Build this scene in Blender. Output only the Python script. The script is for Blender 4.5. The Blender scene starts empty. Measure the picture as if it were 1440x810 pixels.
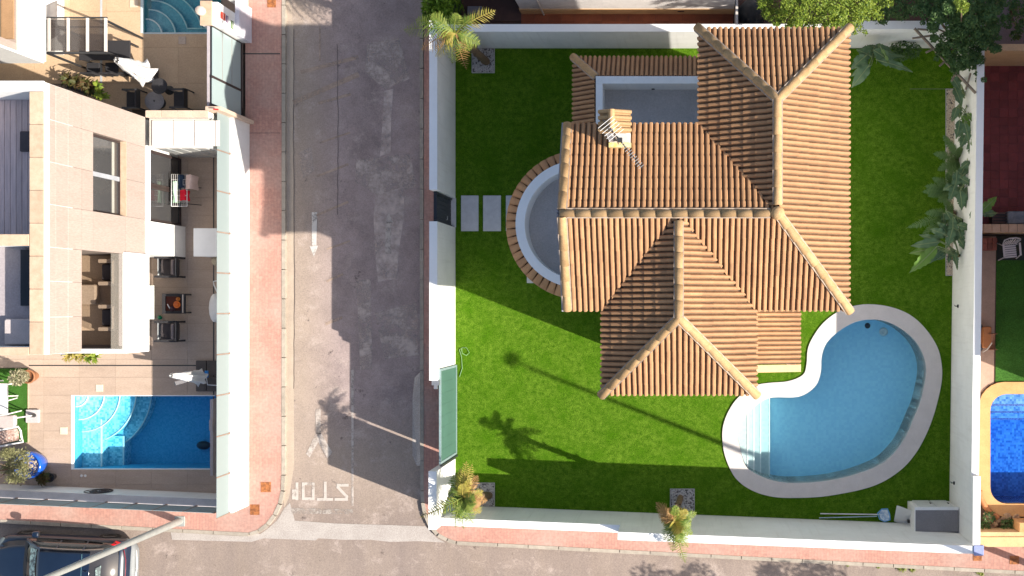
import bpy, bmesh, math, random
from mathutils import Vector, Matrix
from mathutils.geometry import tessellate_polygon
random.seed(7)
sc = bpy.context.scene
COL = sc.collection
# ------------------------------------------------------------------ camera
HC = 38.0            # flying height of the camera, metres
FP = 42.0            # pixels of the 1440-wide photograph per metre on the ground
NX, NY = 965.0, 430.0  # point straight below the camera in the photograph
cd = bpy.data.cameras.new('camera'); cam = bpy.data.objects.new('camera', cd); COL.objects.link(cam)
cam.location = (0, 0, HC); cam.rotation_euler = (0, 0, 0)
cd.sensor_width = 36; cd.lens = FP*HC/1440*36
cd.shift_x = -(NX-720)/1440; cd.shift_y = (NY-405)/1440
cd.clip_start = 0.5; cd.clip_end = 2000
sc.camera = cam
# ------------------------------------------------------------------ light
SX, SY = 1.35, -0.53     # sun stands towards +x, -y: one metre up throws its shadow 1.35 m west and 0.53 m north
el = math.atan(1/math.hypot(SX, SY)); az = math.atan2(SX, SY)   # clockwise from north
w = bpy.data.worlds.new('World'); sc.world = w; w.use_nodes = True
nt = w.node_tree; bg = nt.nodes['Background']; sky = nt.nodes.new('ShaderNodeTexSky')
sky.sky_type = 'NISHITA'; sky.sun_disc = False; sky.sun_elevation = el; sky.sun_rotation = az
sky.air_density = 1.0; sky.dust_density = 1.6; sky.ozone_density = 0.6
nt.links.new(sky.outputs[0], bg.inputs[0]); bg.inputs[1].default_value = 0.092
sd = bpy.data.lights.new('sun', 'SUN'); sd.energy = 4.6; sd.angle = math.radians(0.5); sd.color = (1.0, 0.93, 0.82)
sun = bpy.data.objects.new('sun', sd); COL.objects.link(sun)
sun.rotation_euler = Vector((SX, SY, 1)).to_track_quat('Z', 'Y').to_euler(); sun.location = (30, -12, 40)
sc.view_settings.view_transform = 'Standard'; sc.view_settings.look = 'None'
sc.view_settings.exposure = 1.07; sc.view_settings.gamma = 1.0
sc.cycles.transparent_max_bounces = 24; sc.cycles.max_bounces = 10

# ------------------------------------------------------------------ helpers
def P(px, py, z=0.0):
    """the place in the world of a photograph pixel, for something z metres up"""
    k = (HC-z)/HC/FP
    return Vector(((px-NX)*k, (NY-py)*k, z))
def X(px, z=0.0): return (px-NX)/FP*(HC-z)/HC
def Y(py, z=0.0): return (NY-py)/FP*(HC-z)/HC
ORG = {}
def org(o): return ORG.get(o.name, Vector((0, 0, 0))) if o else Vector((0, 0, 0))
def props(o, label=None, cat=None, group=None, kind=None):
    if label: o['label'] = label
    if cat: o['category'] = cat
    if group: o['group'] = group
    if kind: o['kind'] = kind
    return o
def thing(name, label, cat, loc=(0, 0, 0), group=None, rz=0.0):
    o = bpy.data.objects.new(name, None); COL.objects.link(o)
    o.empty_display_size = 0.2; o.location = loc; o.rotation_euler[2] = rz
    ORG[o.name] = Vector(loc) if rz == 0 else Vector((0, 0, 0))
    return props(o, label, cat, group)
def link(name, me, parent=None, loc=None, mat4=None):
    o = bpy.data.objects.new(name, me); COL.objects.link(o)
    if parent is not None: o.parent = parent
    ORG[o.name] = org(parent)
    if mat4 is not None:
        o.matrix_basis = Matrix.Translation(-org(parent)) @ mat4
    elif loc is not None:
        o.location = Vector(loc)-org(parent)
    return o
class MB:
    """collects shapes in world coordinates (or the local ones of a turned thing) and links them as ONE mesh object"""
    def __init__(s): s.v = []; s.f = []; s.m = []; s.sm = []
    def add(s, vs, fs, mi=0, smooth=False):
        b = len(s.v); s.v += [tuple(p) for p in vs]
        for f in fs: s.f.append([b+i for i in f]); s.m.append(mi); s.sm.append(smooth)
        return s
    def box(s, x0, x1, y0, y1, z0, z1, mi=0):
        if x0 > x1: x0, x1 = x1, x0
        if y0 > y1: y0, y1 = y1, y0
        v = [(x, y, z) for z in (z0, z1) for y in (y0, y1) for x in (x0, x1)]
        return s.add(v, [(0, 2, 3, 1), (4, 5, 7, 6), (0, 1, 5, 4), (2, 6, 7, 3), (0, 4, 6, 2), (1, 3, 7, 5)], mi)
    def cbox(s, x0, x1, y0, y1, z0, z1, c=0.02, mi=0):
        """box with chamfered edges all round the top and the uprights"""
        if x0 > x1: x0, x1 = x1, x0
        if y0 > y1: y0, y1 = y1, y0
        c = min(c, (x1-x0)*.45, (y1-y0)*.45, (z1-z0)*.45)
        def ring(a, z):
            return [(x0+a+c, y0+a, z), (x1-a-c, y0+a, z), (x1-a, y0+a+c, z), (x1-a, y1-a-c, z), (x1-a-c, y1-a, z), (x0+a+c, y1-a, z), (x0+a, y1-a-c, z), (x0+a, y0+a+c, z)]
        v = ring(0, z0)+ring(0, z1-c)+ring(c*.8, z1)
        f = [tuple(range(7, -1, -1)), tuple(range(16, 24))]
        for r in (0, 8):
            for i in range(8): f.append((r+i, r+(i+1) % 8, r+8+(i+1) % 8, r+8+i))
        return s.add(v, f, mi)
    def prism(s, pts, z0, z1, mi=0, cap0=True):
        """pts: plan polygon (x,y); extruded z0..z1"""
        n = len(pts)
        a = sum(pts[i][0]*pts[(i+1) % n][1]-pts[(i+1) % n][0]*pts[i][1] for i in range(n))
        if a < 0: pts = pts[::-1]
        v = [(p[0], p[1], z0) for p in pts]+[(p[0], p[1], z1) for p in pts]
        f = [tuple(range(n, 2*n))]
        if cap0: f.append(tuple(range(n-1, -1, -1)))
        for i in range(n): f.append((i, (i+1) % n, n+(i+1) % n, n+i))
        return s.add(v, f, mi)
    def sheet(s, loops, z, mi=0):
        """flat sheet with holes"""
        L = [[Vector((p[0], p[1], 0)) for p in l] for l in loops]
        flat = [p for l in L for p in l]
        tris = tessellate_polygon(L)
        fs = []
        for t in tris:
            a, b, c = (flat[i] for i in t)
            fs.append(t if (b-a).cross(c-a).z > 0 else (t[0], t[2], t[1]))
        return s.add([(p.x, p.y, z) for p in flat], fs, mi)
    def wallband(s, loop, z0, z1, mi=0, inward=False):
        n = len(loop)
        v = [(p[0], p[1], z0) for p in loop]+[(p[0], p[1], z1) for p in loop]
        f = [((i, (i+1) % n, n+(i+1) % n, n+i) if not inward else (i, n+i, n+(i+1) % n, (i+1) % n)) for i in range(n)]
        return s.add(v, f, mi)
    def tube(s, pts, r, n=8, mi=0, cap=True, smooth=True):
        pts = [Vector(p) for p in pts]; rs = r if isinstance(r, (list, tuple)) else [r]*len(pts)
        v = []; f = []; prev = None
        for i, p in enumerate(pts):
            d = (pts[min(i+1, len(pts)-1)]-pts[max(i-1, 0)]).normalized()
            if prev is None:
                u = d.cross(Vector((0, 0, 1)));
                if u.length < 1e-3: u = d.cross(Vector((1, 0, 0)))
            else: u = prev-d*prev.dot(d)
            u.normalize(); prev = u; t = d.cross(u)
            for k in range(n):
                a = 2*math.pi*k/n; v.append(p+(u*math.cos(a)+t*math.sin(a))*rs[i])
        for i in range(len(pts)-1):
            for k in range(n): f.append((i*n+k, i*n+(k+1) % n, (i+1)*n+(k+1) % n, (i+1)*n+k))
        s.add(v, f, mi, smooth)
        if cap: s.add(v[:n], [tuple(range(n-1, -1, -1))], mi); s.add(v[-n:], [tuple(range(n))], mi)
        return s
    def lathe(s, c, prof, n=20, mi=0, smooth=True, sx=1, sy=1, axis=None):
        """prof: (radius, height) pairs from bottom to top"""
        c = Vector(c); v = []; f = []
        R = Vector((0, 0, 1)).rotation_difference(Vector(axis).normalized()).to_matrix() if axis else None
        for r, h in prof:
            for k in range(n):
                a = 2*math.pi*k/n; q = Vector((r*math.cos(a)*sx, r*math.sin(a)*sy, h))
                if R: q = R @ q
                v.append(c+q)
        for i in range(len(prof)-1):
            for k in range(n): f.append((i*n+k, i*n+(k+1) % n, (i+1)*n+(k+1) % n, (i+1)*n+k))
        s.add(v, f, mi, smooth); s.add(v[:n], [tuple(range(n-1, -1, -1))], mi); s.add(v[-n:], [tuple(range(n))], mi)
        return s
    def quad(s, a, b, c, d, mi=0): return s.add([a, b, c, d], [(0, 1, 2, 3)], mi)
    def beam(s, a, b, wdt, h, mi=0, up=(0, 0, 1)):
        a = Vector(a); b = Vector(b); d = (b-a).normalized(); u = d.cross(Vector(up))
        if u.length < 1e-3: u = d.cross(Vector((1, 0, 0)))
        u.normalize(); t = u.cross(d); v = []
        for p in (a, b):
            for su, st in ((-1, -1), (1, -1), (1, 1), (-1, 1)): v.append(p+u*su*wdt/2+t*st*h/2)
        return s.add(v, [(0, 1, 2, 3), (7, 6, 5, 4), (0, 4, 5, 1), (1, 5, 6, 2), (2, 6, 7, 3), (3, 7, 4, 0)], mi)
    def mesh(s, name, mats, o=Vector((0, 0, 0)), M4=None):
        me = bpy.data.meshes.new(name)
        vs = [(Vector(p)-o) for p in s.v]
        if M4 is not None: vs = [M4 @ p for p in vs]
        me.from_pydata(vs, [], s.f)
        for m in (mats if isinstance(mats, (list, tuple)) else [mats]): me.materials.append(m)
        me.polygons.foreach_set('material_index', s.m); me.polygons.foreach_set('use_smooth', s.sm)
        me.validate(); me.update()
        bm = bmesh.new(); bm.from_mesh(me)
        bmesh.ops.recalc_face_normals(bm, faces=bm.faces) if len(bm.faces) < 20000 and not getattr(s, 'keep', False) else None
        bm.to_mesh(me); bm.free()
        return me
    def build(s, name, mats, parent=None, label=None, cat=None, group=None, kind=None):
        return props(link(name, s.mesh(name, mats, org(parent)), parent), label, cat, group, kind)
def part(name, fn, mats, parent, label=None, kind=None):
    b = MB(); fn(b); return b.build(name, mats, parent, label=label, kind=kind)
def copy_thing(root, loc, rz=None, label=None):
    """a copy of a thing, its parts and their sub-parts"""
    c = root.copy(); COL.objects.link(c); c.location = loc
    if rz is not None: c.rotation_euler[2] = rz
    if label: c['label'] = label
    def rec(a, b):
        for ch in list(a.children):
            d = ch.copy(); COL.objects.link(d); d.parent = b; rec(ch, d)
    rec(root, c); return c
def lerp(a, b, t): return a+(b-a)*t
def catmull(pts, k=6):
    n = len(pts); out = []
    for i in range(n):
        p0, p1, p2, p3 = (Vector(pts[(i+j-1) % n]) for j in range(4))
        for q in range(k):
            t = q/k
            out.append(.5*((2*p1)+(p2-p0)*t+(2*p0-5*p1+4*p2-p3)*t*t+(3*p1-p0-3*p2+p3)*t**3))
    return out
def inpoly(x, y, poly):
    c = False; n = len(poly)
    for i in range(n):
        x0, y0 = poly[i][0], poly[i][1]; x1, y1 = poly[(i+1) % n][0], poly[(i+1) % n][1]
        if (y0 > y) != (y1 > y) and x < (x1-x0)*(y-y0)/(y1-y0)+x0: c = not c
    return c

# ------------------------------------------------------------------ materials
def nodes(name):
    m = bpy.data.materials.new(name); m.use_nodes = True
    return m, m.node_tree, m.node_tree.nodes['Principled BSDF']
def N(nt, t, **kw):
    n = nt.nodes.new('ShaderNode'+t)
    for k, v in kw.items():
        if hasattr(n, k): setattr(n, k, v)
        else: n.inputs[k].default_value = v
    return n
def pos(nt, sx=1, sy=1, sz=1, rz=0):
    g = N(nt, 'NewGeometry'); mp = N(nt, 'Mapping'); mp.inputs['Scale'].default_value = (sx, sy, sz)
    mp.inputs['Rotation'].default_value = (0, 0, rz)
    nt.links.new(g.outputs['Position'], mp.inputs['Vector']); return mp.outputs[0]
def noise(nt, vec, scale, detail=5, rough=.6, dist=0):
    n = N(nt, 'TexNoise'); n.inputs['Scale'].default_value = scale; n.inputs['Detail'].default_value = detail
    n.inputs['Roughness'].default_value = rough; n.inputs['Distortion'].default_value = dist
    nt.links.new(vec, n.inputs['Vector']); return n.outputs['Fac']
def ramp(nt, fac, a, b, ca=(0, 0, 0, 1), cb=(1, 1, 1, 1)):
    r = N(nt, 'ValToRGB'); r.color_ramp.elements[0].position = a; r.color_ramp.elements[1].position = b
    r.color_ramp.elements[0].color = ca; r.color_ramp.elements[1].color = cb
    nt.links.new(fac, r.inputs[0]); return r.outputs[0]
def mixc(nt, fac, a, b, mode='MIX'):
    m = N(nt, 'Mix'); m.data_type = 'RGBA'; m.blend_type = mode
    for sock, val in ((m.inputs[0], fac), (m.inputs[6], a), (m.inputs[7], b)):
        if isinstance(val, (tuple, list)): sock.default_value = tuple(val)+((1,) if len(val) == 3 else ())
        elif isinstance(val, (int, float)): sock.default_value = val
        else: nt.links.new(val, sock)
    return m.outputs[2]
def bump(nt, bs, h, strength=.3, dist=.02):
    b = N(nt, 'Bump'); b.inputs['Strength'].default_value = strength; b.inputs['Distance'].default_value = dist
    nt.links.new(h, b.inputs['Height']); nt.links.new(b.outputs[0], bs.inputs['Normal'])
def M(name, c1, c2=None, rough=.75, scale=2.5, bmp=.15, bscale=30, rnd=0, metal=0, spec=.35, stretch=(1, 1, 1), lo=.35, hi=.7, fine=.12, coat=0):
    m, t, b = nodes(name)
    c2 = c2 or tuple(x*.82 for x in c1)
    v = pos(t, *stretch)
    col = mixc(t, ramp(t, noise(t, v, scale, 6, .65), lo, hi), c1, c2)
    if fine: col = mixc(t, fine, col, ramp(t, noise(t, v, scale*14, 3), .3, .7, (.0, .0, .0, 1), (1, 1, 1, 1)), 'OVERLAY')
    if rnd:
        oi = N(t, 'ObjectInfo'); mr = N(t, 'MapRange'); mr.inputs[3].default_value = 1-rnd; mr.inputs[4].default_value = 1+rnd
        t.links.new(oi.outputs['Random'], mr.inputs[0])
        hs = N(t, 'HueSaturation'); t.links.new(mr.outputs[0], hs.inputs['Value']); t.links.new(col, hs.inputs['Color']); col = hs.outputs[0]
    t.links.new(col, b.inputs['Base Color'])
    b.inputs['Roughness'].default_value = rough; b.inputs['Metallic'].default_value = metal
    b.inputs['Specular IOR Level'].default_value = spec
    if coat: b.inputs['Coat Weight'].default_value = coat
    if bmp: bump(t, b, noise(t, v, bscale, 4), bmp, .01)
    return m
def plaster():
    m, t, b = nodes('white_plaster'); v = pos(t); vs = pos(t, 9, 9, .5)
    col = mixc(t, ramp(t, noise(t, v, 1.2, 6, .65), .35, .7), (.80, .79, .765), (.72, .71, .685))
    g = N(t, 'NewGeometry'); sp = N(t, 'SeparateXYZ'); t.links.new(g.outputs['Position'], sp.inputs[0])
    st = N(t, 'Math', operation='MULTIPLY'); t.links.new(ramp(t, noise(t, vs, 1.0, 4, .6), .52, .78), st.inputs[0]); st.inputs[1].default_value = .28
    col = mixc(t, st.outputs[0], col, (.50, .475, .43))
    mr = N(t, 'MapRange'); mr.inputs[1].default_value = .02; mr.inputs[2].default_value = .35; mr.inputs[3].default_value = .35; mr.inputs[4].default_value = 0; t.links.new(sp.outputs[2], mr.inputs[0])
    m2 = N(t, 'Math', operation='MULTIPLY'); t.links.new(mr.outputs[0], m2.inputs[0]); t.links.new(noise(t, v, 4, 5, .7), m2.inputs[1]); 
    col = mixc(t, m2.outputs[0], col, (.38, .36, .28))
    t.links.new(col, b.inputs['Base Color']); b.inputs['Roughness'].default_value = .8; bump(t, b, noise(t, v, 60, 4), .12, .01); return m
WHITE = plaster()
WHITE2 = M('smooth_white_paint', (.82, .82, .81), (.76, .76, .75), rough=.45, scale=.8, bmp=.04, fine=.04)
SHELL = M('pale_coping_concrete', (.60, .555, .53), (.54, .50, .475), scale=3, bmp=.2, bscale=80)
CREAM = M('cream_stone_cladding', (.36, .288, .252), (.335, .265, .228), scale=1.0, stretch=(1, 2.4, .5), rnd=.05, bmp=.1, rough=.7)
CAPST = M('beige_cap_stone', (.56, .41, .29), (.44, .31, .21), scale=5, rnd=.1, bmp=.3)
TERR = M('beige_terrace_tile', (.44, .335, .265), (.385, .29, .225), scale=1.6, stretch=(.7, 2.2, 1), rnd=.05, rough=.65, bmp=.08)
GROUT = M('tile_joint', (.26, .20, .16), rough=.9)
BRICKRED = M('dark_red_tile', (.26, .055, .055), (.19, .042, .042), scale=4, rnd=.16, bmp=.1, rough=.6)
TCOTTAF = M('terracotta_floor', (.30, .085, .035), (.22, .06, .028), scale=2, rnd=.15, rough=.6)
DARKFLOOR = M('dark_brown_floor', (.10, .05, .04), (.075, .038, .03), scale=3, rnd=.1)
PEACH = M('peach_render', (.66, .42, .22), (.56, .34, .17), scale=2, bmp=.2)
ORANGE = M('orange_coping_stone', (.56, .30, .125), (.48, .245, .095), scale=3, rnd=.05, bmp=.15)
KERB = M('kerb_concrete', (.36, .315, .26), (.27, .235, .195), scale=5, rnd=.1, bmp=.3, bscale=60)
GUTTER = M('gutter_concrete', (.43, .345, .27), (.36, .29, .23), scale=2.5, bmp=.3, bscale=70)
PALECON = M('pale_worn_concrete', (.40, .36, .33), (.33, .29, .265), scale=2, bmp=.3, bscale=70, fine=.2)
EARTH = M('dry_earth', (.22, .16, .11), (.14, .10, .07), scale=2, bmp=.4)
DARKM = M('dark_metal', (.03, .03, .032), rough=.45, bmp=0, fine=0, spec=.5)
BROWNM = M('dark_brown_frame', (.045, .03, .028), rough=.5, bmp=0, fine=0, spec=.5)
STEEL = M('brushed_steel', (.50, .50, .50), rough=.35, metal=.8, bmp=0)
GALV = M('galvanised_pole', (.36, .37, .35), (.30, .31, .30), rough=.5, metal=.3, bmp=.05)
GATEG = M('green_painted_gate', (.065, .14, .115), (.055, .12, .10), rough=.5, scale=1.2, bmp=.03, fine=.05)
GATEW = M('black_metal_gate', (.022, .026, .034), rough=.45, bmp=0)
GREYROOF = M('grey_bitumen_sheet', (.235, .225, .235), (.20, .19, .20), scale=2, bmp=.25, bscale=90)
TGREY = M('grey_terrace_screed', (.46, .44, .44), (.38, .37, .37), scale=1.4, bmp=.15, bscale=60)
SLAB = M('pale_stepping_slab', (.60, .59, .60), (.50, .49, .50), scale=5, bmp=.15)
WOODG = M('weathered_grey_wood', (.55, .45, .45), (.40, .33, .34), scale=3, stretch=(6, .6, 1), rnd=.15, bmp=.3)
BARK = M('tree_bark', (.16, .11, .07), (.09, .06, .04), scale=8, bmp=.5, bscale=40)
PBARK = M('palm_bark', (.20, .13, .075), (.10, .065, .04), scale=10, bmp=.6, bscale=40)
BAMBOO = M('bleached_cane', (.25, .20, .14), (.16, .12, .09), scale=6, bmp=.2)
PVC = M('white_plastic', (.78, .76, .74), rough=.4, bmp=0, fine=0)
PVCL = M('warm_white_plastic', (.60, .545, .50), rough=.45, bmp=0, fine=0)
CLOTHW = M('white_canvas', (.74, .72, .70), (.66, .64, .62), scale=8, bmp=.3, rough=.9)
CLOTHP = M('grey_pink_canvas', (.50, .43, .41), (.40, .34, .33), scale=8, bmp=.3, rough=.9)
TOWEL = M('brown_patterned_towel', (.33, .20, .155), (.62, .48, .42), scale=14, bmp=.4, rough=.95, lo=.42, hi=.6)
DARKF = M('black_weave', (.022, .022, .025), (.035, .032, .035), scale=30, bmp=.3, rough=.7)
CUSH = M('charcoal_cushion', (.05, .042, .045), (.07, .058, .058), scale=8, bmp=.2, rough=.95)
RATTAN = M('beige_rattan', (.46, .34, .24), (.36, .26, .18), scale=20, bmp=.4)
REDC = M('red_cloth', (.72, .012, .035), rough=.9); MINT = M('mint_cloth', (.42, .62, .44), rough=.9)
NAVYC = M('navy_cloth', (.015, .03, .06), rough=.9); PINKC = M('pale_pink_cloth', (.70, .52, .46), rough=.9)
BLUEG = M('glazed_blue_pot', (.015, .11, .55), (.01, .08, .42), rough=.15, bmp=0, spec=.6)
TPOT = M('terracotta_pot', (.34, .15, .07), (.25, .10, .05), scale=6, bmp=.2)
DPOT = M('dark_navy_pot', (.02, .022, .03), rough=.4, bmp=0)
PEB = M('pale_pebble', (.52, .50, .49), (.36, .34, .34), scale=30, bmp=0, rnd=0, lo=.4, hi=.6)
PEBB = M('warm_pebble', (.62, .53, .42), (.42, .35, .28), scale=30, bmp=0, lo=.4, hi=.6)
MORTAR = M('pale_mortar', (.42, .33, .26), (.30, .23, .17), scale=7, bmp=.3)
ROOFDK = M('roof_underlay', (.11, .055, .035), rough=.9)
def roofmat():
    m, t, b = nodes('clay_roof_tile')
    v = pos(t)
    col = mixc(t, ramp(t, noise(t, v, 1.6, 5, .7), .35, .68), (.42, .23, .11), (.33, .172, .082))
    oi = N(t, 'ObjectInfo'); mr = N(t, 'MapRange'); mr.inputs[3].default_value = .86; mr.inputs[4].default_value = 1.12
    t.links.new(oi.outputs['Random'], mr.inputs[0])
    hs = N(t, 'HueSaturation'); t.links.new(mr.outputs[0], hs.inputs['Value']); t.links.new(col, hs.inputs['Color'])
    col = mixc(t, ramp(t, noise(t, v, 7, 6, .75), .60, .74), hs.outputs[0], (.20, .125, .05))
    col = mixc(t, ramp(t, noise(t, v, 22, 4, .8), .66, .74), col, (.075, .055, .035))
    t.links.new(col, b.inputs['Base Color']); b.inputs['Roughness'].default_value = .8
    bump(t, b, noise(t, v, 60, 4), .25, .01); return m
TILE = roofmat()
RIDGE = M('clay_ridge_tile', (.42, .265, .13), (.32, .195, .09), scale=3.5, rnd=.12, bmp=.3, lo=.4, hi=.72, fine=.2)
def asphalt():
    m, t, b = nodes('worn_asphalt')
    v = pos(t); vs = pos(t, 1.0, .16, 1)
    base = mixc(t, ramp(t, noise(t, v, .35, 6, .6), .35, .65), (.285, .228, .194), (.245, .194, .162))
    lane = ramp(t, noise(t, vs, .9, 5, .65), .42, .7)               # long worn lanes along the street
    g = N(t, 'NewGeometry'); sp = N(t, 'SeparateXYZ'); t.links.new(g.outputs['Position'], sp.inputs[0])
    col = mixc(t, lane, base, (.22, .175, .155))
        # side street's eastern surface, colour lightened to lift its shade; paler lower crossing
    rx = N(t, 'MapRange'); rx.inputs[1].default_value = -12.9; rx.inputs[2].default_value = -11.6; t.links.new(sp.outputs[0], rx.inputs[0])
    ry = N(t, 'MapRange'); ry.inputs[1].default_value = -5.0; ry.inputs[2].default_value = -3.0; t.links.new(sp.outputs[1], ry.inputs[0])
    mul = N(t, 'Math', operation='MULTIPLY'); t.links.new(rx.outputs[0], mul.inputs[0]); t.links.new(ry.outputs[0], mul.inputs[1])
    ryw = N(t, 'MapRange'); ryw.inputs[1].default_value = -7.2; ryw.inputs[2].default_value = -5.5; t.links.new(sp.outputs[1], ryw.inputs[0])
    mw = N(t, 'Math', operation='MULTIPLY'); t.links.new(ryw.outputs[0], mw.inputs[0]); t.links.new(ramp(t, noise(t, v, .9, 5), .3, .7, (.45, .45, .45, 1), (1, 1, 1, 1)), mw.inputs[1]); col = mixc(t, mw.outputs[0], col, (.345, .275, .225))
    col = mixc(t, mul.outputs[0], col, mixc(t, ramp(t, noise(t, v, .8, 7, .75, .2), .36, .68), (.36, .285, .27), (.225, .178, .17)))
    col = mixc(t, ramp(t, noise(t, v, 1.3, 8, .8, .3), .53, .72), col, (.42, .345, .305))     # pale dusty scuffs
    col = mixc(t, ramp(t, noise(t, v, 2.3, 5, .7), .64, .74), col, (.085, .065, .06))            # oil stains
    col = mixc(t, .22, col, ramp(t, noise(t, v, 28, 4, .7), .3, .7), 'OVERLAY')
    t.links.new(col, b.inputs['Base Color']); b.inputs['Roughness'].default_value = .9
    b.inputs['Specular IOR Level'].default_value = .2
    bump(t, b, noise(t, v, 90, 3), .4, .01); return m
ASPH = asphalt()
def pavers():
    m, t, b = nodes('pink_pavement_brick')
    v = pos(t)
    br = N(t, 'TexBrick'); br.inputs['Scale'].default_value = 1.0; br.inputs['Brick Width'].default_value = .20; br.inputs['Row Height'].default_value = .10
    br.inputs['Mortar Size'].default_value = .007; br.inputs['Mortar Smooth'].default_value = .3; br.inputs['Bias'].default_value = 0
    br.inputs['Color1'].default_value = (.43, .225, .175, 1); br.inputs['Color2'].default_value = (.375, .19, .15, 1); br.inputs['Mortar'].default_value = (.30, .165, .135, 1)
    rot = N(t, 'Mapping'); rot.inputs['Rotation'].default_value = (0, 0, math.pi/2); t.links.new(v, rot.inputs[0]); t.links.new(rot.outputs[0], br.inputs['Vector'])
    col = mixc(t, ramp(t, noise(t, v, .7, 5, .6), .4, .75), br.outputs['Color'], (.40, .27, .225))
    col = mixc(t, .15, col, ramp(t, noise(t, v, 10, 4), .3, .7), 'OVERLAY')
    t.links.new(col, b.inputs['Base Color']); b.inputs['Roughness'].default_value = .85
    bump(t, b, br.outputs['Fac'], -.4, .006); return m
PAVE = pavers()
def turf(name, c1, c2, c3, s=1.0):
    m, t, b = nodes(name); v = pos(t)
    col = mixc(t, ramp(t, noise(t, v, 6*s, 7, .8), .34, .66), c1, c2)
    col = mixc(t, ramp(t, noise(t, v, 1.3*s, 4, .6), .45, .75), col, c3)
    col = mixc(t, .45, col, ramp(t, noise(t, v, 34*s, 3, .8), .36, .64), 'OVERLAY')
    t.links.new(col, b.inputs['Base Color']); b.inputs['Roughness'].default_value = .85
    b.inputs['Specular IOR Level'].default_value = .04
    bump(t, b, noise(t, v, 26*s, 5, .8), .9, .035); return m
TURF = turf('artificial_turf', (.030, .090, .002), (.125, .225, .018), (.046, .125, .003))
TURF2 = turf('darker_turf', (.045, .125, .02), (.06, .16, .03), (.04, .11, .02), 1.5)
def mosaic(name, ca, cb, cell=.06, rough=.35):
    m, t, b = nodes(name); v = pos(t, 1/cell, 1/cell, 1/cell)
    sn = N(t, 'VectorMath', operation='FLOOR'); t.links.new(v, sn.inputs[0])
    wn = N(t, 'TexWhiteNoise'); t.links.new(sn.outputs[0], wn.inputs[0])
    col = mixc(t, wn.outputs['Value'], ca, cb)
    t.links.new(col, b.inputs['Base Color']); b.inputs['Roughness'].default_value = rough; return m
MOS_V = mosaic('pale_blue_pool_finish', (.42, .74, .93), (.50, .82, .98), .09)
MOS_VW = mosaic('pale_wall_finish', (.62, .80, .84), (.70, .86, .88), .09)
MOS_VS = mosaic('pale_step_finish', (.40, .49, .49), (.46, .55, .54), .09)
MOS_L = mosaic('turquoise_mosaic', (.05, .40, .62), (.12, .52, .74), .05)
MOS_T = mosaic('teal_mosaic', (.025, .17, .21), (.04, .24, .28), .05)
MOS_E = mosaic('deep_blue_mosaic', (.02, .12, .38), (.16, .34, .66), .07)
NOSE = M('white_step_nosing', (.74, .78, .76), rough=.5, bmp=0, fine=0)
def water(name, tint, absorb, dens, ripple=.12, rs=5):
    m = bpy.data.materials.new(name); m.use_nodes = True; t = m.node_tree; t.nodes.clear()
    out = N(t, 'OutputMaterial'); tr = N(t, 'BsdfTransparent'); tr.inputs[0].default_value = tint+(1,)
    gl = N(t, 'BsdfGlossy'); gl.inputs['Roughness'].default_value = .04; gl.inputs[0].default_value = (1, 1, 1, 1)
    fr = N(t, 'Fresnel'); fr.inputs[0].default_value = 1.33
    v = pos(t); b = N(t, 'Bump'); b.inputs['Strength'].default_value = ripple; b.inputs['Distance'].default_value = .05
    t.links.new(noise(t, v, rs, 3, .6, .4), b.inputs['Height'])
    t.links.new(b.outputs[0], fr.inputs['Normal']); t.links.new(b.outputs[0], gl.inputs['Normal'])
    mx = N(t, 'MixShader'); gg = N(t, 'NewGeometry'); ff = N(t, 'Math', operation='SUBTRACT'); ff.inputs[0].default_value = 1; t.links.new(gg.outputs['Backfacing'], ff.inputs[1]); fm = N(t, 'Math', operation='MULTIPLY'); t.links.new(fr.outputs[0], fm.inputs[0]); t.links.new(ff.outputs[0], fm.inputs[1]); t.links.new(fm.outputs[0], mx.inputs[0]); t.links.new(tr.outputs[0], mx.inputs[1]); t.links.new(gl.outputs[0], mx.inputs[2])
    t.links.new(mx.outputs[0], out.inputs['Surface'])
    ab = N(t, 'VolumeAbsorption'); ab.inputs[0].default_value = absorb+(1,); ab.inputs[1].default_value = dens
    t.links.new(ab.outputs[0], out.inputs['Volume']); return m
W_V = water('villa_pool_water', (1, 1, 1), (.10, .80, .95), .20)
W_L = water('neighbour_pool_water', (1, 1, 1), (.03, .70, .90), .42, .3, 7)
W_E = water('ruffled_pool_water', (1, 1, 1), (.04, .62, .95), .6, .6, 6)
def glass(name, col, alpha, rough=.08):
    m, t, b = nodes(name)
    b.inputs['Base Color'].default_value = col+(1,); b.inputs['Roughness'].default_value = rough
    b.inputs['Alpha'].default_value = alpha; b.inputs['Specular IOR Level'].default_value = .6; return m
FROST = glass('frosted_fence_glass', (.25, .305, .305), .97, .5)
DGLASS = M('dark_window_glass', (.045, .045, .048), (.06, .058, .056), rough=.08, spec=.8, scale=.8, bmp=0, fine=0)
CLEARG = glass('smoked_canopy_glass', (.055, .045, .042), .72, .12)
CLEARB = glass('clear_balustrade_glass', (.35, .32, .28), .28, .05)
def leafmat(name, a, b2, rough=.55, tr=.25):
    m, t, b = nodes(name)
    g = N(t, 'NewGeometry'); col = mixc(t, g.outputs['Random Per Island'], a, b2)
    t.links.new(col, b.inputs['Base Color']); b.inputs['Roughness'].default_value = rough
    b.inputs['Specular IOR Level'].default_value = .3
    ts = N(t, 'BsdfTranslucent'); t.links.new(col, ts.inputs[0]); mx = N(t, 'MixShader'); mx.inputs[0].default_value = tr
    t.links.new(b.outputs[0], mx.inputs[1]); t.links.new(ts.outputs[0], mx.inputs[2])
    t.links.new(mx.outputs[0], t.nodes['Material Output'].inputs['Surface']); return m
L_PALM = leafmat('palm_leaflet', (.10, .17, .025), (.24, .27, .05))
L_PALMY = leafmat('yellowing_leaflet', (.26, .25, .04), (.40, .30, .08))
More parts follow.
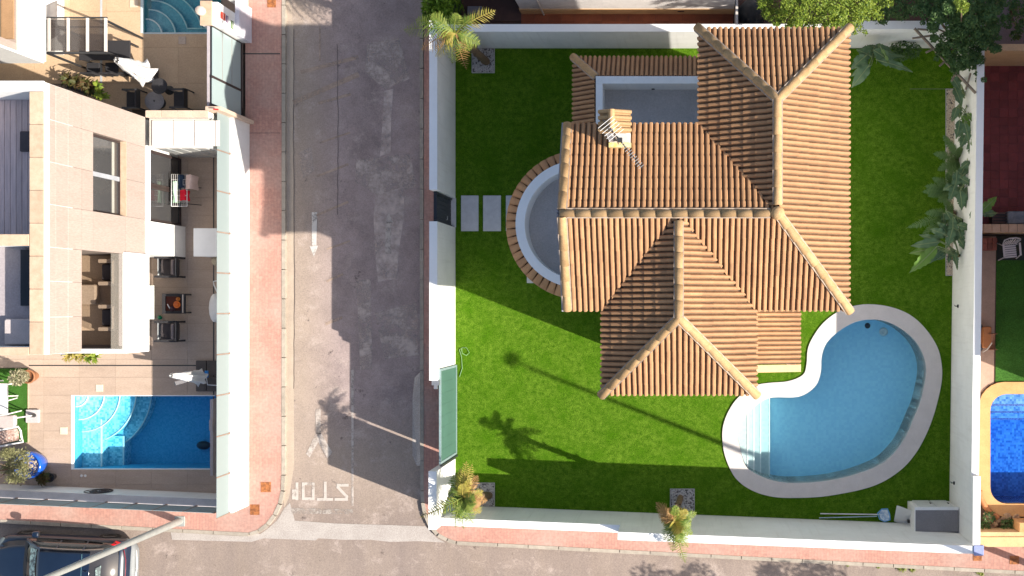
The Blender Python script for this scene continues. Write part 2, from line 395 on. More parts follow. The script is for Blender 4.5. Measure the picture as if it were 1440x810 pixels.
L_DRY = leafmat('dry_leaflet', (.38, .22, .09), (.30, .17, .06))
L_LIME = leafmat('bright_tree_leaf', (.085, .15, .015), (.24, .30, .035))
L_DARK = leafmat('dark_tree_leaf', (.045, .10, .030), (.10, .17, .05))
L_HEDGE = leafmat('hedge_spray', (.10, .21, .015), (.19, .30, .03))
L_BIG = leafmat('banana_leaf', (.07, .135, .065), (.14, .22, .11), .35)
L_BIGL = leafmat('young_banana_leaf', (.10, .20, .03), (.15, .26, .05), .4)
L_OLIVE = leafmat('olive_leaf', (.17, .17, .07), (.26, .25, .12))
L_RED = leafmat('red_green_leaf', (.10, .05, .02), (.06, .08, .02))
L_SUCC = leafmat('pale_succulent_leaf', (.38, .34, .22), (.22, .21, .12))
L_WEED = leafmat('weed_leaf', (.16, .20, .03), (.24, .26, .06))
# ================================================================== POOL OUTLINES (plan)
def PX(l, z=0): return [(X(a, z), Y(b, z)) for a, b in l]
V_IN = [(p.x, p.y) for p in catmull([(*q, 0) for q in PX([(1086,559),(1123,557.8),(1145.6,543.9),(1153.9,524.4),(1155.3,502),(1162,482.8),(1179,466),(1201,453.6),(1223,449.4),(1245.6,452),(1268,463),(1287,480),(1298,499.4),(1302,519),(1299.7,541),(1292.8,569),(1285.8,585),(1276,608.6),(1262,631),(1240,651.7),(1206.7,665.6),(1179,673),(1145.6,677.8),(1109.4,678.9),(1084.4,675),(1062,665.6),(1048,654),(1040,626.7),(1037.5,605),(1050,583),(1069,566)])], 4)]
V_OUT = [(p.x, p.y) for p in catmull([(*q, 0) for q in PX([(1060.8,542.5),(1081.7,538.3),(1108,536),(1129,527),(1134,512),(1135.8,491),(1142.8,474.4),(1156.7,455),(1176,439.7),(1195.6,431.4),(1220.6,427.8),(1251,431.4),(1279,442.5),(1301,462),(1317.8,488),(1323.9,513),(1323.9,535.6),(1319,560.6),(1312,585.6),(1302.5,610),(1289,635),(1270.6,657),(1245.6,675),(1217.8,686.4),(1179,694.7),(1145.6,699),(1101,699.7),(1076,696),(1056.7,689),(1040,678),(1029,664),(1019.4,640.6),(1015.8,618),(1017,598),(1025,577),(1038.9,558)])], 4)]
A_X0, A_X1, A_Y0, A_Y1 = X(103), X(304), Y(660), Y(555.5)
A_IN = [(A_X0, A_Y0), (A_X1, A_Y0), (A_X1, A_Y1), (A_X0, A_Y1)]
B_X0, B_X1, B_Y0 = X(201), X(311), Y(47); B_Y1 = B_Y0+5.0
B_IN = [(B_X0, B_Y0), (B_X1, B_Y0), (B_X1, B_Y1), (B_X0, B_Y1)]
def rrect(x0, x1, y0, y1, r, n=6):
    out = []
    for cx, cy, a in ((x1-r, y1-r, 0), (x0+r, y1-r, 90), (x0+r, y0+r, 180), (x1-r, y0+r, 270)):
        for i in range(n+1):
            t = math.radians(a+90*i/n); out.append((cx+r*math.cos(t), cy+r*math.sin(t)))
    return out
E_OUT = rrect(X(1376), X(1376)+6.2, Y(726), Y(537), .85)
E_IN = rrect(X(1392), X(1392)+5.4, Y(708), Y(554), .55)

# ================================================================== GROUND AND STREETS
g = MB(); g.sheet([[(-400, -400), (400, -400), (400, 400), (-400, 400)], V_OUT, A_IN, B_IN, E_OUT], -.30)
g.build('ground', EARTH, kind='structure')
def yl(px): return 731+.054*px if px < 360 else 750          # kerb line of the cross street, left block
def yr(px): return 764+.0525*(px-700)
def arc(cx, cy, r, a0, a1, n=10): return [(cx+r*math.cos(math.radians(lerp(a0, a1, i/n))), cy+r*math.sin(math.radians(lerp(a0, a1, i/n)))) for i in range(n+1)]
Lcorner = [(396, 668), (395, 690), (391, 708), (384, 723), (374, 736), (362, 745), (350, 749)]
Rcorner = [(596, 690), (597, 706), (600, 722), (607, 738), (617, 750), (630, 757), (642, 761)]
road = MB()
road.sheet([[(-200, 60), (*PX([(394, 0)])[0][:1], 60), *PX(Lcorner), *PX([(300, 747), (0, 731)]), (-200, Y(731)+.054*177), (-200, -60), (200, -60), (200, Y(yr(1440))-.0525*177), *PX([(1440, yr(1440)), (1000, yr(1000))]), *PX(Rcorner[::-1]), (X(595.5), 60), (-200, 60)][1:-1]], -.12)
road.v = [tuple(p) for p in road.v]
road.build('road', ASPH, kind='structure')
s = MB(); s.sheet([PX([(397, 30), (411, 30), (411.5, 560), (412, 655), (405, 700), (398, 715), (396, 690)])+[]], -.116)
s.add([P(397, 30, -.116), P(397, -500, -.116), P(411, -500, -.116), P(411, 30, -.116)], [(0, 1, 2, 3)])
s.build('gutter', GUTTER, kind='structure')
s = MB(); s.sheet([PX([(398, 716), (406, 708), (413, 733), (470, 737), (540, 739), (597, 741), (613, 757), (625, 764), (588, 762), (546, 763), (520, 760), (480, 760), (446, 758), (442, 761), (370, 758), (364, 752), (374, 745), (388, 733)])], -.112)
s.build('concrete_crossing', PALECON, kind='structure')
s = MB(); s.sheet([PX([(238, 749.5), (340, 755), (362, 751), (372, 757), (352, 763), (240, 760)])], -.108)
s.build('dropped_kerb_apron', PALECON, kind='structure')
s = MB(); s.add([P(596.5, 655, .0), P(596.5, 528, .0), P(590, 524, -.05), P(583, 531, -.115), P(580, 560, -.115), P(580, 640, -.115), P(586, 655, -.115)], [(0, 1, 2, 3, 4, 5, 6)])
s.build('kerb_ramp', PALECON, kind='structure')
# pavements (sheets at 0) with their kerbs as single stones
lp = MB(); lp.sheet([[(X(395), 60), *PX(Lcorner), *PX([(300, 747), (0, 731)]), (-200, Y(731)+.054*177), (-200, Y(690)+9), *PX([(0, 690), (345, 700)]), (X(345), 60)]], 0)
pl = lp.build('west_pavement', PAVE, kind='structure')
rp = MB(); rp.sheet([[(X(596.5), 60), *PX(Rcorner), *PX([(1000, yr(1000)), (1440, yr(1440))]), (200, Y(yr(1440))-.0525*177), (200, Y(745)-8), *PX([(1440, 770), (1340, 745), (1000, 733), (700, 722), (625, 722)]), (X(625), 60)]], 0)
pr = rp.build('east_pavement', PAVE, kind='structure')
def kerb(line, parent, side, wdt=.12, step=1.0):
    """stones along a polyline given in plan metres; side=+1: kerb lies left of the walking direction"""
    pts = [Vector((a, b, 0)) for a, b in line]; acc = []
    for a, b in zip(pts, pts[1:]):
        L = (b-a).length; n = max(1, round(L/step)); d = (b-a)/n
        for i in range(n): acc.append((a+d*i, a+d*(i+1)))
    for a, b in acc:
        d = (b-a).normalized(); u = Vector((-d.y, d.x, 0))*side*wdt; gp = d*.012
        q = [a+gp, b-gp, b-gp+u, a+gp+u]
        m = MB(); c = (a+b+u)/2; m.prism([(p.x, p.y) for p in q], -.13, .012+random.uniform(-.002, .004)); 
        # chamfer the street edge a little: a second, lower strip
        o = link('kerb_stone', m.mesh('kerb_stone', KERB, Vector((c.x, c.y, 0))), parent, loc=(c.x, c.y, 0))
kerb([(X(396.5), 14), *PX(Lcorner)], pl, 1)
kerb(PX([(350, 749), (300, 746.5), (0, 730.5), (-40, 728.3)]), pl, 1)
kerb([(X(595), 14), *PX(Rcorner)], pr, -1)
kerb(PX([(642, 761), (700, 764), (1000, yr(1000)), (1470, yr(1470))]), pr, -1)
s = MB(); s.box(X(340), X(394), Y(76.4), Y(74.8), .002, .006); s.build('pavement_joint', DARKM, pl)
s = MB(); s.box(X(345), X(394), Y(187.3), Y(186.8), .002, .005); s.build('pavement_joint', DARKM, pl)
# inspection covers
def cover(px0, px1, py0, py1, label, z=.0):
    t = thing('inspection_cover', label, 'manhole cover', P((px0+px1)/2, (py0+py1)/2, z), 'rusty inspection covers in the pavements')
    x0, x1, y0, y1 = X(px0), X(px1), Y(py1), Y(py0)
    part('frame', lambda b: (b.box(x0, x1, y0, y0+.03, z, z+.014), b.box(x0, x1, y1-.03, y1, z, z+.014), b.box(x0, x0+.03, y0+.031, y1-.031, z, z+.014), b.box(x1-.03, x1, y0+.031, y1-.031, z, z+.014)), RUST, t)
    def pl_(b):
        b.box(x0+.034, x1-.034, y0+.034, y1-.034, z, z+.008)
        for i in range(4):
            for j in range(4): b.box(lerp(x0+.05, x1-.05, i/4)+.01, lerp(x0+.05, x1-.05, (i+1)/4)-.01, lerp(y0+.05, y1-.05, j/4)+.01, lerp(y0+.05, y1-.05, (j+1)/4)-.01, z+.009, z+.014)
    part('plate', pl_, RUST, t)
RUST = M('rusty_iron', (.40, .15, .05), (.20, .075, .03), scale=9, bmp=.4, lo=.4, hi=.6)
cover(367, 381, 678, 692, 'square rusty cover in the pink pavement, the upper one near the rounded corner')
cover(352, 365, 709.5, 724, 'small rusty cover in the pink pavement beside the end of the white glass fence')
cover(376, 388, -3, 10.5, 'rust brown cover in the pavement at the top edge of the picture')
cover(1368.5, 1380.5, 779, 788.5, 'brown cover in the pavement right below the blue topped wall corner')
cover(1420, 1433, 782, 793.5, 'brown cover in the pavement farthest right, below the peach wall')
# paint on the asphalt
def paintmat(name, c, thr, sc_=5, wd=.1):
    m, t, b = nodes(name); v = pos(t)
    f = ramp(t, noise(t, v, sc_, 7, .72), thr-wd, thr+wd*1.2)
    b.inputs['Base Color'].default_value = c+(1,); b.inputs['Roughness'].default_value = .85
    tr = N(t, 'BsdfTransparent'); mx = N(t, 'MixShader'); t.links.new(f, mx.inputs[0]); t.links.new(tr.outputs[0], mx.inputs[2]); t.links.new(b.outputs[0], mx.inputs[1])
    t.links.new(mx.outputs[0], t.nodes['Material Output'].inputs['Surface']); return m
PAINT = paintmat('road_paint', (.50, .47, .44), .60)
PAINTW = paintmat('worn_road_paint', (.44, .385, .345), .57, 4, .12)
PAINTY = paintmat('faded_tan_paint', (.40, .30, .235), .56, 2.5, .2)
ZP = -.108
def flatpoly(pxs, z=ZP):
    b = MB(); b.sheet([PX(pxs)], z); return b
def mark(name, polys, mat, label, cat='road marking', group=None, z=ZP):
    b = MB()
    for q in polys: b.sheet([PX(q)], z)
    o = b.build(name, mat); return props(o, label, cat, group)
mark('direction_arrow', [[(437, 298), (444.5, 298), (443.5, 345), (437, 345)], [(434, 346), (446, 345), (440, 361)]], PAINT, 'crisp white arrow pointing down the street beside the sunlit patch', 'arrow')
mark('direction_arrow', [[(541.5, 312), (549.5, 312), (548, 345), (549, 357), (540.5, 357)], [(545.5, 298), (552, 313), (540, 313)]], PAINTW, 'worn arrow pointing up the shaded lane inside a pale scraped patch', 'arrow')
mark('turn_arrow', [[(442, 575), (449.5, 575), (450, 611), (443, 611)], [(443, 609), (450, 609), (466, 637), (459, 645), (446, 622), (434, 644), (429, 639)]], PAINTW, 'large worn forked arrow standing above the painted word', 'arrow')
mark('lane_line', [[(492.5, 520), (496, 520), (496, 712), (493, 712)]], PAINTW, 'long thin worn line running down to the junction', 'road line')
mark('stop_line', [[(408, 715), (495, 717), (495, 724), (408, 723)]], paintmat('ghost_paint', (.36, .315, .28), .47), 'almost vanished wide bar across the lane below the painted word', 'road line')
# the word STOP, painted to be read from above the street: upside down in the picture
def stroke(l, w0): 
    b = []
    for (x0, y0), (x1, y1) in zip(l, l[1:]):
        d = Vector((x1-x0, y1-y0)).normalized(); u = Vector((-d.y, d.x))*w0/2; e = d*w0/2
        b.append([(x0-e.x-u.x, y0-e.y-u.y), (x1+e.x-u.x, y1+e.y-u.y), (x1+e.x+u.x, y1+e.y+u.y), (x0-e.x+u.x, y0-e.y+u.y)])
    return b
LETP = paintmat('letter_paint', (.45, .40, .36), .64, 4, .12)
word = thing('painted_word', 'large faded white letters STOP painted upside down on the asphalt', 'road lettering', P(450, 691, -.11))
for nm, col in (('P', [[(416, 681), (416, 702)], [(416, 701), (411, 701), (411, 691), (416, 691)]]), ('O', [[(425, 681), (439, 681), (439, 702), (425, 702), (425, 681)]]), ('T', [[(456, 680), (456, 702)], [(446, 703), (465, 703)]]), ('S', [[(487, 683), (474, 683), (474, 686), (486, 699), (486, 703), (471, 703)]])):
    b = MB()
    for i, l in enumerate(col):
        for k, q in enumerate(stroke(l, 4.0)): b.sheet([PX(q)], ZP+.0006*(k % 2)+.0003*i)
    b.build('letter', LETP, word)
for i, (x0, y0, x1, y1, wd) in enumerate([(424,100,500,80,7),(414,142,500,105,9),(448,144,490,132,5),(449,200,490,186,3),(445,247,487,231,4),(445,302,487,284,4),(459,350,490,339,3),(459,395,480,386,4),(458,455,478,447,5)]):
    mark('parking_bay_line', stroke([(x0, y0), (x1, y1)], wd*.8), PAINTY, 'faded slanting bay line, number %s counted from the top of the side street' % ['one','two','three','four','five','six','seven','eight','nine'][i], 'road line', 'faded slanting bay lines on the side street')
mark('parking_edge_line', [[(447, 35), (449.5, 35), (449.5, 85), (447, 85)]], PAINTY, 'short faded tan line running down beside the gutter at the top', 'road line')
for q, lb in (([(539, 127), (552, 124), (549, 165), (548, 215), (533, 219), (537, 165)], 'pale worn patch strip on the dark lane above the scraped arrow'), ([(527, 275), (566, 262), (568, 300), (560, 350), (557, 392), (530, 396), (525, 340), (524, 300)], 'pale scraped patch around the worn upward arrow')):
    mark('asphalt_patch', [q], paintmat('scraped_asphalt', (.50, .41, .37), .56, 1.6, .16), lb, 'road patch', z=-.1115)
for i, (a, b_) in enumerate([((520, 229), (600, 234)), ((436, 540), (452, 500)), ((440, 655), (560, 640))][:1]):
    pass
SCUFF = paintmat('pale_scuff', (.46, .38, .34), .50, 2.2, .12)
for q, lb in (([(515, 60), (560, 52), (575, 110), (540, 125), (512, 100)], 'pale scuffed area on the dark lane near the top of the side street'),
              ([(500, 225), (575, 215), (585, 262), (530, 275), (498, 255)], 'pale scuffed area crossing the dark lane just above the scraped arrow patch'),
              ([(525, 440), (585, 425), (588, 500), (540, 505)], 'pale scuffed area on the dark lane left of the lower white wall'),
              ([(500, 395), (520, 392), (522, 520), (505, 520)], 'long narrow scuff along the middle of the shaded side street'),
              ([(418, 215), (436, 205), (440, 240), (424, 250)], 'small pale paint spill beside the gutter above the crisp white arrow')):
    mark('asphalt_scuff', [q], SCUFF, lb, 'road patch', z=-.1125)
cr = MB()
for pts in ([(412, 40), (411, 200), (413, 380), (411.5, 560)], [(473, 60), (474, 190), (473, 310)]):
    q = []
    for (x0, y0), (x1, y1) in zip(pts, pts[1:]):
        n = 14
        for i in range(n): q.append((lerp(x0, x1, i/n)+random.uniform(-.5, .5), lerp(y0, y1, i/n)+random.uniform(-.5, .5)))
    for a, b_ in zip(q, q[1:]):
        d = Vector((b_[0]-a[0], b_[1]-a[1])).normalized(); u = (-d.y*.35, d.x*.35)
        cr.sheet([PX([(a[0]-u[0], a[1]-u[1]), (b_[0]-u[0], b_[1]-u[1]), (b_[0]+u[0], b_[1]+u[1]), (a[0]+u[0], a[1]+u[1])])], -.1065)
props(cr.build('asphalt_crack', M('crack_dirt', (.10, .08, .07))), 'thin dark cracks and joint seams running along the asphalt', 'crack')

# ================================================================== VILLA GARDEN
def ysin(px): return 712.8+.0395*(px-700)       # foot of the south garden wall, garden side
WXI = X(640.5); NYI = Y(68)
def exi(py): return X(1340-(py-340)*.0135)        # foot of the east garden wall
lawn_loop = [(WXI, NYI), (exi(68), NYI), (exi(400), Y(400)), (exi(ysin(1335)), Y(ysin(1335))), (WXI, Y(ysin(640)))]
s = MB(); s.sheet([lawn_loop, V_OUT], .0); lawn = s.build('lawn', TURF, kind='structure')
s = MB()      # drawn seam of the turf square in the far corner
for a, b_ in (((1280, 80), (1280, 125.5)), ((1280, 125), (1332, 125))):
    s.add([P(a[0]-.7, a[1]-.7, .005), P(b_[0]+.7, b_[1]-.7, .005), P(b_[0]+.7, b_[1]+.7, .005), P(a[0]-.7, a[1]+.7, .005)], [(0, 1, 2, 3)])
s.build('turf_seam', M('turf_seam', (.10, .15, .05)), lawn)
# --- walls round the garden
def wall_seg(name, pts, h, label, inner_first=True, t=.21, cat='wall'):
    pass
def gwall(a, b, t, h0, h1, label, mat=WHITE, capmat=WHITE2, capov=.0):
    """garden wall: a->b is the garden-side foot; thickness t to the LEFT of a->b; panels and a coping of single pieces"""
    a = Vector((a[0], a[1], 0)); b = Vector((b[0], b[1], 0)); d = (b-a).normalized(); u = Vector((-d.y, d.x, 0))*t
    th = thing('garden_wall', label, 'wall', (a+b)/2, 'white rendered walls round the villa garden')
    m = MB(); q = [a, b, b+u, a+u]
    m.add([(p.x, p.y, -.02) for p in q]+[(q[0].x, q[0].y, h0-.05), (q[1].x, q[1].y, h1-.05), (q[2].x, q[2].y, h1-.05), (q[3].x, q[3].y, h0-.05)], [(3, 2, 1, 0), (4, 5, 6, 7), (0, 1, 5, 4), (1, 2, 6, 5), (2, 3, 7, 6), (3, 0, 4, 7)])
    m.build('wall_body', mat, th)
    c = MB(); e = .004
    q = [a-u.normalized()*e, b-u.normalized()*e, b+u*1.02, a+u*1.02]
    c.add([(q[0].x, q[0].y, h0-.05), (q[1].x, q[1].y, h1-.05), (q[2].x, q[2].y, h1-.05), (q[3].x, q[3].y, h0-.05), (q[0].x, q[0].y, h0), (q[1].x, q[1].y, h1), (q[2].x, q[2].y, h1), (q[3].x, q[3].y, h0)], [(3, 2, 1, 0), (4, 5, 6, 7), (0, 1, 5, 4), (1, 2, 6, 5), (2, 3, 7, 6), (3, 0, 4, 7)])
    c.build('coping', capmat, th); return th
HW = 2.8
gwall((WXI, 3.60), (WXI, NYI+.23), .24, HW, HW, 'long white street wall north of the black pedestrian gate')
gwall((WXI, -2.32), (WXI, 2.62), .24, HW, HW, 'white street wall between the black pedestrian gate and the green gate')
ysw = Y(ysin(640))
gwall((WXI, ysw-.25), (WXI, -5.12), .24, 2.9, 2.9, 'short white corner wall south of the green gate, behind the shaggy palm')
xs = X(872, 2.3)
gwall((xs-.003, Y(ysin(965+xs*42))), (WXI+.003, ysw), .23, 2.3, 2.3, 'lower part of the white wall along the pink pavement, left of the step')
sx1 = exi(ysin(1335))
gwall((sx1-.003, Y(ysin(1335))), (xs, Y(ysin(965+xs*42))), .23, 3.4, 3.4, 'taller part of the white wall along the pink pavement, from the step to the blue capped corner')
gwall((exi(650), Y(650)), (exi(250), Y(250)), -.22, 2.9, 2.9, 'white wall between the kidney pool lawn and the orange edged pool') 
gwall((exi(250), Y(250)+.003), (exi(68), NYI+.2), -.22, 2.9, 2.9, 'shaded white wall behind the banana plants') 
gwall((exi(738), Y(738)-.22), (exi(650), Y(650)-.003), -.22, 3.15, 3.1, 'slightly taller white wall length beside the pool equipment box')
gwall((WXI+.003, NYI), (X(1180), NYI), .23, 2.32, 2.35, 'long white wall between the lawn and the terracotta strip, behind the flat terrace')
gwall((X(1180)+.003, NYI+.01), (exi(68), NYI+.01), .25, 2.62, 2.62, 'whitish wall under the leafy trees in the far right corner')
# the corner's blue cap
cx_, cy_ = exi(738)+.11, Y(738)-.12
t = props(MB().cbox(cx_-.155, cx_+.155, cy_-.16, cy_+.16, 3.406, 3.44, .03).build('corner_cap', M('lavender_blue_cap', (.26, .30, .52), rough=.6, bmp=0)), 'small blue cap on the corner where the two white walls meet', 'cap')
# --- street gates
t = thing('pedestrian_gate', 'closed black metal gate in the white wall in line with the stepping slabs', 'gate', (WXI-.1, 3.11, 0))
part('gate_frame', lambda b: (b.box(WXI-.20, WXI-.10, 2.63, 2.70, 0, 2.4), b.box(WXI-.20, WXI-.10, 3.52, 3.59, 0, 2.4), b.box(WXI-.20, WXI-.10, 2.705, 3.515, 2.33, 2.4)), GATEW, t)
for i in range(6):
    part('gate_slat', lambda b: b.box(WXI-.17, WXI-.135, 2.705+i*.135, 2.83+i*.135, .05, 2.325), GATEW, t)
part('handle', lambda b: b.tube([(WXI-.10, 2.8, 1.0), (WXI-.06, 2.8, 1.0), (WXI-.06, 2.92, 1.0)], .012, 6), STEEL, t)
part('threshold', lambda b: b.box(WXI-.24, WXI+.02, 2.625, 3.595, .001, .03), SLAB, t)
GX = X(643); gy0, gy1 = Y(638), Y(513)
t = thing('sliding_gate', 'wide green metal driveway gate beside the lawn', 'gate', (GX, (gy0+gy1)/2, 0))
part('gate_frame', lambda b: (b.box(GX-.06, GX, gy0, gy0+.07, .03, 2.53), b.box(GX-.06, GX, gy1-.07, gy1, .03, 2.53), b.box(GX-.06, GX, gy0+.071, gy1-.071, 2.46, 2.53), b.box(GX-.06, GX, gy0+.071, gy1-.071, .03, .12)), M('blue_grey_gate_frame', (.22, .30, .31), rough=.5, bmp=0), t)
for i in range(8):
    a = lerp(gy0+.075, gy1-.075, i/8)
    part('gate_panel', lambda b: b.box(GX-.045, GX-.014, a+.002, lerp(gy0+.075, gy1-.075, (i+1)/8)-.002, .122, 2.455), GATEG, t)
part('guide_post', lambda b: (b.box(GX-.20, GX-.10, gy1-.62, gy1-.5, 0, 2.62), b.box(GX-.26, GX-.02, gy1-.5, gy1-.34, 2.54, 2.66)), STEEL, t)
part('closing_post', lambda b: b.box(GX-.06, GX+.02, gy0-.09, gy0-.03, 0, 2.4), DARKM, t)
# garden hose by the gate
hp = [P(696-50, 508, .03), P(650, 520, .03)]
hp = [P(x, y, .02+.004*i) for i, (x, y) in enumerate([(646, 530), (650, 518), (649, 502), (646, 492), (650, 489), (656, 489), (660, 496), (656, 500), (650, 497), (649, 490)])]
props(MB().tube([p for p in hp], .012, 6).build('garden_hose', M('pale_green_hose', (.16, .30, .12), rough=.4)), 'looped pale hose lying on the lawn at the top of the green gate', 'hose')
# --- stepping slabs
for x0, x1, y0, y1, lb in ((648.5, 673, 275, 325, 'pale stepping slab nearest the black gate'), (679.5, 704.5, 275, 325, 'middle pale stepping slab between gate and round terrace'), (711.5, 736, 275, 325, 'pale stepping slab half hidden under the round tiled eave'), (741, 765, 373, 398, 'corner of a pale slab showing below the round terrace')):
    b = MB(); b.cbox(X(x0), X(x1), Y(y1), Y(y0), .0, .03, .008); props(b.build('stepping_slab', SLAB), lb, 'slab', 'pale stepping slabs on the lawn')
# --- gravel beds
PEBN = 0
def gravel(x0, x1, y0, y1, label, mat, n, size=.032, rim=True):
    t = thing('gravel_bed', label, 'gravel bed', ((x0+x1)/2, (y0+y1)/2, 0), 'white pebble beds')
    part('bed_base', lambda b: b.box(x0, x1, y0, y1, .0, .012), M('bed_earth', (.13, .12, .12)), t)
    if rim: part('bed_edging', lambda b: (b.box(x0-.02, x1+.02, y0-.02, y0, 0, .05), b.box(x0-.02, x1+.02, y1, y1+.02, 0, .05), b.box(x0-.02, x0, y0+.001, y1-.001, 0, .05), b.box(x1, x1+.02, y0+.001, y1-.001, 0, .05)), PEB, t)
    b = MB()
    for _ in range(n):
        x, y, r = random.uniform(x0+.02, x1-.02), random.uniform(y0+.02, y1-.02), size*random.uniform(.6, 1.25); a = random.uniform(0, 6.28); z = random.uniform(.012, .03)
        v = []
        for k in range(5):
            q = a+k*1.257; v.append((x+r*math.cos(q)*random.uniform(.8, 1.2), y+r*math.sin(q)*random.uniform(.8, 1.2), z))
        v.append((x+random.uniform(-.3, .3)*r, y, z+r*.8))
        b.add(v, [(k, (k+1) % 5, 5) for k in range(5)])
    b.build('pebbles', mat, t, kind='stuff'); return t
gravel(X(664.5), X(695), Y(102), Y(68.5), 'square white gravel bed at the foot of the palm near the top left garden corner', PEB, 420)
gravel(X(664), X(695), Y(712), Y(679.5), 'square white gravel bed at the foot of the shaggy palm by the street corner', PEB, 420)
gravel(X(943), X(976), Y(722.5), Y(688), 'square white gravel bed under the lone palm against the long white wall', PEB, 420)
gravel(X(1330.5), X(1347), Y(387), Y(126), 'long narrow pebble bed under the banana plants along the east wall', PEBB, 2600, .034)
part('bed_kerb', lambda b: b.box(X(1347.3), X(1351), Y(387), Y(126), 0, .18), WHITE2, props(bpy.data.objects['gravel_bed.003'], None))

# ================================================================== VILLA POOL
def pool_shell(t, loop, depth, mat, name='shell', ztop=.0):
    b = MB(); b.sheet([loop], -depth); b.wallband(loop, -depth, ztop, inward=True); return b.build(name, mat, t)
def coping(t, outer, inner, z0, z1, mat):
    b = MB(); b.sheet([outer, inner], z1); b.wallband(outer, z0, z1); b.wallband(inner, z0, z1, inward=True); b.keep = True
    return b.build('coping', mat, t)
t = thing('kidney_pool', 'large kidney shaped pool with a wide pale concrete rim on the lawn', 'swimming pool', (X(1180), Y(565), 0))
b = MB(); b.sheet([V_IN], -1.45); b.build('pool_floor', MOS_V, t)
b = MB(); b.wallband(V_IN, -1.45, 0, inward=True); b.build('pool_wall', MOS_VW, t)
coping(t, V_OUT, V_IN, -.3, .045, SHELL)
def clip_x(loop, xm, keep_less=True, right=None):
    """part of the loop with x <= xm"""
    out = []; n = len(loop)
    for i in range(n):
        a, b = loop[i], loop[(i+1) % n]; ia, ib = a[0] <= xm, b[0] <= xm
        if ia: out.append(a)
        if ia != ib:
            k = (xm-a[0])/(b[0]-a[0]); out.append((xm, a[1]+(b[1]-a[1])*k))
    return out
VI2 = [(lerp(p[0], X(1180), .004), lerp(p[1], Y(565), .004)) for p in V_IN]
for i, (px, zz) in enumerate(((1085.5, -.95), (1072, -.70), (1062, -.46), (1052.5, -.24))):
    L = clip_x(VI2, X(px))
    b = MB(); b.prism(L, -1.44, zz-.002*i); b.build('pool_step', MOS_VS, t)
    e = MB(); ys = [p[1] for p in L if abs(p[0]-X(px)) < 1e-4]; e.box(X(px)-.035, X(px)+.004, min(ys), max(ys), zz-.03, zz+.008); e.build('step_edge', NOSE, t)
wv = MB(); wv.prism(V_IN, -1.44, -.10); props(wv.build('pool_water', W_V), kind='structure')
part('skimmer_lid', lambda b: b.lathe(P(1242.5, 466.5, -1.44), [(.15, 0), (.15, .03), (.11, .045), (.05, .045), (.05, .02)], 20), PVC, t)
part('drain_grille', lambda b: b.lathe(P(1220, 458, -1.44), [(.10, 0), (.09, .02), (0.01, .02)], 12), DARKM, t)
# --- pool net and poles
t = thing('pool_net', 'blue and white pool net lying on the grass against the long wall', 'pool net', P(1243, 724, .05))
part('net_frame', lambda b: b.tube([P(1234, 722, .1), P(1240, 716, .08), P(1248, 715.5, .08), P(1251, 723, .08), P(1252, 731, .08), P(1244, 733.5, .08), P(1237, 730, .09), P(1234, 722, .1)], .02, 6), M('light_blue_plastic', (.16, .42, .72), rough=.4, bmp=0), t)
def net(b):
    c = P(1243.5, 724.5, .04); r = [P(1236, 722, .08), P(1240, 717, .08), P(1248, 716.5, .08), P(1250.5, 723, .08), P(1251, 730.5, .08), P(1244, 733, .08), P(1238, 729, .08)]
    for i in range(7): b.add([c, r[i], r[(i+1) % 7]], [(0, 1, 2)])
    for i in range(7): b.tube([c, r[i]], .012, 5)
part('net_bag', net, M('net_cloth', (.34, .50, .66), (.75, .8, .82), scale=9, bmp=.2, lo=.42, hi=.58), t)
part('pole', lambda b: b.tube([P(1153.5, 722.3, .06), P(1236, 723.5, .10)], .018, 8), PVC, t)
t = props(MB().tube([P(1152, 728.3, .04), P(1233, 726, .07)], .016, 8).build('telescopic_pole', M('pale_blue_pole', (.5, .62, .7), rough=.4, bmp=0)), 'thin pale pole lying beside the pool net, the lower of the two', 'pole')
# --- equipment box in the corner
z1 = 1.35
t = thing('pump_house', 'low white pool equipment box with grey flat top in the corner of the walls', 'pump house', P(1310, 725, 0))
x0, x1, y0, y1 = X(1272), sx1-.01, Y(735), Y(704.5)
yb_ = Y(ysin(1300))-.002
part('wall_body', lambda b: b.box(x0+.1, x1, yb_+.02, y1, 0, z1), WHITE, t)
rx0, rx1, ry0, ry1 = X(1287, z1), X(1347, z1), Y(749, z1), Y(717, z1)
part('roof_rim', lambda b: (b.box(x0+.06, x1, ry1, y1+.04, z1, z1+.05), b.box(x0+.06, rx0, yb_, ry1-.001, z1, z1+.05)), WHITE2, t)
part('roof_panel', lambda b: b.box(rx0+.003, x1-.02, yb_+.01, ry1-.003, z1+.001, z1+.04), GREYROOF, t)
dm = M('pale_panel', (.66, .67, .67), rough=.5, bmp=.03)
for i in range(2):
    a = lerp(x0+.22, x1-.1, i/2); c = lerp(x0+.22, x1-.1, (i+1)/2)
    dd = part('door', lambda b: b.box(a+.02, c-.02, y1+.001, y1+.035, .06, z1-.08), dm, t)
    part('handle', lambda b: b.box(c-.10, c-.06, y1+.036, y1+.06, .6, .75), DARKM, dd)
t = thing('leaning_panel', 'loose white board leaning against the left end of the equipment box', 'board', P(1270, 728, 0))
part('board', lambda b: b.add([P(1259, 733, .05), P(1279, 740, .05), P(1282, 718, .75), P(1263, 711, .75), P(1257, 733, .0), P(1277, 741, .0), P(1280, 718, .72), P(1261, 711, .72)], [(0, 1, 2, 3), (4, 7, 6, 5), (0, 4, 5, 1), (1, 5, 6, 2), (2, 6, 7, 3), (3, 7, 4, 0)]), WHITE2, t)
part('bracket', lambda b: b.box(X(1273), X(1276), Y(732), Y(728), .3, .45), DARKM, t)
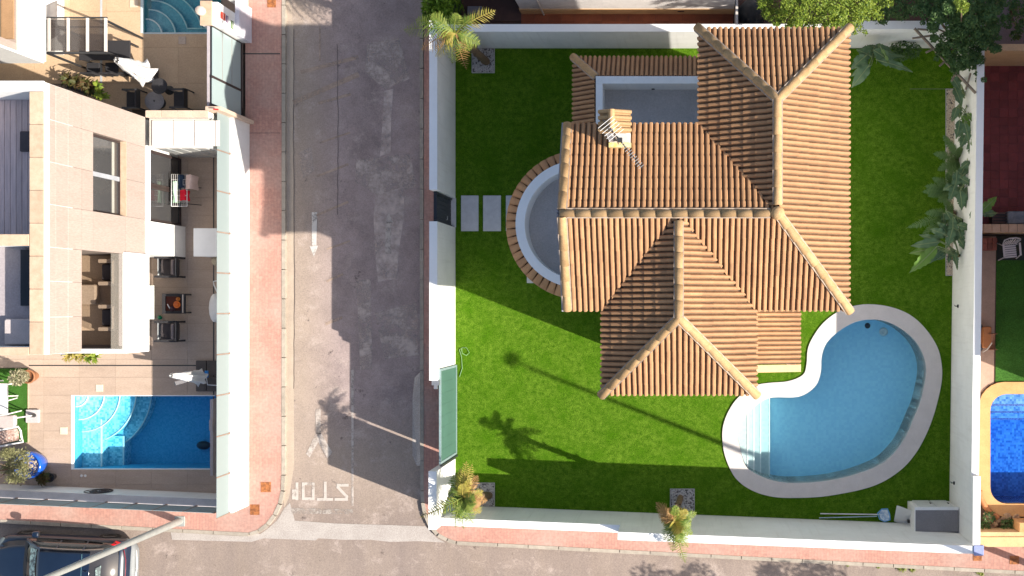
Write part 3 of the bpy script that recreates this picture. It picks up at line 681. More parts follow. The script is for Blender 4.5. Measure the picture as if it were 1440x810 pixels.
# small taps on the wall face
for px, py, z, lb in ((1342, 430.5, .9, 'small dark tap bracket on the east wall above the middle of the pool'), (1337, 674.5, .7, 'small dark tap bracket on the east wall near the equipment box')):
    o = MB(); q = P(px, py, 0); xw = exi(py)
    o.box(xw-.05, xw-.005, q.y-.05, q.y+.05, z, z+.05); o.tube([(xw-.05, q.y, z+.02), (xw-.11, q.y, z+.02), (xw-.11, q.y+.03, z-.06)], .015, 6)
    props(o.build('wall_tap', DARKM), lb, 'tap', 'taps on the east wall')
# ================================================================== THE VILLA
villa = thing('villa', 'white villa with terracotta tiled hip roof beside the kidney pool', 'house', (0, 2.5, 0))
ZE, ZR = 8.8, 10.03
VW, XE = X(795, ZE), X(1192, ZE)
YNE, YSE = Y(176, ZE), Y(435, ZE)        # north and south eave of the middle wing
YR = (YNE+YSE)/2
XBW = X(984, ZE); XBR = (XBW+XE)/2; YBN = Y(42, ZE); YBR = Y(140, ZR)
XCW, XCE = X(848, ZE), X(1062, ZE); XCR = (XCW+XCE)/2; YCS = Y(553, ZE); YCR = Y(447, ZR)
def body(b):
    # footprints are kept inside the eaves; storeys butt against each other
    b.box(VW+.3, XBW+.45, YSE+.45, YNE-.45, 0, ZE-.07)
    b.box(XBW+.453, XE-.5, YSE+.45, YBN-.12, 0, ZE-.07)
    b.box(XCW+.48, XCE-.45, YCS+.5, YSE+.447, 0, ZE-.07)
    b.add([(VW+.3, YSE+.45, ZE-.07), (VW+.3, YNE-.45, ZE-.07), (VW+.3, YR, ZR-.3), (VW+.5, YSE+.45, ZE-.07), (VW+.5, YNE-.45, ZE-.07), (VW+.5, YR, ZR-.3)], [(0, 2, 1), (3, 4, 5), (0, 3, 5, 2), (1, 2, 5, 4), (0, 1, 4, 3)])
part('wall', body, WHITE, villa)
part('soffit', lambda b: (b.box(VW+.05, XBW-.003, YSE+.06, YNE-.06, ZE-.066, ZE-.03), b.box(XBW, XE-.06, YSE+.06, YBN-.06, ZE-.066, ZE-.03), b.box(XCW+.06, XCE-.06, YCS+.06, YSE+.057, ZE-.066, ZE-.03)), WHITE2, villa)
def vwin(x0, x1, y0, y1, z0, z1, axis):
    w_ = part('window', lambda b: b.box(x0, x1, y0, y1, z0, z1), DGLASS, villa)
    if axis == 'x':
        part('window_frame', lambda b: (b.box(x0-.02, x1+.03, y0-.05, y0, z0-.05, z1+.05), b.box(x0-.02, x1+.03, y1, y1+.05, z0-.05, z1+.05), b.box(x0-.02, x1+.03, y0+.001, y1-.001, z0-.05, z0), b.box(x0-.02, x1+.03, y0+.001, y1-.001, z1, z1+.05), b.box(x0-.01, x1+.03, (y0+y1)/2-.03, (y0+y1)/2+.03, z0+.001, z1-.001)), WHITE2, w_)
    else:
        part('window_frame', lambda b: (b.box(x0-.05, x0, y0-.03, y1+.02, z0-.05, z1+.05), b.box(x1, x1+.05, y0-.03, y1+.02, z0-.05, z1+.05), b.box(x0+.001, x1-.001, y0-.03, y1+.02, z0-.05, z0), b.box(x0+.001, x1-.001, y0-.03, y1+.02, z1, z1+.05), b.box((x0+x1)/2-.03, (x0+x1)/2+.03, y0-.03, y1+.01, z0+.001, z1-.001)), WHITE2, w_)
for zz in (1.2, 4.2, 7.3):
    for yy in (1.2, 4.0): vwin(XE-.499, XE-.46, yy, yy+1.2, zz, zz+1.2, 'x')
    for xx in (-1.1, .2): vwin(xx, xx+.8, YCS+.46, YCS+.499, zz, zz+1.2, 'y')
roof = part('roof', lambda b: None or [b.add(p, [tuple(range(len(p)))]) for p in []], ROOFDK, villa) if False else None
planes = [
 ('n', [(VW, YNE, ZE), (XBW, YNE, ZE), (XBR, YR, ZR), (VW, YR, ZR)]),
 ('w', [(XBW, YBN, ZE), (XBW, YNE, ZE), (XBR, YR, ZR), (XBR, YBR, ZR)]),
 ('n2', [(XBW, YBN, ZE), (XE, YBN, ZE), (XBR, YBR, ZR)]),
 ('e', [(XE, YBN, ZE), (XBR, YBR, ZR), (XBR, YR, ZR), (XE, YSE, ZE)]),
 ('s', [(XBR, YR, ZR), (XCR, YR, ZR), (XCE, YSE, ZE), (XE, YSE, ZE)]),
 ('s2', [(VW, YR, ZR), (XCR, YR, ZR), (XCW, YSE, ZE), (VW, YSE, ZE)]),
 ('w2', [(XCR, YR, ZR), (XCW, YSE, ZE), (XCW, YCS, ZE), (XCR, YCR, ZR)]),
 ('e2', [(XCR, YR, ZR), (XCE, YSE, ZE), (XCE, YCS, ZE), (XCR, YCR, ZR)]),
 ('s3', [(XCW, YCS, ZE), (XCE, YCS, ZE), (XCR, YCR, ZR)]),
 # lower porch roof, and the skirt round the flat terrace
 ('porch', [(1.30, .3, 3.45), (3.52, .3, 2.75), (3.52, -1.80, 2.75), (1.30, -1.80, 3.45)]),
 ('k1', [(-3.42, 7.57, 3.25), (.78, 7.57, 3.25), (.78, 6.87, 3.85), (-2.71, 6.87, 3.85)]),
 ('k2', [(-3.42, 7.57, 3.25), (-2.71, 6.87, 3.85), (-2.71, 4.2, 3.85), (-3.42, 4.2, 3.25)]),
]
def deckb(b):
    for nm, p in planes:
        if nm in ('porch', 'k1', 'k2'): continue
        slab(b, p)
def slab(b, p):
    if True:
        q = [Vector(a) for a in p]; n = (q[1]-q[0]).cross(q[2]-q[0]).normalized()
        if n.z < 0: n = -n
        top = [a-n*.012 for a in q]; bot = [a-n*.06 for a in q]; k = len(q)
        b.add(top+bot, [tuple(range(k)), tuple(range(2*k-1, k-1, -1))]+[(i, (i+1) % k, k+(i+1) % k, k+i) for i in range(k)])
roof = part('roof', deckb, ROOFDK, villa)
part('porch_roof_slab', lambda b: slab(b, dict(planes)['porch']), ROOFDK, villa)
part('skirt_roof_slab', lambda b: (slab(b, dict(planes)['k1']), slab(b, dict(planes)['k2'])), ROOFDK, villa)
TWu, TL = .145, .340
prof = [(0, .010), (.018, .0), (.038, .004), (.044, .042), (.064, .076), (.110, .076), (.136, .040), (.145, .010)]
def tile_geo(step=.030, th=.014):
    """one roman tile, local: u across, v up the slope, w out; the lower end rides over the tile below"""
    v = []; f = []; n = len(prof)
    for (u, w_) in prof: v.append((u, -.012, w_+step))
    for (u, w_) in prof: v.append((u, TL+.002, w_*.93))
    for (u, w_) in prof: v.append((u, -.012, w_+step-th-.014))
    for i in range(n-1): f.append((i, i+1, n+i+1, n+i)); f.append((i, 2*n+i, 2*n+i+1, i+1))
    return v, f
TV, TF = tile_geo()
TILE_SHADE = M('shaded_tile_channel', (.165, .092, .048), (.10, .06, .035), scale=5, bmp=.2, lo=.4, hi=.65)  # shade in the tile channels, painted as a darker face colour
tme = bpy.data.meshes.new('roof_tile'); tme.from_pydata(TV, [], TF); tme.materials.append(TILE); tme.materials.append(TILE_SHADE); tme.update()
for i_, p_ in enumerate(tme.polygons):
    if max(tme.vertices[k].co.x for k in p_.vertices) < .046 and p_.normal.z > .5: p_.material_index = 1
full = []; cut = bmesh.new()
for nm, p in planes:
    q = [Vector(a) for a in p]
    n = (q[1]-q[0]).cross(q[2]-q[0]).normalized()
    if n.z < 0: n = -n
    u = Vector((0, 0, 1)).cross(n).normalized(); v = n.cross(u)
    if v.z < 0: u, v = -u, -v
    zmin = min(a.z for a in q); o = min([a for a in q if a.z < zmin+.01], key=lambda a: a.dot(u))
    loc = [((a-o).dot(u), (a-o).dot(v)) for a in q]
    ar = sum(loc[i][0]*loc[(i+1) % len(loc)][1]-loc[(i+1) % len(loc)][0]*loc[i][1] for i in range(len(loc)))
    if ar < 0: loc = loc[::-1]
    umin = min(a[0] for a in loc); umax = max(a[0] for a in loc); vmax = max(a[1] for a in loc)
    B = Matrix(((u.x, v.x, n.x, 0), (u.y, v.y, n.y, 0), (u.z, v.z, n.z, 0), (0, 0, 0, 1)))
    i0 = math.floor(umin/TWu)
    rng = random.Random(nm)
    for j in range(0, int(vmax/TL)+1):
        for i in range(i0, int(umax/TWu)+1):
            a0, b0 = i*TWu, j*TL
            cs = [(a0, b0), (a0+TWu, b0), (a0+TWu, b0+TL), (a0, b0+TL)]
            def side(c, e0, e1): return (e1[0]-e0[0])*(c[1]-e0[1])-(e1[1]-e0[1])*(c[0]-e0[0])
            allin = True; out = False
            for k in range(len(loc)):
                e0, e1 = loc[k], loc[(k+1) % len(loc)]
                L = math.hypot(e1[0]-e0[0], e1[1]-e0[1]); ss = [side(c, e0, e1)/L for c in cs]
                if min(ss) < -.004: allin = False
                if max(ss) < .02: out = True
            if out: continue
            M4 = Matrix.Translation(o) @ B @ Matrix.Translation((a0+rng.uniform(-.003, .003), b0+rng.uniform(-.006, .006), rng.uniform(-.003, .004))) @ Matrix.Rotation(rng.uniform(-.012, .012), 4, 'Z')
            if allin:
                c = M4 @ Vector((.1, .16, 0)); d = Vector((0, 0, HC))-c
                full.append((abs(d.normalized().dot(n))/d.length_squared, M4))
            else:
                tb = bmesh.new(); vs = [tb.verts.new(M4 @ Vector(t_)) for t_ in TV]
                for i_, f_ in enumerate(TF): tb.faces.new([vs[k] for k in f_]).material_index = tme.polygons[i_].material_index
                for k in range(len(loc)):
                    e0, e1 = loc[k], loc[(k+1) % len(loc)]
                    pc = o+u*e0[0]+v*e0[1]; ed = (u*(e1[0]-e0[0])+v*(e1[1]-e0[1])).normalized(); pn = ed.cross(n)
                    if (e1[1] < .01 and e0[1] < .01): continue
                    bmesh.ops.bisect_plane(tb, geom=tb.verts[:]+tb.edges[:]+tb.faces[:], plane_co=pc, plane_no=pn, clear_outer=True)
                mt = bpy.data.meshes.new('tmp'); tb.to_mesh(mt); tb.free(); cut.from_mesh(mt); bpy.data.meshes.remove(mt)
full.sort(key=lambda a: -a[0])
for k, (s_, M4) in enumerate(full):
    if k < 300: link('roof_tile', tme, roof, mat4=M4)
    else:
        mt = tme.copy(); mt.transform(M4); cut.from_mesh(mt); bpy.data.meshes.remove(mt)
cm = bpy.data.meshes.new('roof_tiles'); cut.to_mesh(cm); cut.free(); cm.transform(Matrix.Translation(-org(roof))); cm.materials.append(TILE); cm.materials.append(TILE_SHADE)
o = bpy.data.objects.new('roof_tiles', cm); COL.objects.link(o); o.parent = roof; o['kind'] = 'stuff'
print('tiles', len(full))
def ridge_geo(L=.44, r0=.125, r1=.105, n=7):
    v = []; f = []
    for (y, r, zz) in ((-.02, r0, .022), (L+.02, r1, .0), (-.02, r0-.02, .022)):
        for k in range(n+1):
            a = math.pi*k/n; v.append((r*math.cos(a), y, r*math.sin(a)*.85+zz))
    for k in range(n): f.append((k, n+1+k, n+2+k, k+1)); f.append((k, k+1, 2*(n+1)+k+1, 2*(n+1)+k))
    return v, f
RV, RF = ridge_geo(); rme = bpy.data.meshes.new('ridge_tile'); rme.from_pydata(RV, [], RF); rme.materials.append(RIDGE); rme.update()
for p_ in rme.polygons: p_.use_smooth = True
def ridge(a, b, lift=.045, step=.40, sc_=.88, mort=True):
    a = Vector(a)+Vector((0, 0, lift)); b = Vector(b)+Vector((0, 0, lift)); d = b-a; n = max(1, round(d.length/step)); d.normalize(); L = (b-a).length/n
    x = d.cross(Vector((0, 0, 1))).normalized(); z = x.cross(d)
    for i in range(n):
        q = a+d*L*i
        B = Matrix(((x.x, d.x, z.x, q.x), (x.y, d.y, z.y, q.y), (x.z, d.z, z.z, q.z), (0, 0, 0, 1))) @ Matrix.Diagonal((sc_, L/.44, sc_, 1)) @ Matrix.Rotation(random.uniform(-.02, .02), 4, 'Z')
        link('ridge_tile', rme, roof, mat4=B)
    if mort: part('mortar_bed', lambda m: m.beam(a-z*.005, b-z*.005, .285*sc_, .06, up=z), MORTAR, roof)
ridge((XBR, YR+.22, ZR), (XBR, YBR, ZR))
ridge((VW+.02, YR, ZR), (XBR-.18, YR, ZR))
ridge((XCR, YR-.2, ZR), (XCR, YCR, ZR))
ridge((XBW-.07, YBN+.06, ZE), (XBR, YBR, ZR)); ridge((XE+.06, YBN+.06, ZE), (XBR, YBR, ZR)); ridge((XE+.06, YSE-.06, ZE), (XBR, YR, ZR))
ridge((XCW-.05, YCS-.06, ZE), (XCR, YCR, ZR)); ridge((XCE+.05, YCS-.06, ZE), (XCR, YCR, ZR))
ridge((VW+.06, YSE, ZE+.02), (VW+.06, YR-.1, ZR+.02), step=.4); ridge((VW+.06, YNE, ZE+.02), (VW+.06, YR+.1, ZR+.02), step=.4)
ridge((-3.46, 7.61, 3.25), (-2.72, 6.88, 3.86), step=.52)
def vall(a, b):
    part('valley_gutter', lambda m: m.beam(Vector(a)+Vector((0, 0, .035)), Vector(b)+Vector((0, 0, .035)), .11, .012), M('dark_valley_metal', (.07, .045, .035), rough=.7), roof)
vall((XBW, YNE, ZE), (XBR-.1, YR+.12, ZR-.07)); vall((XCW, YSE, ZE), (XCR-.06, YR-.07, ZR-.04)); vall((XCE, YSE, ZE), (XCR+.06, YR-.07, ZR-.04))
part('roof_knob', lambda b: b.lathe((XBR, YR, ZR+.02), [(.17, 0), (.17, .12), (.10, .18), (.02, .2)], 12), RIDGE, roof)
part('verge_board', lambda b: (b.beam((VW-.06, YSE-.02, ZE-.02), (VW-.06, YR, ZR-.02), .05, .16), b.beam((VW-.06, YNE+.02, ZE-.02), (VW-.06, YR, ZR-.02), .05, .16)), M('grey_verge', (.35, .33, .35)), roof)
# porch: its last row and verge piece, and two posts under it
part('verge_course', lambda b: b.add([(1.30, -1.82, 3.50), (3.56, -1.82, 2.80), (3.56, -2.05, 2.76), (1.30, -2.05, 3.46), (1.30, -1.82, 3.4), (3.56, -1.82, 2.7), (3.56, -2.05, 2.66), (1.30, -2.05, 3.36)], [(0, 3, 2, 1), (4, 5, 6, 7), (0, 1, 5, 4), (1, 2, 6, 5), (2, 3, 7, 6), (3, 0, 4, 7)]), M('smooth_pale_tile', (.56, .36, .20), (.50, .31, .16)), roof)
for yy in (-1.9, -.3): part('porch_post', lambda b: b.cbox(3.25, 3.42, yy, yy+.17, 0, 2.68, .01), WHITE, villa)
# --- flat terrace with parapet
part('terrace_wall', lambda b: b.box(-2.62, .79, YNE-.447, 6.78, 0, 3.05), WHITE, villa)
tf = part('terrace_floor', lambda b: b.box(-2.55, .78, YNE-.444, 6.70, 3.052, 3.10), TGREY, villa)
ph = 4.1
part('parapet', lambda b: (b.box(-2.70, .78, 6.64, 6.86, 3.051, ph), b.box(-2.70, -2.50, YNE-.444, 6.637, 3.051, ph)), WHITE, villa)
part('floor_drain', lambda b: b.lathe((X(918.5, 3.3), 6.63, 3.3), [(.05, 0), (.05, .02), (.01, .02)], 10, axis=(0, -1, 0)), DARKM, villa)
# --- round terrace on the street side
cx, cy, R = -3.19, 2.44, 1.91
def half(r, a0=78, a1=282, n=40): return [(cx+r*math.cos(math.radians(lerp(a0, a1, i/n))), cy+r*math.sin(math.radians(lerp(a0, a1, i/n)))) for i in range(n+1)]
part('round_wall', lambda b: b.prism(half(1.70)+[(VW+.29, cy-1.70), (VW+.29, cy+1.70)], 0, 3.05), WHITE, villa)
part('round_floor', lambda b: b.prism(half(1.66)+[(VW+.29, cy-1.66), (VW+.29, cy+1.66)], 3.052, 3.12), TGREY, villa)
def ringwall(b, r0, r1, z0, z1):
    o_, i_ = half(r1), half(r0); k = len(o_)
    v = [(*p, z0) for p in o_]+[(*p, z0) for p in i_]+[(*p, z1) for p in o_]+[(*p, z1) for p in i_]
    f = []
    for i in range(k-1):
        f += [(i, i+1, 2*k+i+1, 2*k+i), (k+i+1, k+i, 3*k+i, 3*k+i+1), (2*k+i, 2*k+i+1, 3*k+i+1, 3*k+i)]
    f += [(0, 2*k, 3*k, k), (k-1, 2*k-1, 4*k-1, 3*k-1)]
    b.add(v, f)
part('round_parapet', lambda b: ringwall(b, 1.64, 1.91, 3.051, ph), WHITE2, villa)
NT = 27
for i in range(NT):
    a = math.radians(lerp(95, 265, i/(NT-1)))
    def rt(b):
        d = Vector((math.cos(a), math.sin(a), 0)); tt = Vector((-d.y, d.x, 0)); c = Vector((cx, cy, 0))
        v = []; n = 6
        for r, hw, z in ((1.90, .085, 3.93), (2.25, .135, 3.62)):
            for k in range(n+1):
                q = math.pi*k/n; v.append(c+d*r+tt*hw*math.cos(q)+Vector((0, 0, z+hw*1.05*math.sin(q))))
        for k in range(n+1):
            q = math.pi*k/n; v.append(c+d*2.24+tt*.105*math.cos(q)+Vector((0, 0, 3.60+.105*.75*math.sin(q))))
        b.add(v, [(k, n+1+k, n+2+k, k+1) for k in range(n)]+[(n+1+k, 2*n+2+k, 2*n+3+k, n+2+k) for k in range(n)], smooth=True)
    part('eave_tile', rt, TILE, villa)
part('eave_underlay', lambda b: ringwall(b, 1.89, 2.16, 3.50, 3.66), ROOFDK, villa)
# --- chimney
zc = 11.3
chx, chy = X(865, zc), Y(172, zc)
ch = part('chimney', lambda b: b.box(chx-.25, chx+.25, chy-.20, chy+.20, ZE+.1, zc-.02), WHITE, villa)
part('flashing', lambda b: b.box(chx-.28, chx+.28, chy-.32, chy-.203, ZE+.25, ZE+.6), M('yellowed_flashing', (.50, .40, .10), (.55, .5, .4), scale=6), ch)
def cap(b):
    hw, hd, h = .36, .25, .18
    v = [(chx-hw, chy-hd, zc), (chx-hw*.2, chy-hd, zc+h), (chx+hw, chy-hd, zc), (chx-hw, chy+hd, zc), (chx-hw*.2, chy+hd, zc+h), (chx+hw, chy+hd, zc), (chx-hw, chy-hd, zc-.06), (chx+hw, chy-hd, zc-.06), (chx-hw, chy+hd, zc-.06), (chx+hw, chy+hd, zc-.06)]
    b.add(v, [(0, 1, 4, 3), (1, 2, 5, 4), (6, 7, 2, 1, 0), (9, 8, 3, 4, 5), (6, 0, 3, 8), (2, 7, 9, 5), (6, 8, 9, 7)])
    for k in range(4):
        y = chy-hd+.07+k*.14
        b.tube([(chx-hw*.2+.02, y, zc+h+.005), (chx+hw+.02, y, zc+.02)], .05, 6); b.tube([(chx-hw*.2-.02, y, zc+h+.005), (chx-hw-.02, y, zc+.02)], .05, 6)
part('chimney_cap', cap, RIDGE, ch)
part('cap_ridge', lambda b: b.tube([(chx-.07, chy-.27, zc+.21), (chx-.07, chy+.27, zc+.21)], .075, 8), RIDGE, ch)
# --- aerial
ant = thing('tv_aerial', 'long metal television aerial fixed to the chimney over the tiles', 'aerial', P(872, 200, 9.3))
za = 11.8
part('mast', lambda b: b.tube([(chx-.02, chy-.26, 9.6), (chx-.04, chy-.26, za+.1)], .022, 8), STEEL, ant)
p0 = P(848, 168, za); p1 = P(872, 197, za); p2 = P(903, 236, za)
def el_(b, p0, p1, n, half_, tilt=0):
    p0 = Vector(p0); p1 = Vector(p1); d = (p1-p0).normalized(); s_ = d.cross(Vector((0, 0, 1))).normalized()
    for i in range(n):
        c = p0+(p1-p0)*((i+.5)/n); b.tube([c-s_*half_, c+s_*half_], .007, 5)
part('boom', lambda b: (b.tube([p0, p2], .014, 6)), DARKM, ant)
part('reflector', lambda b: el_(b, P(850, 170, za+.02), P(868, 192, za+.02), 6, .22), PVC, ant)
part('director_rods', lambda b: el_(b, P(874, 200, za+.02), p2+Vector((0, 0, .02)), 12, .075), STEEL, ant)
part('dipole_box', lambda b: b.box(p1.x-.05, p1.x+.05, p1.y-.05, p1.y+.05, za-.05, za+.06), DARKM, ant)
part('clamp', lambda b: b.box(chx-.10, chx+.02, chy-.30, chy-.205, 10.3, 10.42), DARKM, ant)
# ================================================================== WEST PLOTS
def tiles(parent, rects, tw, th_, z, mat, name='floor_tile', ox=0, oy=0, gap=.006, th0=.03):
    """floor laid from single tiles; whole and cut pieces share meshes by size"""
    cache = {}
    for (x0, x1, y0, y1) in rects:
        i = math.floor((x0-ox)/tw)
        while ox+i*tw < x1:
            j = math.floor((y0-oy)/th_)
            off = 0
            while oy+j*th_ < y1:
                a0, a1 = max(x0, ox+i*tw)+gap/2, min(x1, ox+(i+1)*tw)-gap/2
                b0, b1 = max(y0, oy+j*th_)+gap/2, min(y1, oy+(j+1)*th_)-gap/2
                if a1-a0 > .02 and b1-b0 > .02:
                    k = (round(a1-a0, 3), round(b1-b0, 3))
                    if k not in cache:
                        m = MB(); m.box(-k[0]/2, k[0]/2, -k[1]/2, k[1]/2, -th0, 0); cache[k] = m.mesh(name, mat)
                    link(name, cache[k], parent, loc=((a0+a1)/2, (b0+b1)/2, z+random.uniform(0, .002)))
                j += 1
            i += 1
# ---- terrace of the near plot
ZT = .05
xl, xr = -25.5, X(350)-.255
floorA = MB()
YS0 = lambda x: Y(680)+(-(x-X(0)))*.0433      # foot of the south fence wall, terrace side
floorA.sheet([[(-40, Y(222)+1.4), (xr, Y(222)+1.4), (xr, YS0(xr)), (-40, YS0(-40))], A_IN], ZT-.04)
fa = floorA.build('terrace_floor', GROUT, kind='structure')
fa['label'] = 'beige tiled terrace round the rectangular turquoise pool'; del fa['label']
rA = [(X(214), xr, A_Y1, Y(218)), (X(42), X(214), A_Y1, Y(492)), (X(-20), X(42), Y(517), Y(492)), (X(42), A_X0-.02, YS0(-20)-.02, A_Y1), (A_X0-.02, A_X1+.02, YS0(-17)-.30, A_Y0), (A_X1+.02, xr, YS0(-15)-.1, A_Y1), (X(-20), X(42), YS0(-22)-.05, Y(622))]
tiles(fa, rA, 1.20, .60, ZT, TERR, ox=X(214), oy=A_Y1)
tb = MB(); tb.sheet([[(X(-60), Y(622)), (X(41), Y(622)), (X(41), Y(518)), (X(-60), Y(518))]], ZT+.01); tb.build('garden_turf', TURF2, kind='structure')
s = MB(); s.box(X(40.6), X(42), Y(622), Y(517.5), ZT-.03, ZT+.02); s.build('turf_edging', CAPST, fa)
for (a, b_, c, d) in ((X(42), X(300), Y(514.6), Y(513.0)), (X(300.5), X(302.3), Y(665), Y(222))):
    s = MB(); s.box(a, b_, c, d, ZT+.001, ZT+.005); s.build('drain_channel', DARKM, fa)
for x, y in ((141, 545.5), (91, 605.5)):
    s = MB(); s.cbox(X(x-5), X(x+5), Y(y+5), Y(y-5), ZT, ZT+.02, .006); s.build('skimmer_lid', M('cream_plastic_lid', (.72, .60, .46), rough=.5, bmp=0), fa)
for x in (114.7, 120):
    s = MB(); s.lathe(P(x, 669, ZT), [(.045, 0), (.045, .015), (.01, .02)], 10); s.build('floor_light', PVC, fa)
# ---- pool of the near plot
poolA = thing('rectangular_pool', 'deep blue rectangular pool with curved corner steps on the beige terrace', 'swimming pool', ((A_X0+A_X1)/2, (A_Y0+A_Y1)/2, 0))
pool_shell(poolA, A_IN, 1.5, MOS_L, ztop=ZT-.01)
MOS_S = mosaic('sunny_step_mosaic', (.10, .42, .56), (.42, .78, .88), .06)
part('rim', lambda b: (b.box(A_X0-.04, A_X0+.03, A_Y0, A_Y1, -.02, ZT+.012), b.box(A_X0+.031, A_X1, A_Y1-.03, A_Y1, -.02, ZT+.006), b.box(A_X0+.031, A_X1, A_Y0, A_Y0+.03, -.02, ZT+.006)), WHITE2, poolA)
def qring(r, n=14, x0=A_X0, y0=A_Y1, sx=1, sy=-1): return [(x0+.001, y0-.001*1)]+[(x0+sx*r*math.cos(math.radians(90*i/n)), y0+sy*r*math.sin(math.radians(90*i/n))) for i in range(n+1)]
def qstep(t, cx0, cy0, sx, sy, r, z, mat, zb, lim=None):
    n = 16; arc_ = [(cx0+sx*r*math.cos(math.radians(90*i/n)), cy0+sy*r*math.sin(math.radians(90*i/n))) for i in range(n+1)]
    if lim: arc_ = [(min(max(x, lim[0]), lim[1]), min(max(y, lim[2]), lim[3])) for x, y in arc_]
    b = MB(); b.prism([(cx0+sx*.004, cy0+sy*.004)]+arc_, zb, z); b.build('pool_step', mat, t)
    e = MB(); e.tube([(x, y, z+.004) for x, y in arc_], .026, 5); e.build('step_edge', NOSE, t)
for r, z, in ((17/42, -.18), (36/42, -.36), (54/42, -.56), (72/42, -.80), (88/42, -1.10)):
    qstep(poolA, A_X0, A_Y1, 1, -1, r, z, MOS_S, -1.49, (A_X0, A_X1, A_Y0, A_Y1))
for (a, c, d, z) in ((X(131.5), A_Y0, Y(592), -.562), (X(154), A_Y0, Y(618), -.99)):
    b = MB(); b.box(A_X0+.005, a, c+.005, d, -1.488, z); b.build('pool_bench', MOS_S, poolA)
    e = MB(); e.box(a-.05, a+.002, c+.01, d, z-.02, z+.006); e.build('step_edge', NOSE, poolA)
wv = MB(); wv.box(A_X0+.002, A_X1-.002, A_Y0+.002, A_Y1-.002, -1.49, -.08); props(wv.build('pool_water', W_L), kind='structure')
o = MB(); o.lathe(P(287, 626, -1.4), [(.02, -.05), (.22, -.03), (.24, .06), (.16, .14), (.03, .15)], 14, sx=1.0, sy=.62); o.box(P(287,626).x+.02-.25, P(287,626).x-.08, P(287,626).y-.12, P(287,626).y+.12, -1.44, -1.38)
props(o.build('pool_cleaner', DARKM), 'small dark robot cleaner on the floor at the right end of the rectangular pool', 'pool cleaner')
s = MB(); s.box(A_X1+.005, A_X1+.10, Y(666), Y(560), ZT, ZT+.45); s.box(A_X1+.005, A_X1+.11, Y(603), Y(588), ZT+.451, ZT+.52); props(s.build('pool_ledge', M('pinkish_ledge', (.50, .42, .40))), 'narrow pinkish ledge between the rectangular pool and the glass fence', 'ledge')
# ---- glass fence on the street side and the south side
def glass_fence(a, b, label, hm, hg, npan, tw_=.25, glass_in=.11, hose=False, cap_='cream_cap'):
    """a->b outer foot; wall body towards the left; frosted panels on top"""
    a = Vector((*a, 0)); b = Vector((*b, 0)); d = (b-a); L = d.length; d.normalize(); u = Vector((-d.y, d.x, 0))
    t = thing('glass_fence', label, 'fence', (a+b)/2, 'white walls topped with frosted glass')
    m = MB(); q = [a, b, b+u*tw_, a+u*tw_]; m.prism([(p.x, p.y) for p in q], 0, hm-.04); m.build('wall_body', WHITE, t)
    m = MB(); q = [a-u*.01, b-u*.01, b+u*(tw_+.01), a+u*(tw_+.01)]; m.prism([(p.x, p.y) for p in q], hm-.038, hm); m.build('coping', M('pinkish_white_cap', (.70, .64, .62)), t)
    for i in range(npan):
        p, q_ = a+d*(L*i/npan)+u*glass_in, a+d*(L*(i+1)/npan)+u*glass_in
        m = MB(); m.beam(Vector((*(p+d*.022)[:2], (hm+hg)/2+.02)), Vector((*(q_-d*.022)[:2], (hm+hg)/2+.02)), .014, hg-hm-.04); m.build('glass_panel', FROST, t)
    for i in range(npan+1):
        p = a+d*(L*i/npan)+u*glass_in
        m = MB(); m.box(p.x-.015, p.x+.015, p.y-.015, p.y+.015, hm, hg-.01); m.box(p.x-.035, p.x+.035, p.y-.03, p.y+.03, hm, hm+.06); m.build('fence_post', M('bronze_post', (.33, .22, .17), rough=.5, bmp=0), t)
    return t
yA0, yA1 = Y(711), Y(170)
glass_fence((X(350), yA0), (X(351), yA1), 'tall white wall topped with frosted glass between the pink pavement and the near terrace', 1.37, 2.35, 10)
xa = X(-150); 
def yfo(x): return YS0(x)-.30
glass_fence((xa, yfo(xa)), (X(350)-.27, yfo(X(350)-.27)), 'white wall topped with slanting line of frosted glass panels above the parked car', 1.2, 2.2, 12, .30, .06)
# round wall ornament
t = thing('wall_ornament', 'dark round openwork ornament on the inside of the white wall below the pool', 'wall decoration', P(137, 688, .7))
oc = Vector((X(138, .7), YS0(X(138, .7))+.012, .68))
def orn(b):
    for r in (.42, .26): b.tube([oc+Vector((r*math.cos(a*math.pi/12), 0, r*math.sin(a*math.pi/12))) for a in range(25)], .022, 6)
    for k in range(10): a = k*math.pi/5; b.tube([oc, oc+Vector((.42*math.cos(a), 0, .42*math.sin(a)))], .014, 5)
part('ring', orn, BROWNM, t)
# ---- house of the near plot
XF = -16.8; ZTOP = 8.37
YN_, YS_ = 5.86, -1.28
hA = thing('modern_house', 'flat roofed cream clad house with roof deck and inset balcony, left of the street', 'house', (-19, 2.3, 0))
W1 = (2.68, 4.92, 3.98, 5.85); BO = (-1.20, 1.55, 4.16, 6.45)
# solid core of the upper storeys with the two openings left out
def core(b):
    x0, x1 = -27, XF-.03
    b.box(x0, x1, W1[1], YN_, 2.75, ZTOP-1.45); b.box(x0, x1, BO[1]+.02, W1[0], 2.75, ZTOP-1.45)
    b.box(x0, x1, W1[0], W1[1], 2.75, W1[2]); b.box(x0, x1, W1[0], W1[1], W1[3], ZTOP-1.45)
    b.box(x0, XF-.24, W1[0]+.001, W1[1]-.001, W1[2], W1[3])
    b.box(x0, x1, YS_, BO[1]+.02, BO[3], ZTOP-1.45)
    b.box(x0, -18.9, YS_, BO[1]+.02, 2.75, BO[3]); b.box(x0, x1-.02, YS_+.08, BO[1]+.02, 2.75, 3.05)
    b.box(-18.899, x1, YS_, YS_+.075, 2.75, 3.06)
part('upper_walls', core, M('shadow_gap_render', (.24, .19, .16)), hA)
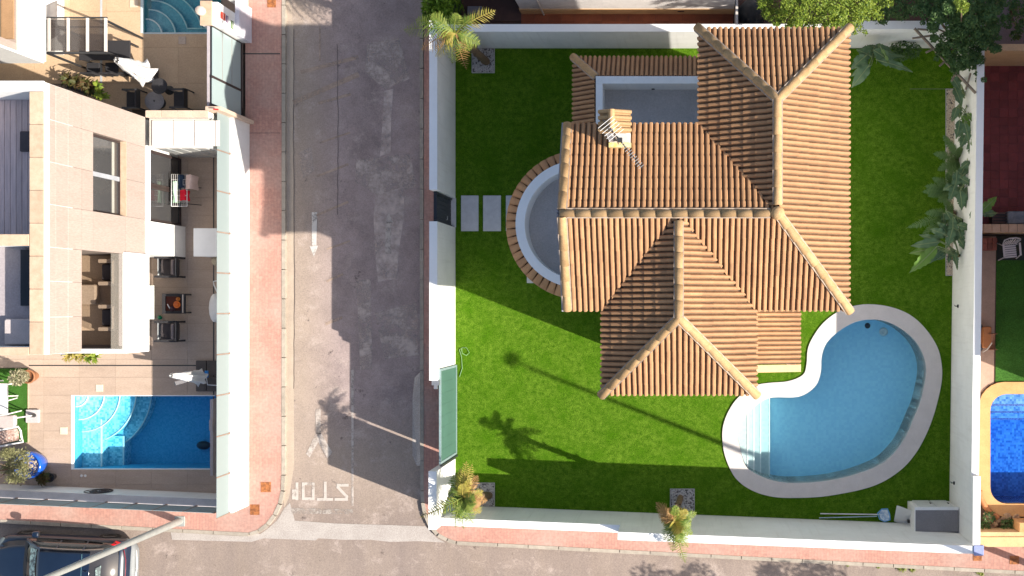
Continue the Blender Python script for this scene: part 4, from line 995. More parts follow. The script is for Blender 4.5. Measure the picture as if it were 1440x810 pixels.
# facade cladding panels (sheets 3 cm thick with open joints)
def panel(y0, y1, z0, z1):
    if y1-y0 < .05 or z1-z0 < .05: return
    m = MB(); m.box(XF-.028, XF+random.uniform(-.003, .001), y0+.004, y1-.004, z0+.004, z1-.004); m.build('cladding_panel', CREAM, hA)
cols = [YS_, BO[1], W1[0], W1[1], YN_]
zr_ = [2.75, 3.98, 5.85, 6.45, 7.15, 7.75, ZTOP-.32]
ys = [1.55, 2.68, 3.80, 4.92, 5.86]
for i in range(4):
    for j in range(len(zr_)-1):
        y0, y1, z0, z1 = ys[i], ys[i+1], zr_[j], zr_[j+1]
        if i in (1, 2) and z0 >= W1[2]-.01 and z1 <= W1[3]+.01: continue
        panel(y0, y1, z0, z1)
for y0, y1 in ((YS_, -.3), (-.3, .65), (.65, 1.55)):
    for z0, z1 in ((6.45, 7.15), (7.15, 7.75), (7.75, ZTOP-.32)): panel(y0, y1, z0, z1)
# roof: parapet caps, deck, well
part('parapet', lambda b: (b.box(-17.13, XF-.003, YS_, YN_, ZTOP-1.449, ZTOP-.06), b.box(-27, -17.133, YN_-.24, YN_, ZTOP-1.449, ZTOP-.06), b.box(-27, -17.133, YS_, YS_+.2, ZTOP-1.449, ZTOP-.06), b.box(-27, -17.133, 1.58, 1.86, ZTOP-1.449, ZTOP-.06)), WHITE, hA)
for i in range(8):
    y0, y1 = lerp(YS_, YN_-.26, i/8), lerp(YS_, YN_-.26, (i+1)/8)
    part('cap_stone', lambda b: b.cbox(-17.15, XF+.02, y0+.004, y1-.004, ZTOP-.058, ZTOP, .01), CAPST, hA)
for k, (y0, y1) in enumerate(((YS_-.01, YS_+.2), (1.57, 1.87))):
    for i in range(6):
        part('cap_stone', lambda b: b.cbox(-17.155-(i+1)*1.1, -17.155-i*1.1-.008, y0, y1, ZTOP-.058, ZTOP-.002, .01), CAPST, hA)
part('parapet_cap', lambda b: b.box(-27, XF+.02, YN_-.255, YN_+.01, ZTOP-.058, ZTOP+.01), WHITE2, hA)
for i in range(14):
    x1 = -17.16-i*.16
    part('deck_board', lambda b: b.cbox(x1-.150, x1, 1.87, YN_-.245, ZTOP-1.35, ZTOP-1.32, .006), WOODG, hA)
part('deck_bearers', lambda b: b.box(-20, -17.14, 1.865, YN_-.243, ZTOP-1.445, ZTOP-1.353), DARKM, hA)
part('well_floor', lambda b: b.box(-20, -17.14, YS_+.203, 1.577, ZTOP-.895, ZTOP-.86), M('pinkish_grey_screed', (.36, .32, .33), (.31, .28, .29), scale=1.5), hA)
part('skylight', lambda b: b.box(X(31, 7.6), -17.15, .0, 1.50, ZTOP-.858, ZTOP-.70), GATEW, hA)
part('roof_box', lambda b: b.cbox(X(9, 7.6), -17.16, YS_+.25, -.35, ZTOP-.857, ZTOP-.66, .03), M('pale_pink_render', (.50, .44, .43)), hA)
part('roof_hatch', lambda b: b.cbox(X(28, 7.1), -17.18, 4.2, 4.75, ZTOP-1.318, ZTOP-1.25, .02), M('slate_hatch', (.06, .055, .065)), hA)
# first floor window
wn = part('window', lambda b: b.box(XF-.235, XF-.20, W1[0]+.05, W1[1]-.05, W1[2]+.05, W1[3]-.05), DGLASS, hA)
part('window_frame', lambda b: (b.box(XF-.199, XF-.15, W1[0]+.002, W1[0]+.06, W1[2]+.002, W1[3]-.002), b.box(XF-.199, XF-.15, W1[1]-.06, W1[1]-.002, W1[2]+.002, W1[3]-.002), b.box(XF-.199, XF-.15, W1[0]+.061, W1[1]-.061, W1[3]-.06, W1[3]-.002), b.box(XF-.199, XF-.15, W1[0]+.061, W1[1]-.061, W1[2]+.002, W1[2]+.05)), BROWNM, wn)
part('mullion', lambda b: b.box(XF-.199, XF-.16, 3.72, 3.85, W1[2]+.052, W1[3]-.062), M('pale_blue_mullion', (.34, .35, .38)), wn)
part('window_sill', lambda b: b.box(XF-.149, XF+.02, W1[0]+.002, W1[1]-.002, W1[2]+.001, W1[2]+.03), CAPST, wn)
part('curtain', lambda b: b.box(XF-.198, XF-.19, W1[0]+.07, W1[1]-.07, W1[2]+.30, W1[2]+.44), M('curtain_band', (.35, .34, .30)), wn)
# balcony
bz = 3.05
part('balcony_parapet', lambda b: (b.box(XF-.05, XF+.06, YS_-.14, 1.60, 2.62, 4.10), b.box(-18.9, XF-.051, YS_-.14, YS_-.01, 2.62, 4.10)), WHITE2, hA)
part('balcony_rail_ledge', lambda b: b.box(XF-.16, XF-.053, YS_+.08, 1.56, 3.9, 4.08), M('pink_ledge', (.58, .48, .45)), hA)
bf = part('balcony_floor', lambda b: b.box(-18.9, XF-.055, YS_+.076, 1.56, 3.051, 3.07), GROUT, hA)
tiles(bf, [(-18.88, XF-.17, YS_+.08, 1.55)], .8, .8, 3.095, M('tan_balcony_tile', (.40, .285, .19), (.34, .24, .16), scale=1.5, rnd=.08), th0=.02)
part('balustrade_glass', lambda b: b.box(XF-.03, XF-.018, YS_-.05, 1.54, 4.101, 4.80), CLEARB, hA)
part('balcony_door', lambda b: (b.box(-18.899, -18.86, -.9, 1.3, 3.1, 5.3)), DGLASS, hA)
def rattan_chair(x, y, z, label):
    t = thing('rattan_armchair', label, 'armchair', (x, y, z), 'beige armchairs on the inset balcony')
    part('seat', lambda b: b.cbox(x-.30, x+.22, y-.27, y+.27, z+.12, z+.36, .03), RATTAN, t)
    part('seat_cushion', lambda b: b.cbox(x-.30, x+.16, y-.25, y+.25, z+.361, z+.45, .03), CUSH, t)
    part('backrest', lambda b: b.cbox(x+.17, x+.32, y-.38, y+.38, z+.10, z+.80, .04), RATTAN, t)
    for s_ in (-1, 1):
        part('arm', lambda b: b.cbox(x-.34, x+.165, y+s_*.34-.06, y+s_*.34+.06, z+.10, z+.60, .02), RATTAN, t)
        for xx in (x-.28, x+.24): part('leg', lambda b: b.box(xx-.025, xx+.025, y+s_*.33-.025, y+s_*.33+.025, z, z+.099), DARKM, t)
rattan_chair(-17.45, 1.02, 3.10, 'beige balcony armchair, the one nearer the first floor window')
rattan_chair(-17.45, -.36, 3.10, 'beige balcony armchair, the one nearer the end with the yellow green plant')
for k, (x, y, s_) in enumerate(((-18.35, .35, .34),)):
    t = thing('balcony_stool', 'low beige cube stool deep inside the balcony', 'stool', (x, y, 3.1)); part('seat', lambda b: b.cbox(x-s_, x+s_, y-.3, y+.3, 3.16, 3.42, .03), RATTAN, t); part('base', lambda b: b.box(x-s_+.05, x+s_-.05, y-.25, y+.25, 3.1, 3.158), DARKM, t)
# ground floor
part('ground_floor_wall', lambda b: (b.box(-27, XF+.055, 1.62, 2.64, 0, 2.61), b.box(-27, XF-.2, 4.93, YN_, 0, 2.749), b.box(-27, -17.1, 2.641, 4.929, 0, 2.749), b.box(-27, -19.2, YS_, 1.619, 0, 2.615), b.box(-27, XF-.06, 1.62, 2.64, 2.612, 2.749)), WHITE, hA)
part('porch_ceiling', lambda b: b.box(-19.19, XF-.06, YS_, 1.618, 2.63, 2.748), WHITE2, hA)
for i in range(2):
    y0, y1 = (2.66, 3.79) if i == 0 else (3.80, 4.91)
    sdr = part('sliding_door', lambda b: (b.box(XF-.16, XF-.12, y0+.08, y1-.08, .14, 2.26)), DGLASS, hA)
    part('door_frame', lambda b: (b.box(XF-.18, XF-.08, y0, y0+.079, .05, 2.34), b.box(XF-.18, XF-.08, y1-.079, y1, .05, 2.34), b.box(XF-.18, XF-.08, y0+.08, y1-.08, 2.261, 2.34), b.box(XF-.18, XF-.08, y0+.08, y1-.08, .05, .139)), BROWNM, sdr)
part('door_head', lambda b: b.box(-17.099, XF-.02, 2.645, 4.925, 2.36, 2.749), WHITE2, hA)
# plant in a trough by the south side
def blades(b, c, n, L, w_, up=.5, seed=1, droop=.6, spread=1.0):
    rng = random.Random(seed); c = Vector(c)
    for i in range(n):
        a = rng.uniform(0, 6.283); l = L*rng.uniform(.6, 1.1); d = Vector((math.cos(a)*spread, math.sin(a)*spread, 0)); s_ = Vector((-d.y, d.x, 0)).normalized()*w_*rng.uniform(.7, 1.2)
        h = up*rng.uniform(.6, 1.3); pts = []
        for k in range(5):
            t = k/4; pts.append(c+d*l*t*(1-.15*t)+Vector((0, 0, h*l*math.sin(min(1, t*1.0)*2.4)*(1-.25*t)-droop*l*t*t*.4)))
        wd = (.55, 1, .9, .55, .04)
        v = []
        for p, q in zip(pts, wd): v += [p-s_*q, p+s_*q]
        b.add(v, [(2*k, 2*k+1, 2*k+3, 2*k+2) for k in range(4)])
t = thing('trough_plant', 'yellow green spiky plants in a long trough below the inset balcony', 'plant', P(115, 505, 0))
part('trough', lambda b: b.cbox(X(96), X(140), Y(500), Y(493.5), ZT, .5, .02), WHITE2, t)
def tp(b):
    for i, px in enumerate((100, 109, 118)): blades(b, P(px, 499.5, .5), 26, .36, .02, .7, 30+i)
part('leaves', tp, L_PALMY, t)
part('green_leaves', lambda b: [blades(b, P(px, 500.5, .5), 18, .36, .035, .6, 40+px) for px in (127, 135)], L_LIME, t)
# ---- things on the near terrace
def armchair(x, y, label):
    t = thing('terrace_armchair', label, 'armchair', (x, y, ZT), 'dark framed armchairs on the near terrace')
    z = ZT
    part('seat', lambda b: b.cbox(x-.28, x+.30, y-.27, y+.27, z+.30, z+.42, .03), CUSH, t)
    part('backrest', lambda b: (b.beam((x+.30, y, z+.42), (x+.42, y, z+.86), .60, .05, up=(1, 0, 0))), DARKF, t)
    part('back_pillow', lambda b: b.cbox(x+.18, x+.29, y-.25, y+.25, z+.421, z+.72, .03), M('taupe_pillow', (.24, .19, .18)), t)
    for s_ in (-1, 1):
        part('arm', lambda b: b.box(x-.40, x+.36, y+s_*.315-.035, y+s_*.315+.035, z+.58, z+.62), DARKF, t)
        part('leg', lambda b: b.box(x-.40, x-.35, y+s_*.315-.03, y+s_*.315+.03, z, z+.579), STEEL, t); part('leg', lambda b: b.box(x+.31, x+.36, y+s_*.315-.03, y+s_*.315+.03, z, z+.579), DARKF, t)
    part('footboard', lambda b: b.box(x-.42, x-.405, y-.33, y+.33, z+.05, z+.34), M('pale_grey_strap', (.42, .44, .45)), t)
    return t
armchair(X(238, .5)-.02, Y(376, .4), 'dark armchair on the near terrace beside the white pillar')
armchair(X(238, .5)-.02, Y(466, .4), 'dark armchair on the near terrace farther from the white pillar, past the fire table')
x, y, z = X(245, .5), Y(427, .5), ZT
t = thing('fire_table', 'square black table with glowing orange bowl of coals and cups between the armchairs', 'table', (x, y, z))
part('tabletop', lambda b: (b.box(x-.38, x+.38, y-.33, y-.24, z+.42, z+.50), b.box(x-.38, x+.38, y+.24, y+.33, z+.42, z+.50), b.box(x-.38, x-.28, y-.239, y+.239, z+.42, z+.50), b.box(x+.24, x+.38, y-.239, y+.239, z+.42, z+.50)), DARKF, t)
part('tray', lambda b: b.box(x-.279, x+.239, y-.239, y+.239, z+.40, z+.44), M('dark_red_tray', (.09, .02, .012)), t)
for i, (xx, yy) in enumerate(((-.35, -.3), (.35, -.3), (-.35, .3), (.35, .3))): part('leg', lambda b: b.box(x+xx-.025, x+xx+.025, y+yy-.025, y+yy+.025, z, z+.419), DARKM, t)
part('table_rail', lambda b: b.box(x+.29, x+.33, y-.30, y+.30, z+.501, z+.52), M('cream_rail', (.5, .42, .36)), t)
def item(name, prof_, x_, y_, z_, mat, label, cat, group=None):
    props(MB().lathe((x_, y_, z_), prof_, 14).build(name, mat), label, cat, group)
item('orange_bowl', [(.05, 0), (.10, .03), (.12, .09), (.10, .09), (.08, .04), (.01, .03)], x+.12, y-.03, z+.441, M('orange_ceramic', (.72, .16, .02), rough=.4), 'round orange bowl on the square black table', 'bowl')
item('candle_cup', [(.06, 0), (.06, .07), (.05, .07), (.05, .02), (.01, .02)], x+.14, y+.15, z+.441, M('amber_cup', (.60, .20, .03), rough=.4), 'small amber cup at the back of the square black table', 'cup')
item('dark_cup', [(.07, 0), (.09, .08), (.08, .08), (.06, .02), (.01, .02)], x-.03, y-.17, z+.441, M('dark_cup', (.05, .01, .02), rough=.3), 'dark white rimmed cup at the front edge of the square black table', 'cup')
props(MB().tube([(x-.22, y-.02, z+.46), (x-.17, y-.10, z+.47), (x-.13, y-.18, z+.46)], .018, 6).build('white_spoon', PVC), 'short white spoon lying on the square black table', 'spoon')
props(MB().lathe(P(226, 446.5, ZT), [(.0, 0), (.05, .015), (.075, .06), (.06, .11), (.0, .14)], 14).build('green_ball', M('green_rubber', (.01, .28, .12), rough=.5)), 'small green ball on the floor between fire table and armchair', 'ball')
t = thing('terrace_bench', 'long pale sideboard just inside the shaded porch, only its edge in view', 'sideboard', P(210, 427, .4))
part('top', lambda b: b.cbox(X(195, .75), X(216, .75), Y(449, .75), Y(401, .75), .70, .76, .01), M('pale_green_top', (.58, .60, .55)), t)
for yy in (403, 445): part('end_panel', lambda b: b.box(X(198), X(219), Y(yy+2), Y(yy), ZT, .699), DARKM, t)
# drying rack with clothes
rx0, rx1, ry0, ry1, rz = X(241, 1.0), X(263, 1.0), Y(290, 1.0), Y(245, 1.0), 1.0
t = thing('drying_rack', 'white folding drying rack on the terrace in front of the dark sliding door', 'drying rack', ((rx0+rx1)/2, (ry0+ry1)/2, ZT))
def rk(b):
    b.tube([(rx0, ry0, rz), (rx0, ry1, rz), (rx1, ry1, rz), (rx1, ry0, rz), (rx0, ry0, rz)], .014, 6)
    for i in range(1, 8): xx = lerp(rx0, rx1, i/8); b.tube([(xx, ry0, rz), (xx, ry1, rz)], .005, 4)
    for i in range(1, 6): yy = lerp(ry0, ry1, i/6); b.tube([(rx0, yy, rz), (rx1, yy, rz)], .005, 4)
part('top_frame', rk, PVC, t)
for yy in (ry0+.12, ry1-.35):
    part('leg', lambda b: (b.tube([(rx0+.06, yy, rz), (X(284), yy, ZT)], .013, 6), b.tube([(rx1-.05, yy, rz), (rx0-.2, yy, ZT)], .013, 6)), DARKM, t)
def cloth(nm, x0, x1, y0, y1, mat, label, sag=.06, drop=.25):
    b = MB(); n = 8; v = []
    for i in range(n+1):
        for j in range(n+1):
            a, c = i/n, j/n
            e = max(0, abs(a-.5)*2-.6)/.4
            v.append((lerp(x0, x1, a)+.01*math.sin(9*c), lerp(y0, y1, c)+.012*math.sin(7*a+3), rz+.03-drop*e*e+.015*math.sin(11*a+6*c)))
    b.add(v, [(i*(n+1)+j, i*(n+1)+j+1, (i+1)*(n+1)+j+1, (i+1)*(n+1)+j) for i in range(n) for j in range(n)], smooth=True)
    props(b.build(nm, mat), label, 'clothes', 'clothes on the drying rack')
cloth('mint_shirt', X(242, 1), X(249, 1), Y(285, 1), Y(255, 1), MINT, 'pale mint cloth along the house side of the drying rack')
cloth('navy_trousers', X(249, 1), X(259, 1), Y(265, 1), Y(246, 1), NAVYC, 'dark navy cloth at the upper half of the drying rack')
cloth('red_shirt', X(251.5, 1), X(262.5, 1), Y(282, 1), Y(267, 1), REDC, 'bright red cloth on the drying rack')
cloth('pale_towel', X(259, 1), X(271, 1), Y(266, 1), Y(246, 1), PINKC, 'pale pinkish towel hanging over the outer edge of the drying rack', drop=.45)
# white planter block by the fence and small objects
t = thing('white_cabinet', 'plain white cabinet standing against the inside of the glass fence', 'cabinet', P(305, 342, 0))
part('body', lambda b: b.cbox(X(294), X(350)+.01-.27, Y(362), Y(325), ZT, 1.10, .01), WHITE2, t); part('top', lambda b: b.cbox(X(294)-.03, X(350)-.26, Y(362)-.02, Y(325)+.02, 1.101, 1.14, .01), WHITE2, t)
props(MB().tube([P(308, 394, .5), P(300, 396, .5), P(301, 401, .5), P(305, 410, .6), P(308, 416, .6)], .022, 6).build('white_rail', PVC), 'thin white bent rail by the fence beside the fire table', 'rail')
props(MB().lathe(P(310, 433, .06), [(.16, 0), (.20, .04), (.18, .5), (.12, .55), (.02, .55)], 14, sy=2.6).build('white_tub', PVC), 'long white tub half hidden behind the fence glass', 'tub')
props(MB().lathe(P(306, 367, .3), [(.05, 0), (.15, .05), (.17, .10), (.02, .12)], 14).build('straw_hat', M('straw', (.5, .42, .3))), 'small straw coloured disc beside the white cabinet', 'hat')
# closed parasols
def parasol(base, top, label, cloth_m, base_rect, seed=3, rr=.17):
    base = Vector(base); top = Vector(top); t = thing('closed_parasol', label, 'parasol', base, 'closed garden parasols')
    x0, x1, y0, y1 = base_rect
    for i, (a, c, d, e) in enumerate(((x0, (x0+x1)/2-.01, y0, (y0+y1)/2-.01), ((x0+x1)/2+.01, x1, y0, (y0+y1)/2-.01), (x0, (x0+x1)/2-.01, (y0+y1)/2+.01, y1), ((x0+x1)/2+.01, x1, (y0+y1)/2+.01, y1))):
        part('base_slab', lambda b: b.cbox(a, c, d, e, base.z, base.z+.07, .01), M('dark_granite', (.10, .08, .07), rough=.6), t)
    part('pole', lambda b: b.tube([base, top], .028, 8), DARKM, t)
    def cn(b):
        d = top-base; L = d.length; rng = random.Random(seed); n = 18; v = []; rows = 12
        for i in range(rows+1):
            s_ = i/rows; c = base+d*lerp(.22, .985, s_); R_ = rr*(1.0-.72*s_)*(1.25 if i == 0 else 1)
            for k in range(n):
                a = 6.283*k/n; r = R_*(1+.30*math.sin(a*6+i*.2))*rng.uniform(.9, 1.1); v.append(c+Vector((math.cos(a)*r, math.sin(a)*r, rng.uniform(-.02, .02)*(3 if i == 0 else 1))))
        b.add(v, [(i*n+k, i*n+(k+1) % n, (i+1)*n+(k+1) % n, (i+1)*n+k) for i in range(rows) for k in range(n)], smooth=True)
    part('folded_canopy', cn, cloth_m, t)
    part('finial', lambda b: b.lathe(top, [(.03, -.03), (.05, .0), (.03, .05), (.005, .07)], 10), STEEL, t)
    return t
bz_ = P(292, 531, ZT)
t = parasol(bz_, P(240, 528, 2.75), 'closed white parasol leaning over the terrace above the rectangular pool', CLOTHW, (X(277.5), X(307), Y(550), Y(507)), rr=.20)
part('crank', lambda b: (b.tube([bz_+Vector((.2, .1, .6)), bz_+Vector((.25, -.2, .6)), bz_+Vector((.55, -.22, .6))], .015, 6)), PVC, t)
part('crank_grip', lambda b: b.box(bz_.x+.14, bz_.x+.24, bz_.y+.04, bz_.y+.26, .55, .62), M('blue_grip', (.02, .22, .62), rough=.4), t)
o = MB(); o.cbox(X(245, 1.2), X(263, 1.2), Y(541.5, 1.2), Y(535.5, 1.2), 1.15, 1.2, .01); 
props(MB().beam(P(246, 539.5, 1.6), P(266, 534, 1.2), .12, .05).build('furled_cover', M('grey_cover', (.18, .17, .18), (.10, .10, .11), scale=20)), 'grey rolled cover hanging beside the closed white parasol', 'cover')
# turf corner: white table, loungers, towel lounger, side table, pots
def wtube(b, pts, r=.022): b.tube(pts, r, 7)
t = thing('white_garden_table', 'white tubular garden table on the small lawn, cut by the left edge of the picture', 'table', P(-6, 550, 0))
zt = .74
part('tabletop', lambda b: b.cbox(X(-40, zt), X(10.5, zt), Y(582, zt), Y(539, zt), zt-.03, zt, .01), M('milky_tabletop', (.72, .72, .72), rough=.3), t)
for a, b_, c in (((8, 541), (31, 537.5), .1), ((9, 557), (25, 556.5), .1), ((9, 564), (24, 559.5), .1), ((8, 583), (30, 577.5), .1)):
    part('leg', lambda b: wtube(b, [P(a[0], a[1], zt-.03), P(b_[0], b_[1], ZT+.02)]), PVC, t)
part('table_rim', lambda b: wtube(b, [P(-40, 540, zt), P(11, 540, zt), P(10, 583, zt), P(-40, 587, zt)], .02), PVC, t)
t = thing('white_garden_chair', 'white tubular chair leg and arm poking in at the left edge above the table', 'chair', P(-14, 535, 0))
part('frame', lambda b: (wtube(b, [P(-20, 540, .45), P(4, 535, .45), P(4, 535.5, ZT)]), wtube(b, [P(-40, 520, .45), P(-20, 540, .45)])), PVC, t)
part('seat', lambda b: b.cbox(X(-50), X(-16), Y(545), Y(520), .40, .44, .01), CLOTHW, t)
t = thing('pale_lounger', 'pale sun lounger lying between the white table and the patterned one', 'sun lounger', P(-20, 597, 0))
part('mattress', lambda b: b.cbox(X(-60, .5), X(20.5, .5), Y(602, .5), Y(584, .5), .36, .50, .04), CLOTHP, t)
part('frame', lambda b: (b.box(X(-60, .3), X(21, .3), Y(603, .3), Y(601, .3), .26, .34), b.box(X(-60, .3), X(21, .3), Y(586, .3), Y(584, .3), .26, .34)), PVC, t)
part('leg', lambda b: (b.box(X(14), X(16), Y(602), Y(585), ZT, .258)), PVC, t)
t = thing('patterned_lounger', 'white framed sun lounger covered with a brown patterned towel near the blue pot', 'sun lounger', P(-15, 615, 0))
def lng(b):
    wtube(b, [P(-60, 616, .42), P(26, 600, .42), P(29, 606, .40), P(30, 614, .40), P(32.5, 621, .42), P(-60, 640, .42)], .035)
part('frame', lng, PVC, t)
def tow(b):
    n = 14; v = []
    for i in range(n+1):
        for j in range(7):
            a, c = i/n, j/6; q0 = P(lerp(-60, 25, a), lerp(618, 602, a), .44); q1 = P(lerp(-60, 27, a), lerp(636, 619, a), .44)
            p = q0.lerp(q1, c); v.append(p+Vector((0, 0, .03*math.sin(a*40+c*5)+.02*math.sin(c*14))))
    b.add(v, [(i*7+j, i*7+j+1, (i+1)*7+j+1, (i+1)*7+j) for i in range(n) for j in range(6)], smooth=True)
part('towel', tow, TOWEL, t)
for q in ((22, 604), (28, 619)): part('leg', lambda b: b.tube([P(*q, .42), P(q[0]+1, q[1], ZT)], .02, 6), PVC, t)
t = thing('square_parasol_foot', 'white square parasol foot with a pole stub at the edge of the small lawn', 'parasol foot', P(48, 585, ZT))
part('slab', lambda b: b.cbox(X(39.5), X(57.5), Y(594), Y(575.5), ZT, ZT+.10, .015), M('pale_grey_stone', (.52, .48, .48)), t)
part('pole', lambda b: b.tube([P(48, 584, ZT+.1), P(20, 588, 1.5)], .025, 7), PVC, t)
part('socket', lambda b: b.lathe(P(48, 584, ZT+.1), [(.07, 0), (.06, .12), (.04, .2)], 10), DARKM, t)
def leafball(b, c, r, n, ls, seed=0, flat=1.0, asp=.45, hollow=.5):
    rng = random.Random(seed); c = Vector(c)
    for _ in range(n):
        d = Vector((rng.gauss(0, 1), rng.gauss(0, 1), rng.gauss(0, 1))).normalized(); q = rng.uniform(hollow, 1)**.7
        p = c+Vector((d.x*r*q, d.y*r*q, d.z*r*q*flat)); u = Vector((rng.gauss(0, 1), rng.gauss(0, 1), rng.gauss(0, .5))).normalized(); t_ = u.cross(Vector((rng.gauss(0, .5), rng.gauss(0, .5), 1))).normalized()
        L = ls*rng.uniform(.6, 1.3); b.add([p-u*L, p-t_*L*asp, p+u*L, p+t_*L*asp], [(0, 1, 2, 3)])
# terracotta pot with pale succulent
c = P(50, 528.5, ZT)
t = thing('terracotta_pot', 'terracotta pot with a pale succulent at the corner of the small lawn', 'plant pot', c)
part('pot', lambda b: b.lathe(c, [(.12, 0), (.17, .15), (.21, .38), (.23, .40), (.23, .46), (.19, .46), (.18, .40), (.01, .38)], 20), TPOT, t)
part('plant', lambda b: (leafball(b, c+Vector((-.18, 0, .72)), .30, 420, .05, 5, .7, .5), leafball(b, c+Vector((-.05, 0, .6)), .2, 160, .05, 6, .6, .5)), L_SUCC, t)
# blue pot with olive tree
c = P(57, 650, ZT)
t = thing('blue_pot', 'big glazed blue pot with a small olive like tree and white pebbles', 'plant pot', c)
part('pot', lambda b: b.lathe(c, [(.20, 0), (.30, .10), (.42, .45), (.46, .75), (.44, .80), (.39, .80), (.38, .74), (.01, .70)], 28), BLUEG, t)
def pb(b):
    rng = random.Random(9)
    for _ in range(150):
        a = rng.uniform(0, 6.28); r = .37*math.sqrt(rng.random()); p = c+Vector((r*math.cos(a), r*math.sin(a), .72+rng.uniform(0, .03))); s_ = rng.uniform(.02, .045)
        b.add([p+Vector((s_, 0, 0)), p+Vector((-s_*.5, s_*.8, 0)), p+Vector((-s_*.5, -s_*.8, 0)), p+Vector((0, 0, s_*.9))], [(0, 1, 3), (1, 2, 3), (2, 0, 3)])
part('pebbles', pb, M('mixed_pebble', (.62, .55, .45), (.35, .25, .2), scale=20), t, kind='stuff')
part('trunk', lambda b: (b.tube([c+Vector((0, 0, .7)), c+Vector((-.15, -.02, 1.2)), c+Vector((-.40, -.05, 1.7))], [.04, .035, .02], 8), b.tube([c+Vector((-.15, -.02, 1.2)), c+Vector((-.5, .2, 1.6))], [.025, .012], 6), b.tube([c+Vector((-.2, -.02, 1.3)), c+Vector((-.5, -.35, 1.6))], [.025, .012], 6)), BARK, t)
def olv(b):
    rng = random.Random(4)
    for i in range(34):
        q = P(rng.uniform(4, 38), rng.uniform(632, 676), rng.uniform(1.2, 2.0)); leafball(b, q, .19, 70, .045, i, .8, .3, .1)
part('crown', olv, L_OLIVE, t)
c = P(76, 670, ZT)
t = thing('dark_pot', 'small dark pot with a reddish green plant in the shade below the pool', 'plant pot', c)
part('pot', lambda b: b.lathe(c, [(.09, 0), (.15, .25), (.16, .28), (.13, .28), (.01, .25)], 16), DPOT, t)
part('leaves', lambda b: (blades(b, c+Vector((-.16, 0, .35)), 60, .34, .03, .5, 77), leafball(b, c+Vector((-.18, 0, .42)), .2, 120, .05, 8)), L_RED, t)
# ================================================================== NORTH-WEST PLOT (top left corner)
fb = MB(); fb.sheet([[(-40, 16), (X(342)-.0, 16), (X(342), Y(152)), (-40, Y(152))], B_IN], ZT-.04)
fB = fb.build('courtyard_floor', GROUT, kind='structure')
TERR2 = M('warm_beige_tile', (.50, .36, .235), (.44, .31, .20), scale=1.4, rnd=.05, rough=.6, bmp=.06)
tiles(fB, [(X(-70), B_X0-.01, Y(118), Y(-10)), (X(120), X(330), Y(154), Y(118)), (B_X0-.01, X(300), Y(118), B_Y0)], 1.2, 1.2, ZT, TERR2, ox=B_X0, oy=Y(118))
s = MB(); s.box(X(142), X(145), Y(118), Y(-10), ZT+.003, ZT+.008); s.build('drain_channel', M('pale_blue_grating', (.42, .44, .46)), fB)
s = MB(); s.cbox(X(252), X(262.5), Y(62.5), Y(52), ZT, ZT+.02, .006); s.build('skimmer_lid', M('beige_lid', (.50, .40, .33)), fB)
s = MB(); s.box(X(184), X(195), Y(11), Y(1), ZT, ZT+.02); s.build('skimmer_lid', M('cream_lid', (.62, .50, .38)), fB)
poolB = thing('teal_pool', 'teal pool with fan shaped curved steps at the top edge of the picture', 'swimming pool', ((B_X0+B_X1)/2, B_Y0+1, 0))
pool_shell(poolB, B_IN, 1.5, MOS_T, ztop=ZT-.01)
part('rim', lambda b: (b.box(B_X0-.05, B_X0+.03, B_Y0, B_Y1, -.02, ZT+.012), b.box(B_X0+.031, B_X1, B_Y0-.03, B_Y0+.02, -.02, ZT+.008)), M('pale_blue_rim', (.5, .6, .62)), poolB)
MOS_TS = mosaic('teal_step_mosaic', (.06, .26, .34), (.10, .34, .42), .05)
for r, z in ((22.5/42, -.22), (38/42, -.42)): qstep(poolB, B_X0, B_Y0, 1, 1, r, z, MOS_TS, -1.49, (B_X0, B_X1, B_Y0, B_Y1))
def fan(r, z, yl_):
    b = MB(); n = 14; pts = [(B_X0+.004, B_Y0+.004)]; xe = B_X1-.01
    pts += [(xe, B_Y0+.004), (xe, B_Y0+yl_)]
    a0 = math.degrees(math.asin(min(1, yl_/r)))
    ar_ = [(B_X0+r*math.cos(math.radians(lerp(a0, 90, i/n))), B_Y0+r*math.sin(math.radians(lerp(a0, 90, i/n)))) for i in range(n+1)]
    b.prism(pts+ar_, -1.49, z); b.build('pool_step', MOS_TS, poolB)
    e = MB(); e.tube([(xe, B_Y0+yl_, z+.004)]+[(x, y, z+.004) for x, y in ar_], .026, 5); e.build('step_edge', NOSE, poolB)
fan(53/42, -.60, 13/42); fan(70/42, -.80, 13/42+.004); fan(86/42, -1.02, 23/42)
wv = MB(); wv.box(B_X0+.002, B_X1-.002, B_Y0+.002, B_Y1-.002, -1.49, -.08); props(wv.build('pool_water', water('teal_pool_water', (1, 1, 1), (.04, .82, .88), .5, .25, 7)), kind='structure')
# boundary wall between the two west plots, and the storage shed behind it
t = thing('boundary_wall', 'beige capped wall between the two west terraces, behind the black chairs', 'wall', P(260, 160, 0))
yb0, yb1 = Y(165, 2.75), Y(155, 2.75)
part('wall_body', lambda b: b.box(XF+.003, X(350)-.26, yb0+.02, yb1-.02, 0, 2.70), WHITE, t)
for i in range(4):
    a, c = lerp(XF+.003, X(351)-.22, i/4), lerp(XF+.003, X(351)-.22, (i+1)/4)
    part('cap_stone', lambda b: b.cbox(a, c-.006, yb0, yb1, 2.702, 2.76, .01), M('beige_wall_cap', (.56, .43, .33), rnd=.05) if i == 0 else bpy.data.materials['beige_wall_cap'], t)
part('corner_block', lambda b: b.box(X(288, 2.8), X(309, 2.8), yb1+.002, yb1+.12, 0, 2.76), bpy.data.materials['beige_wall_cap'], t)
props(MB().tube([P(300, 153.5, 2.9), P(307, 154, 2.9)], .022, 6).build('small_red_light', M('red_knob', (.6, .02, .02))), 'tiny red lamp on the end of the beige capped wall', 'lamp')
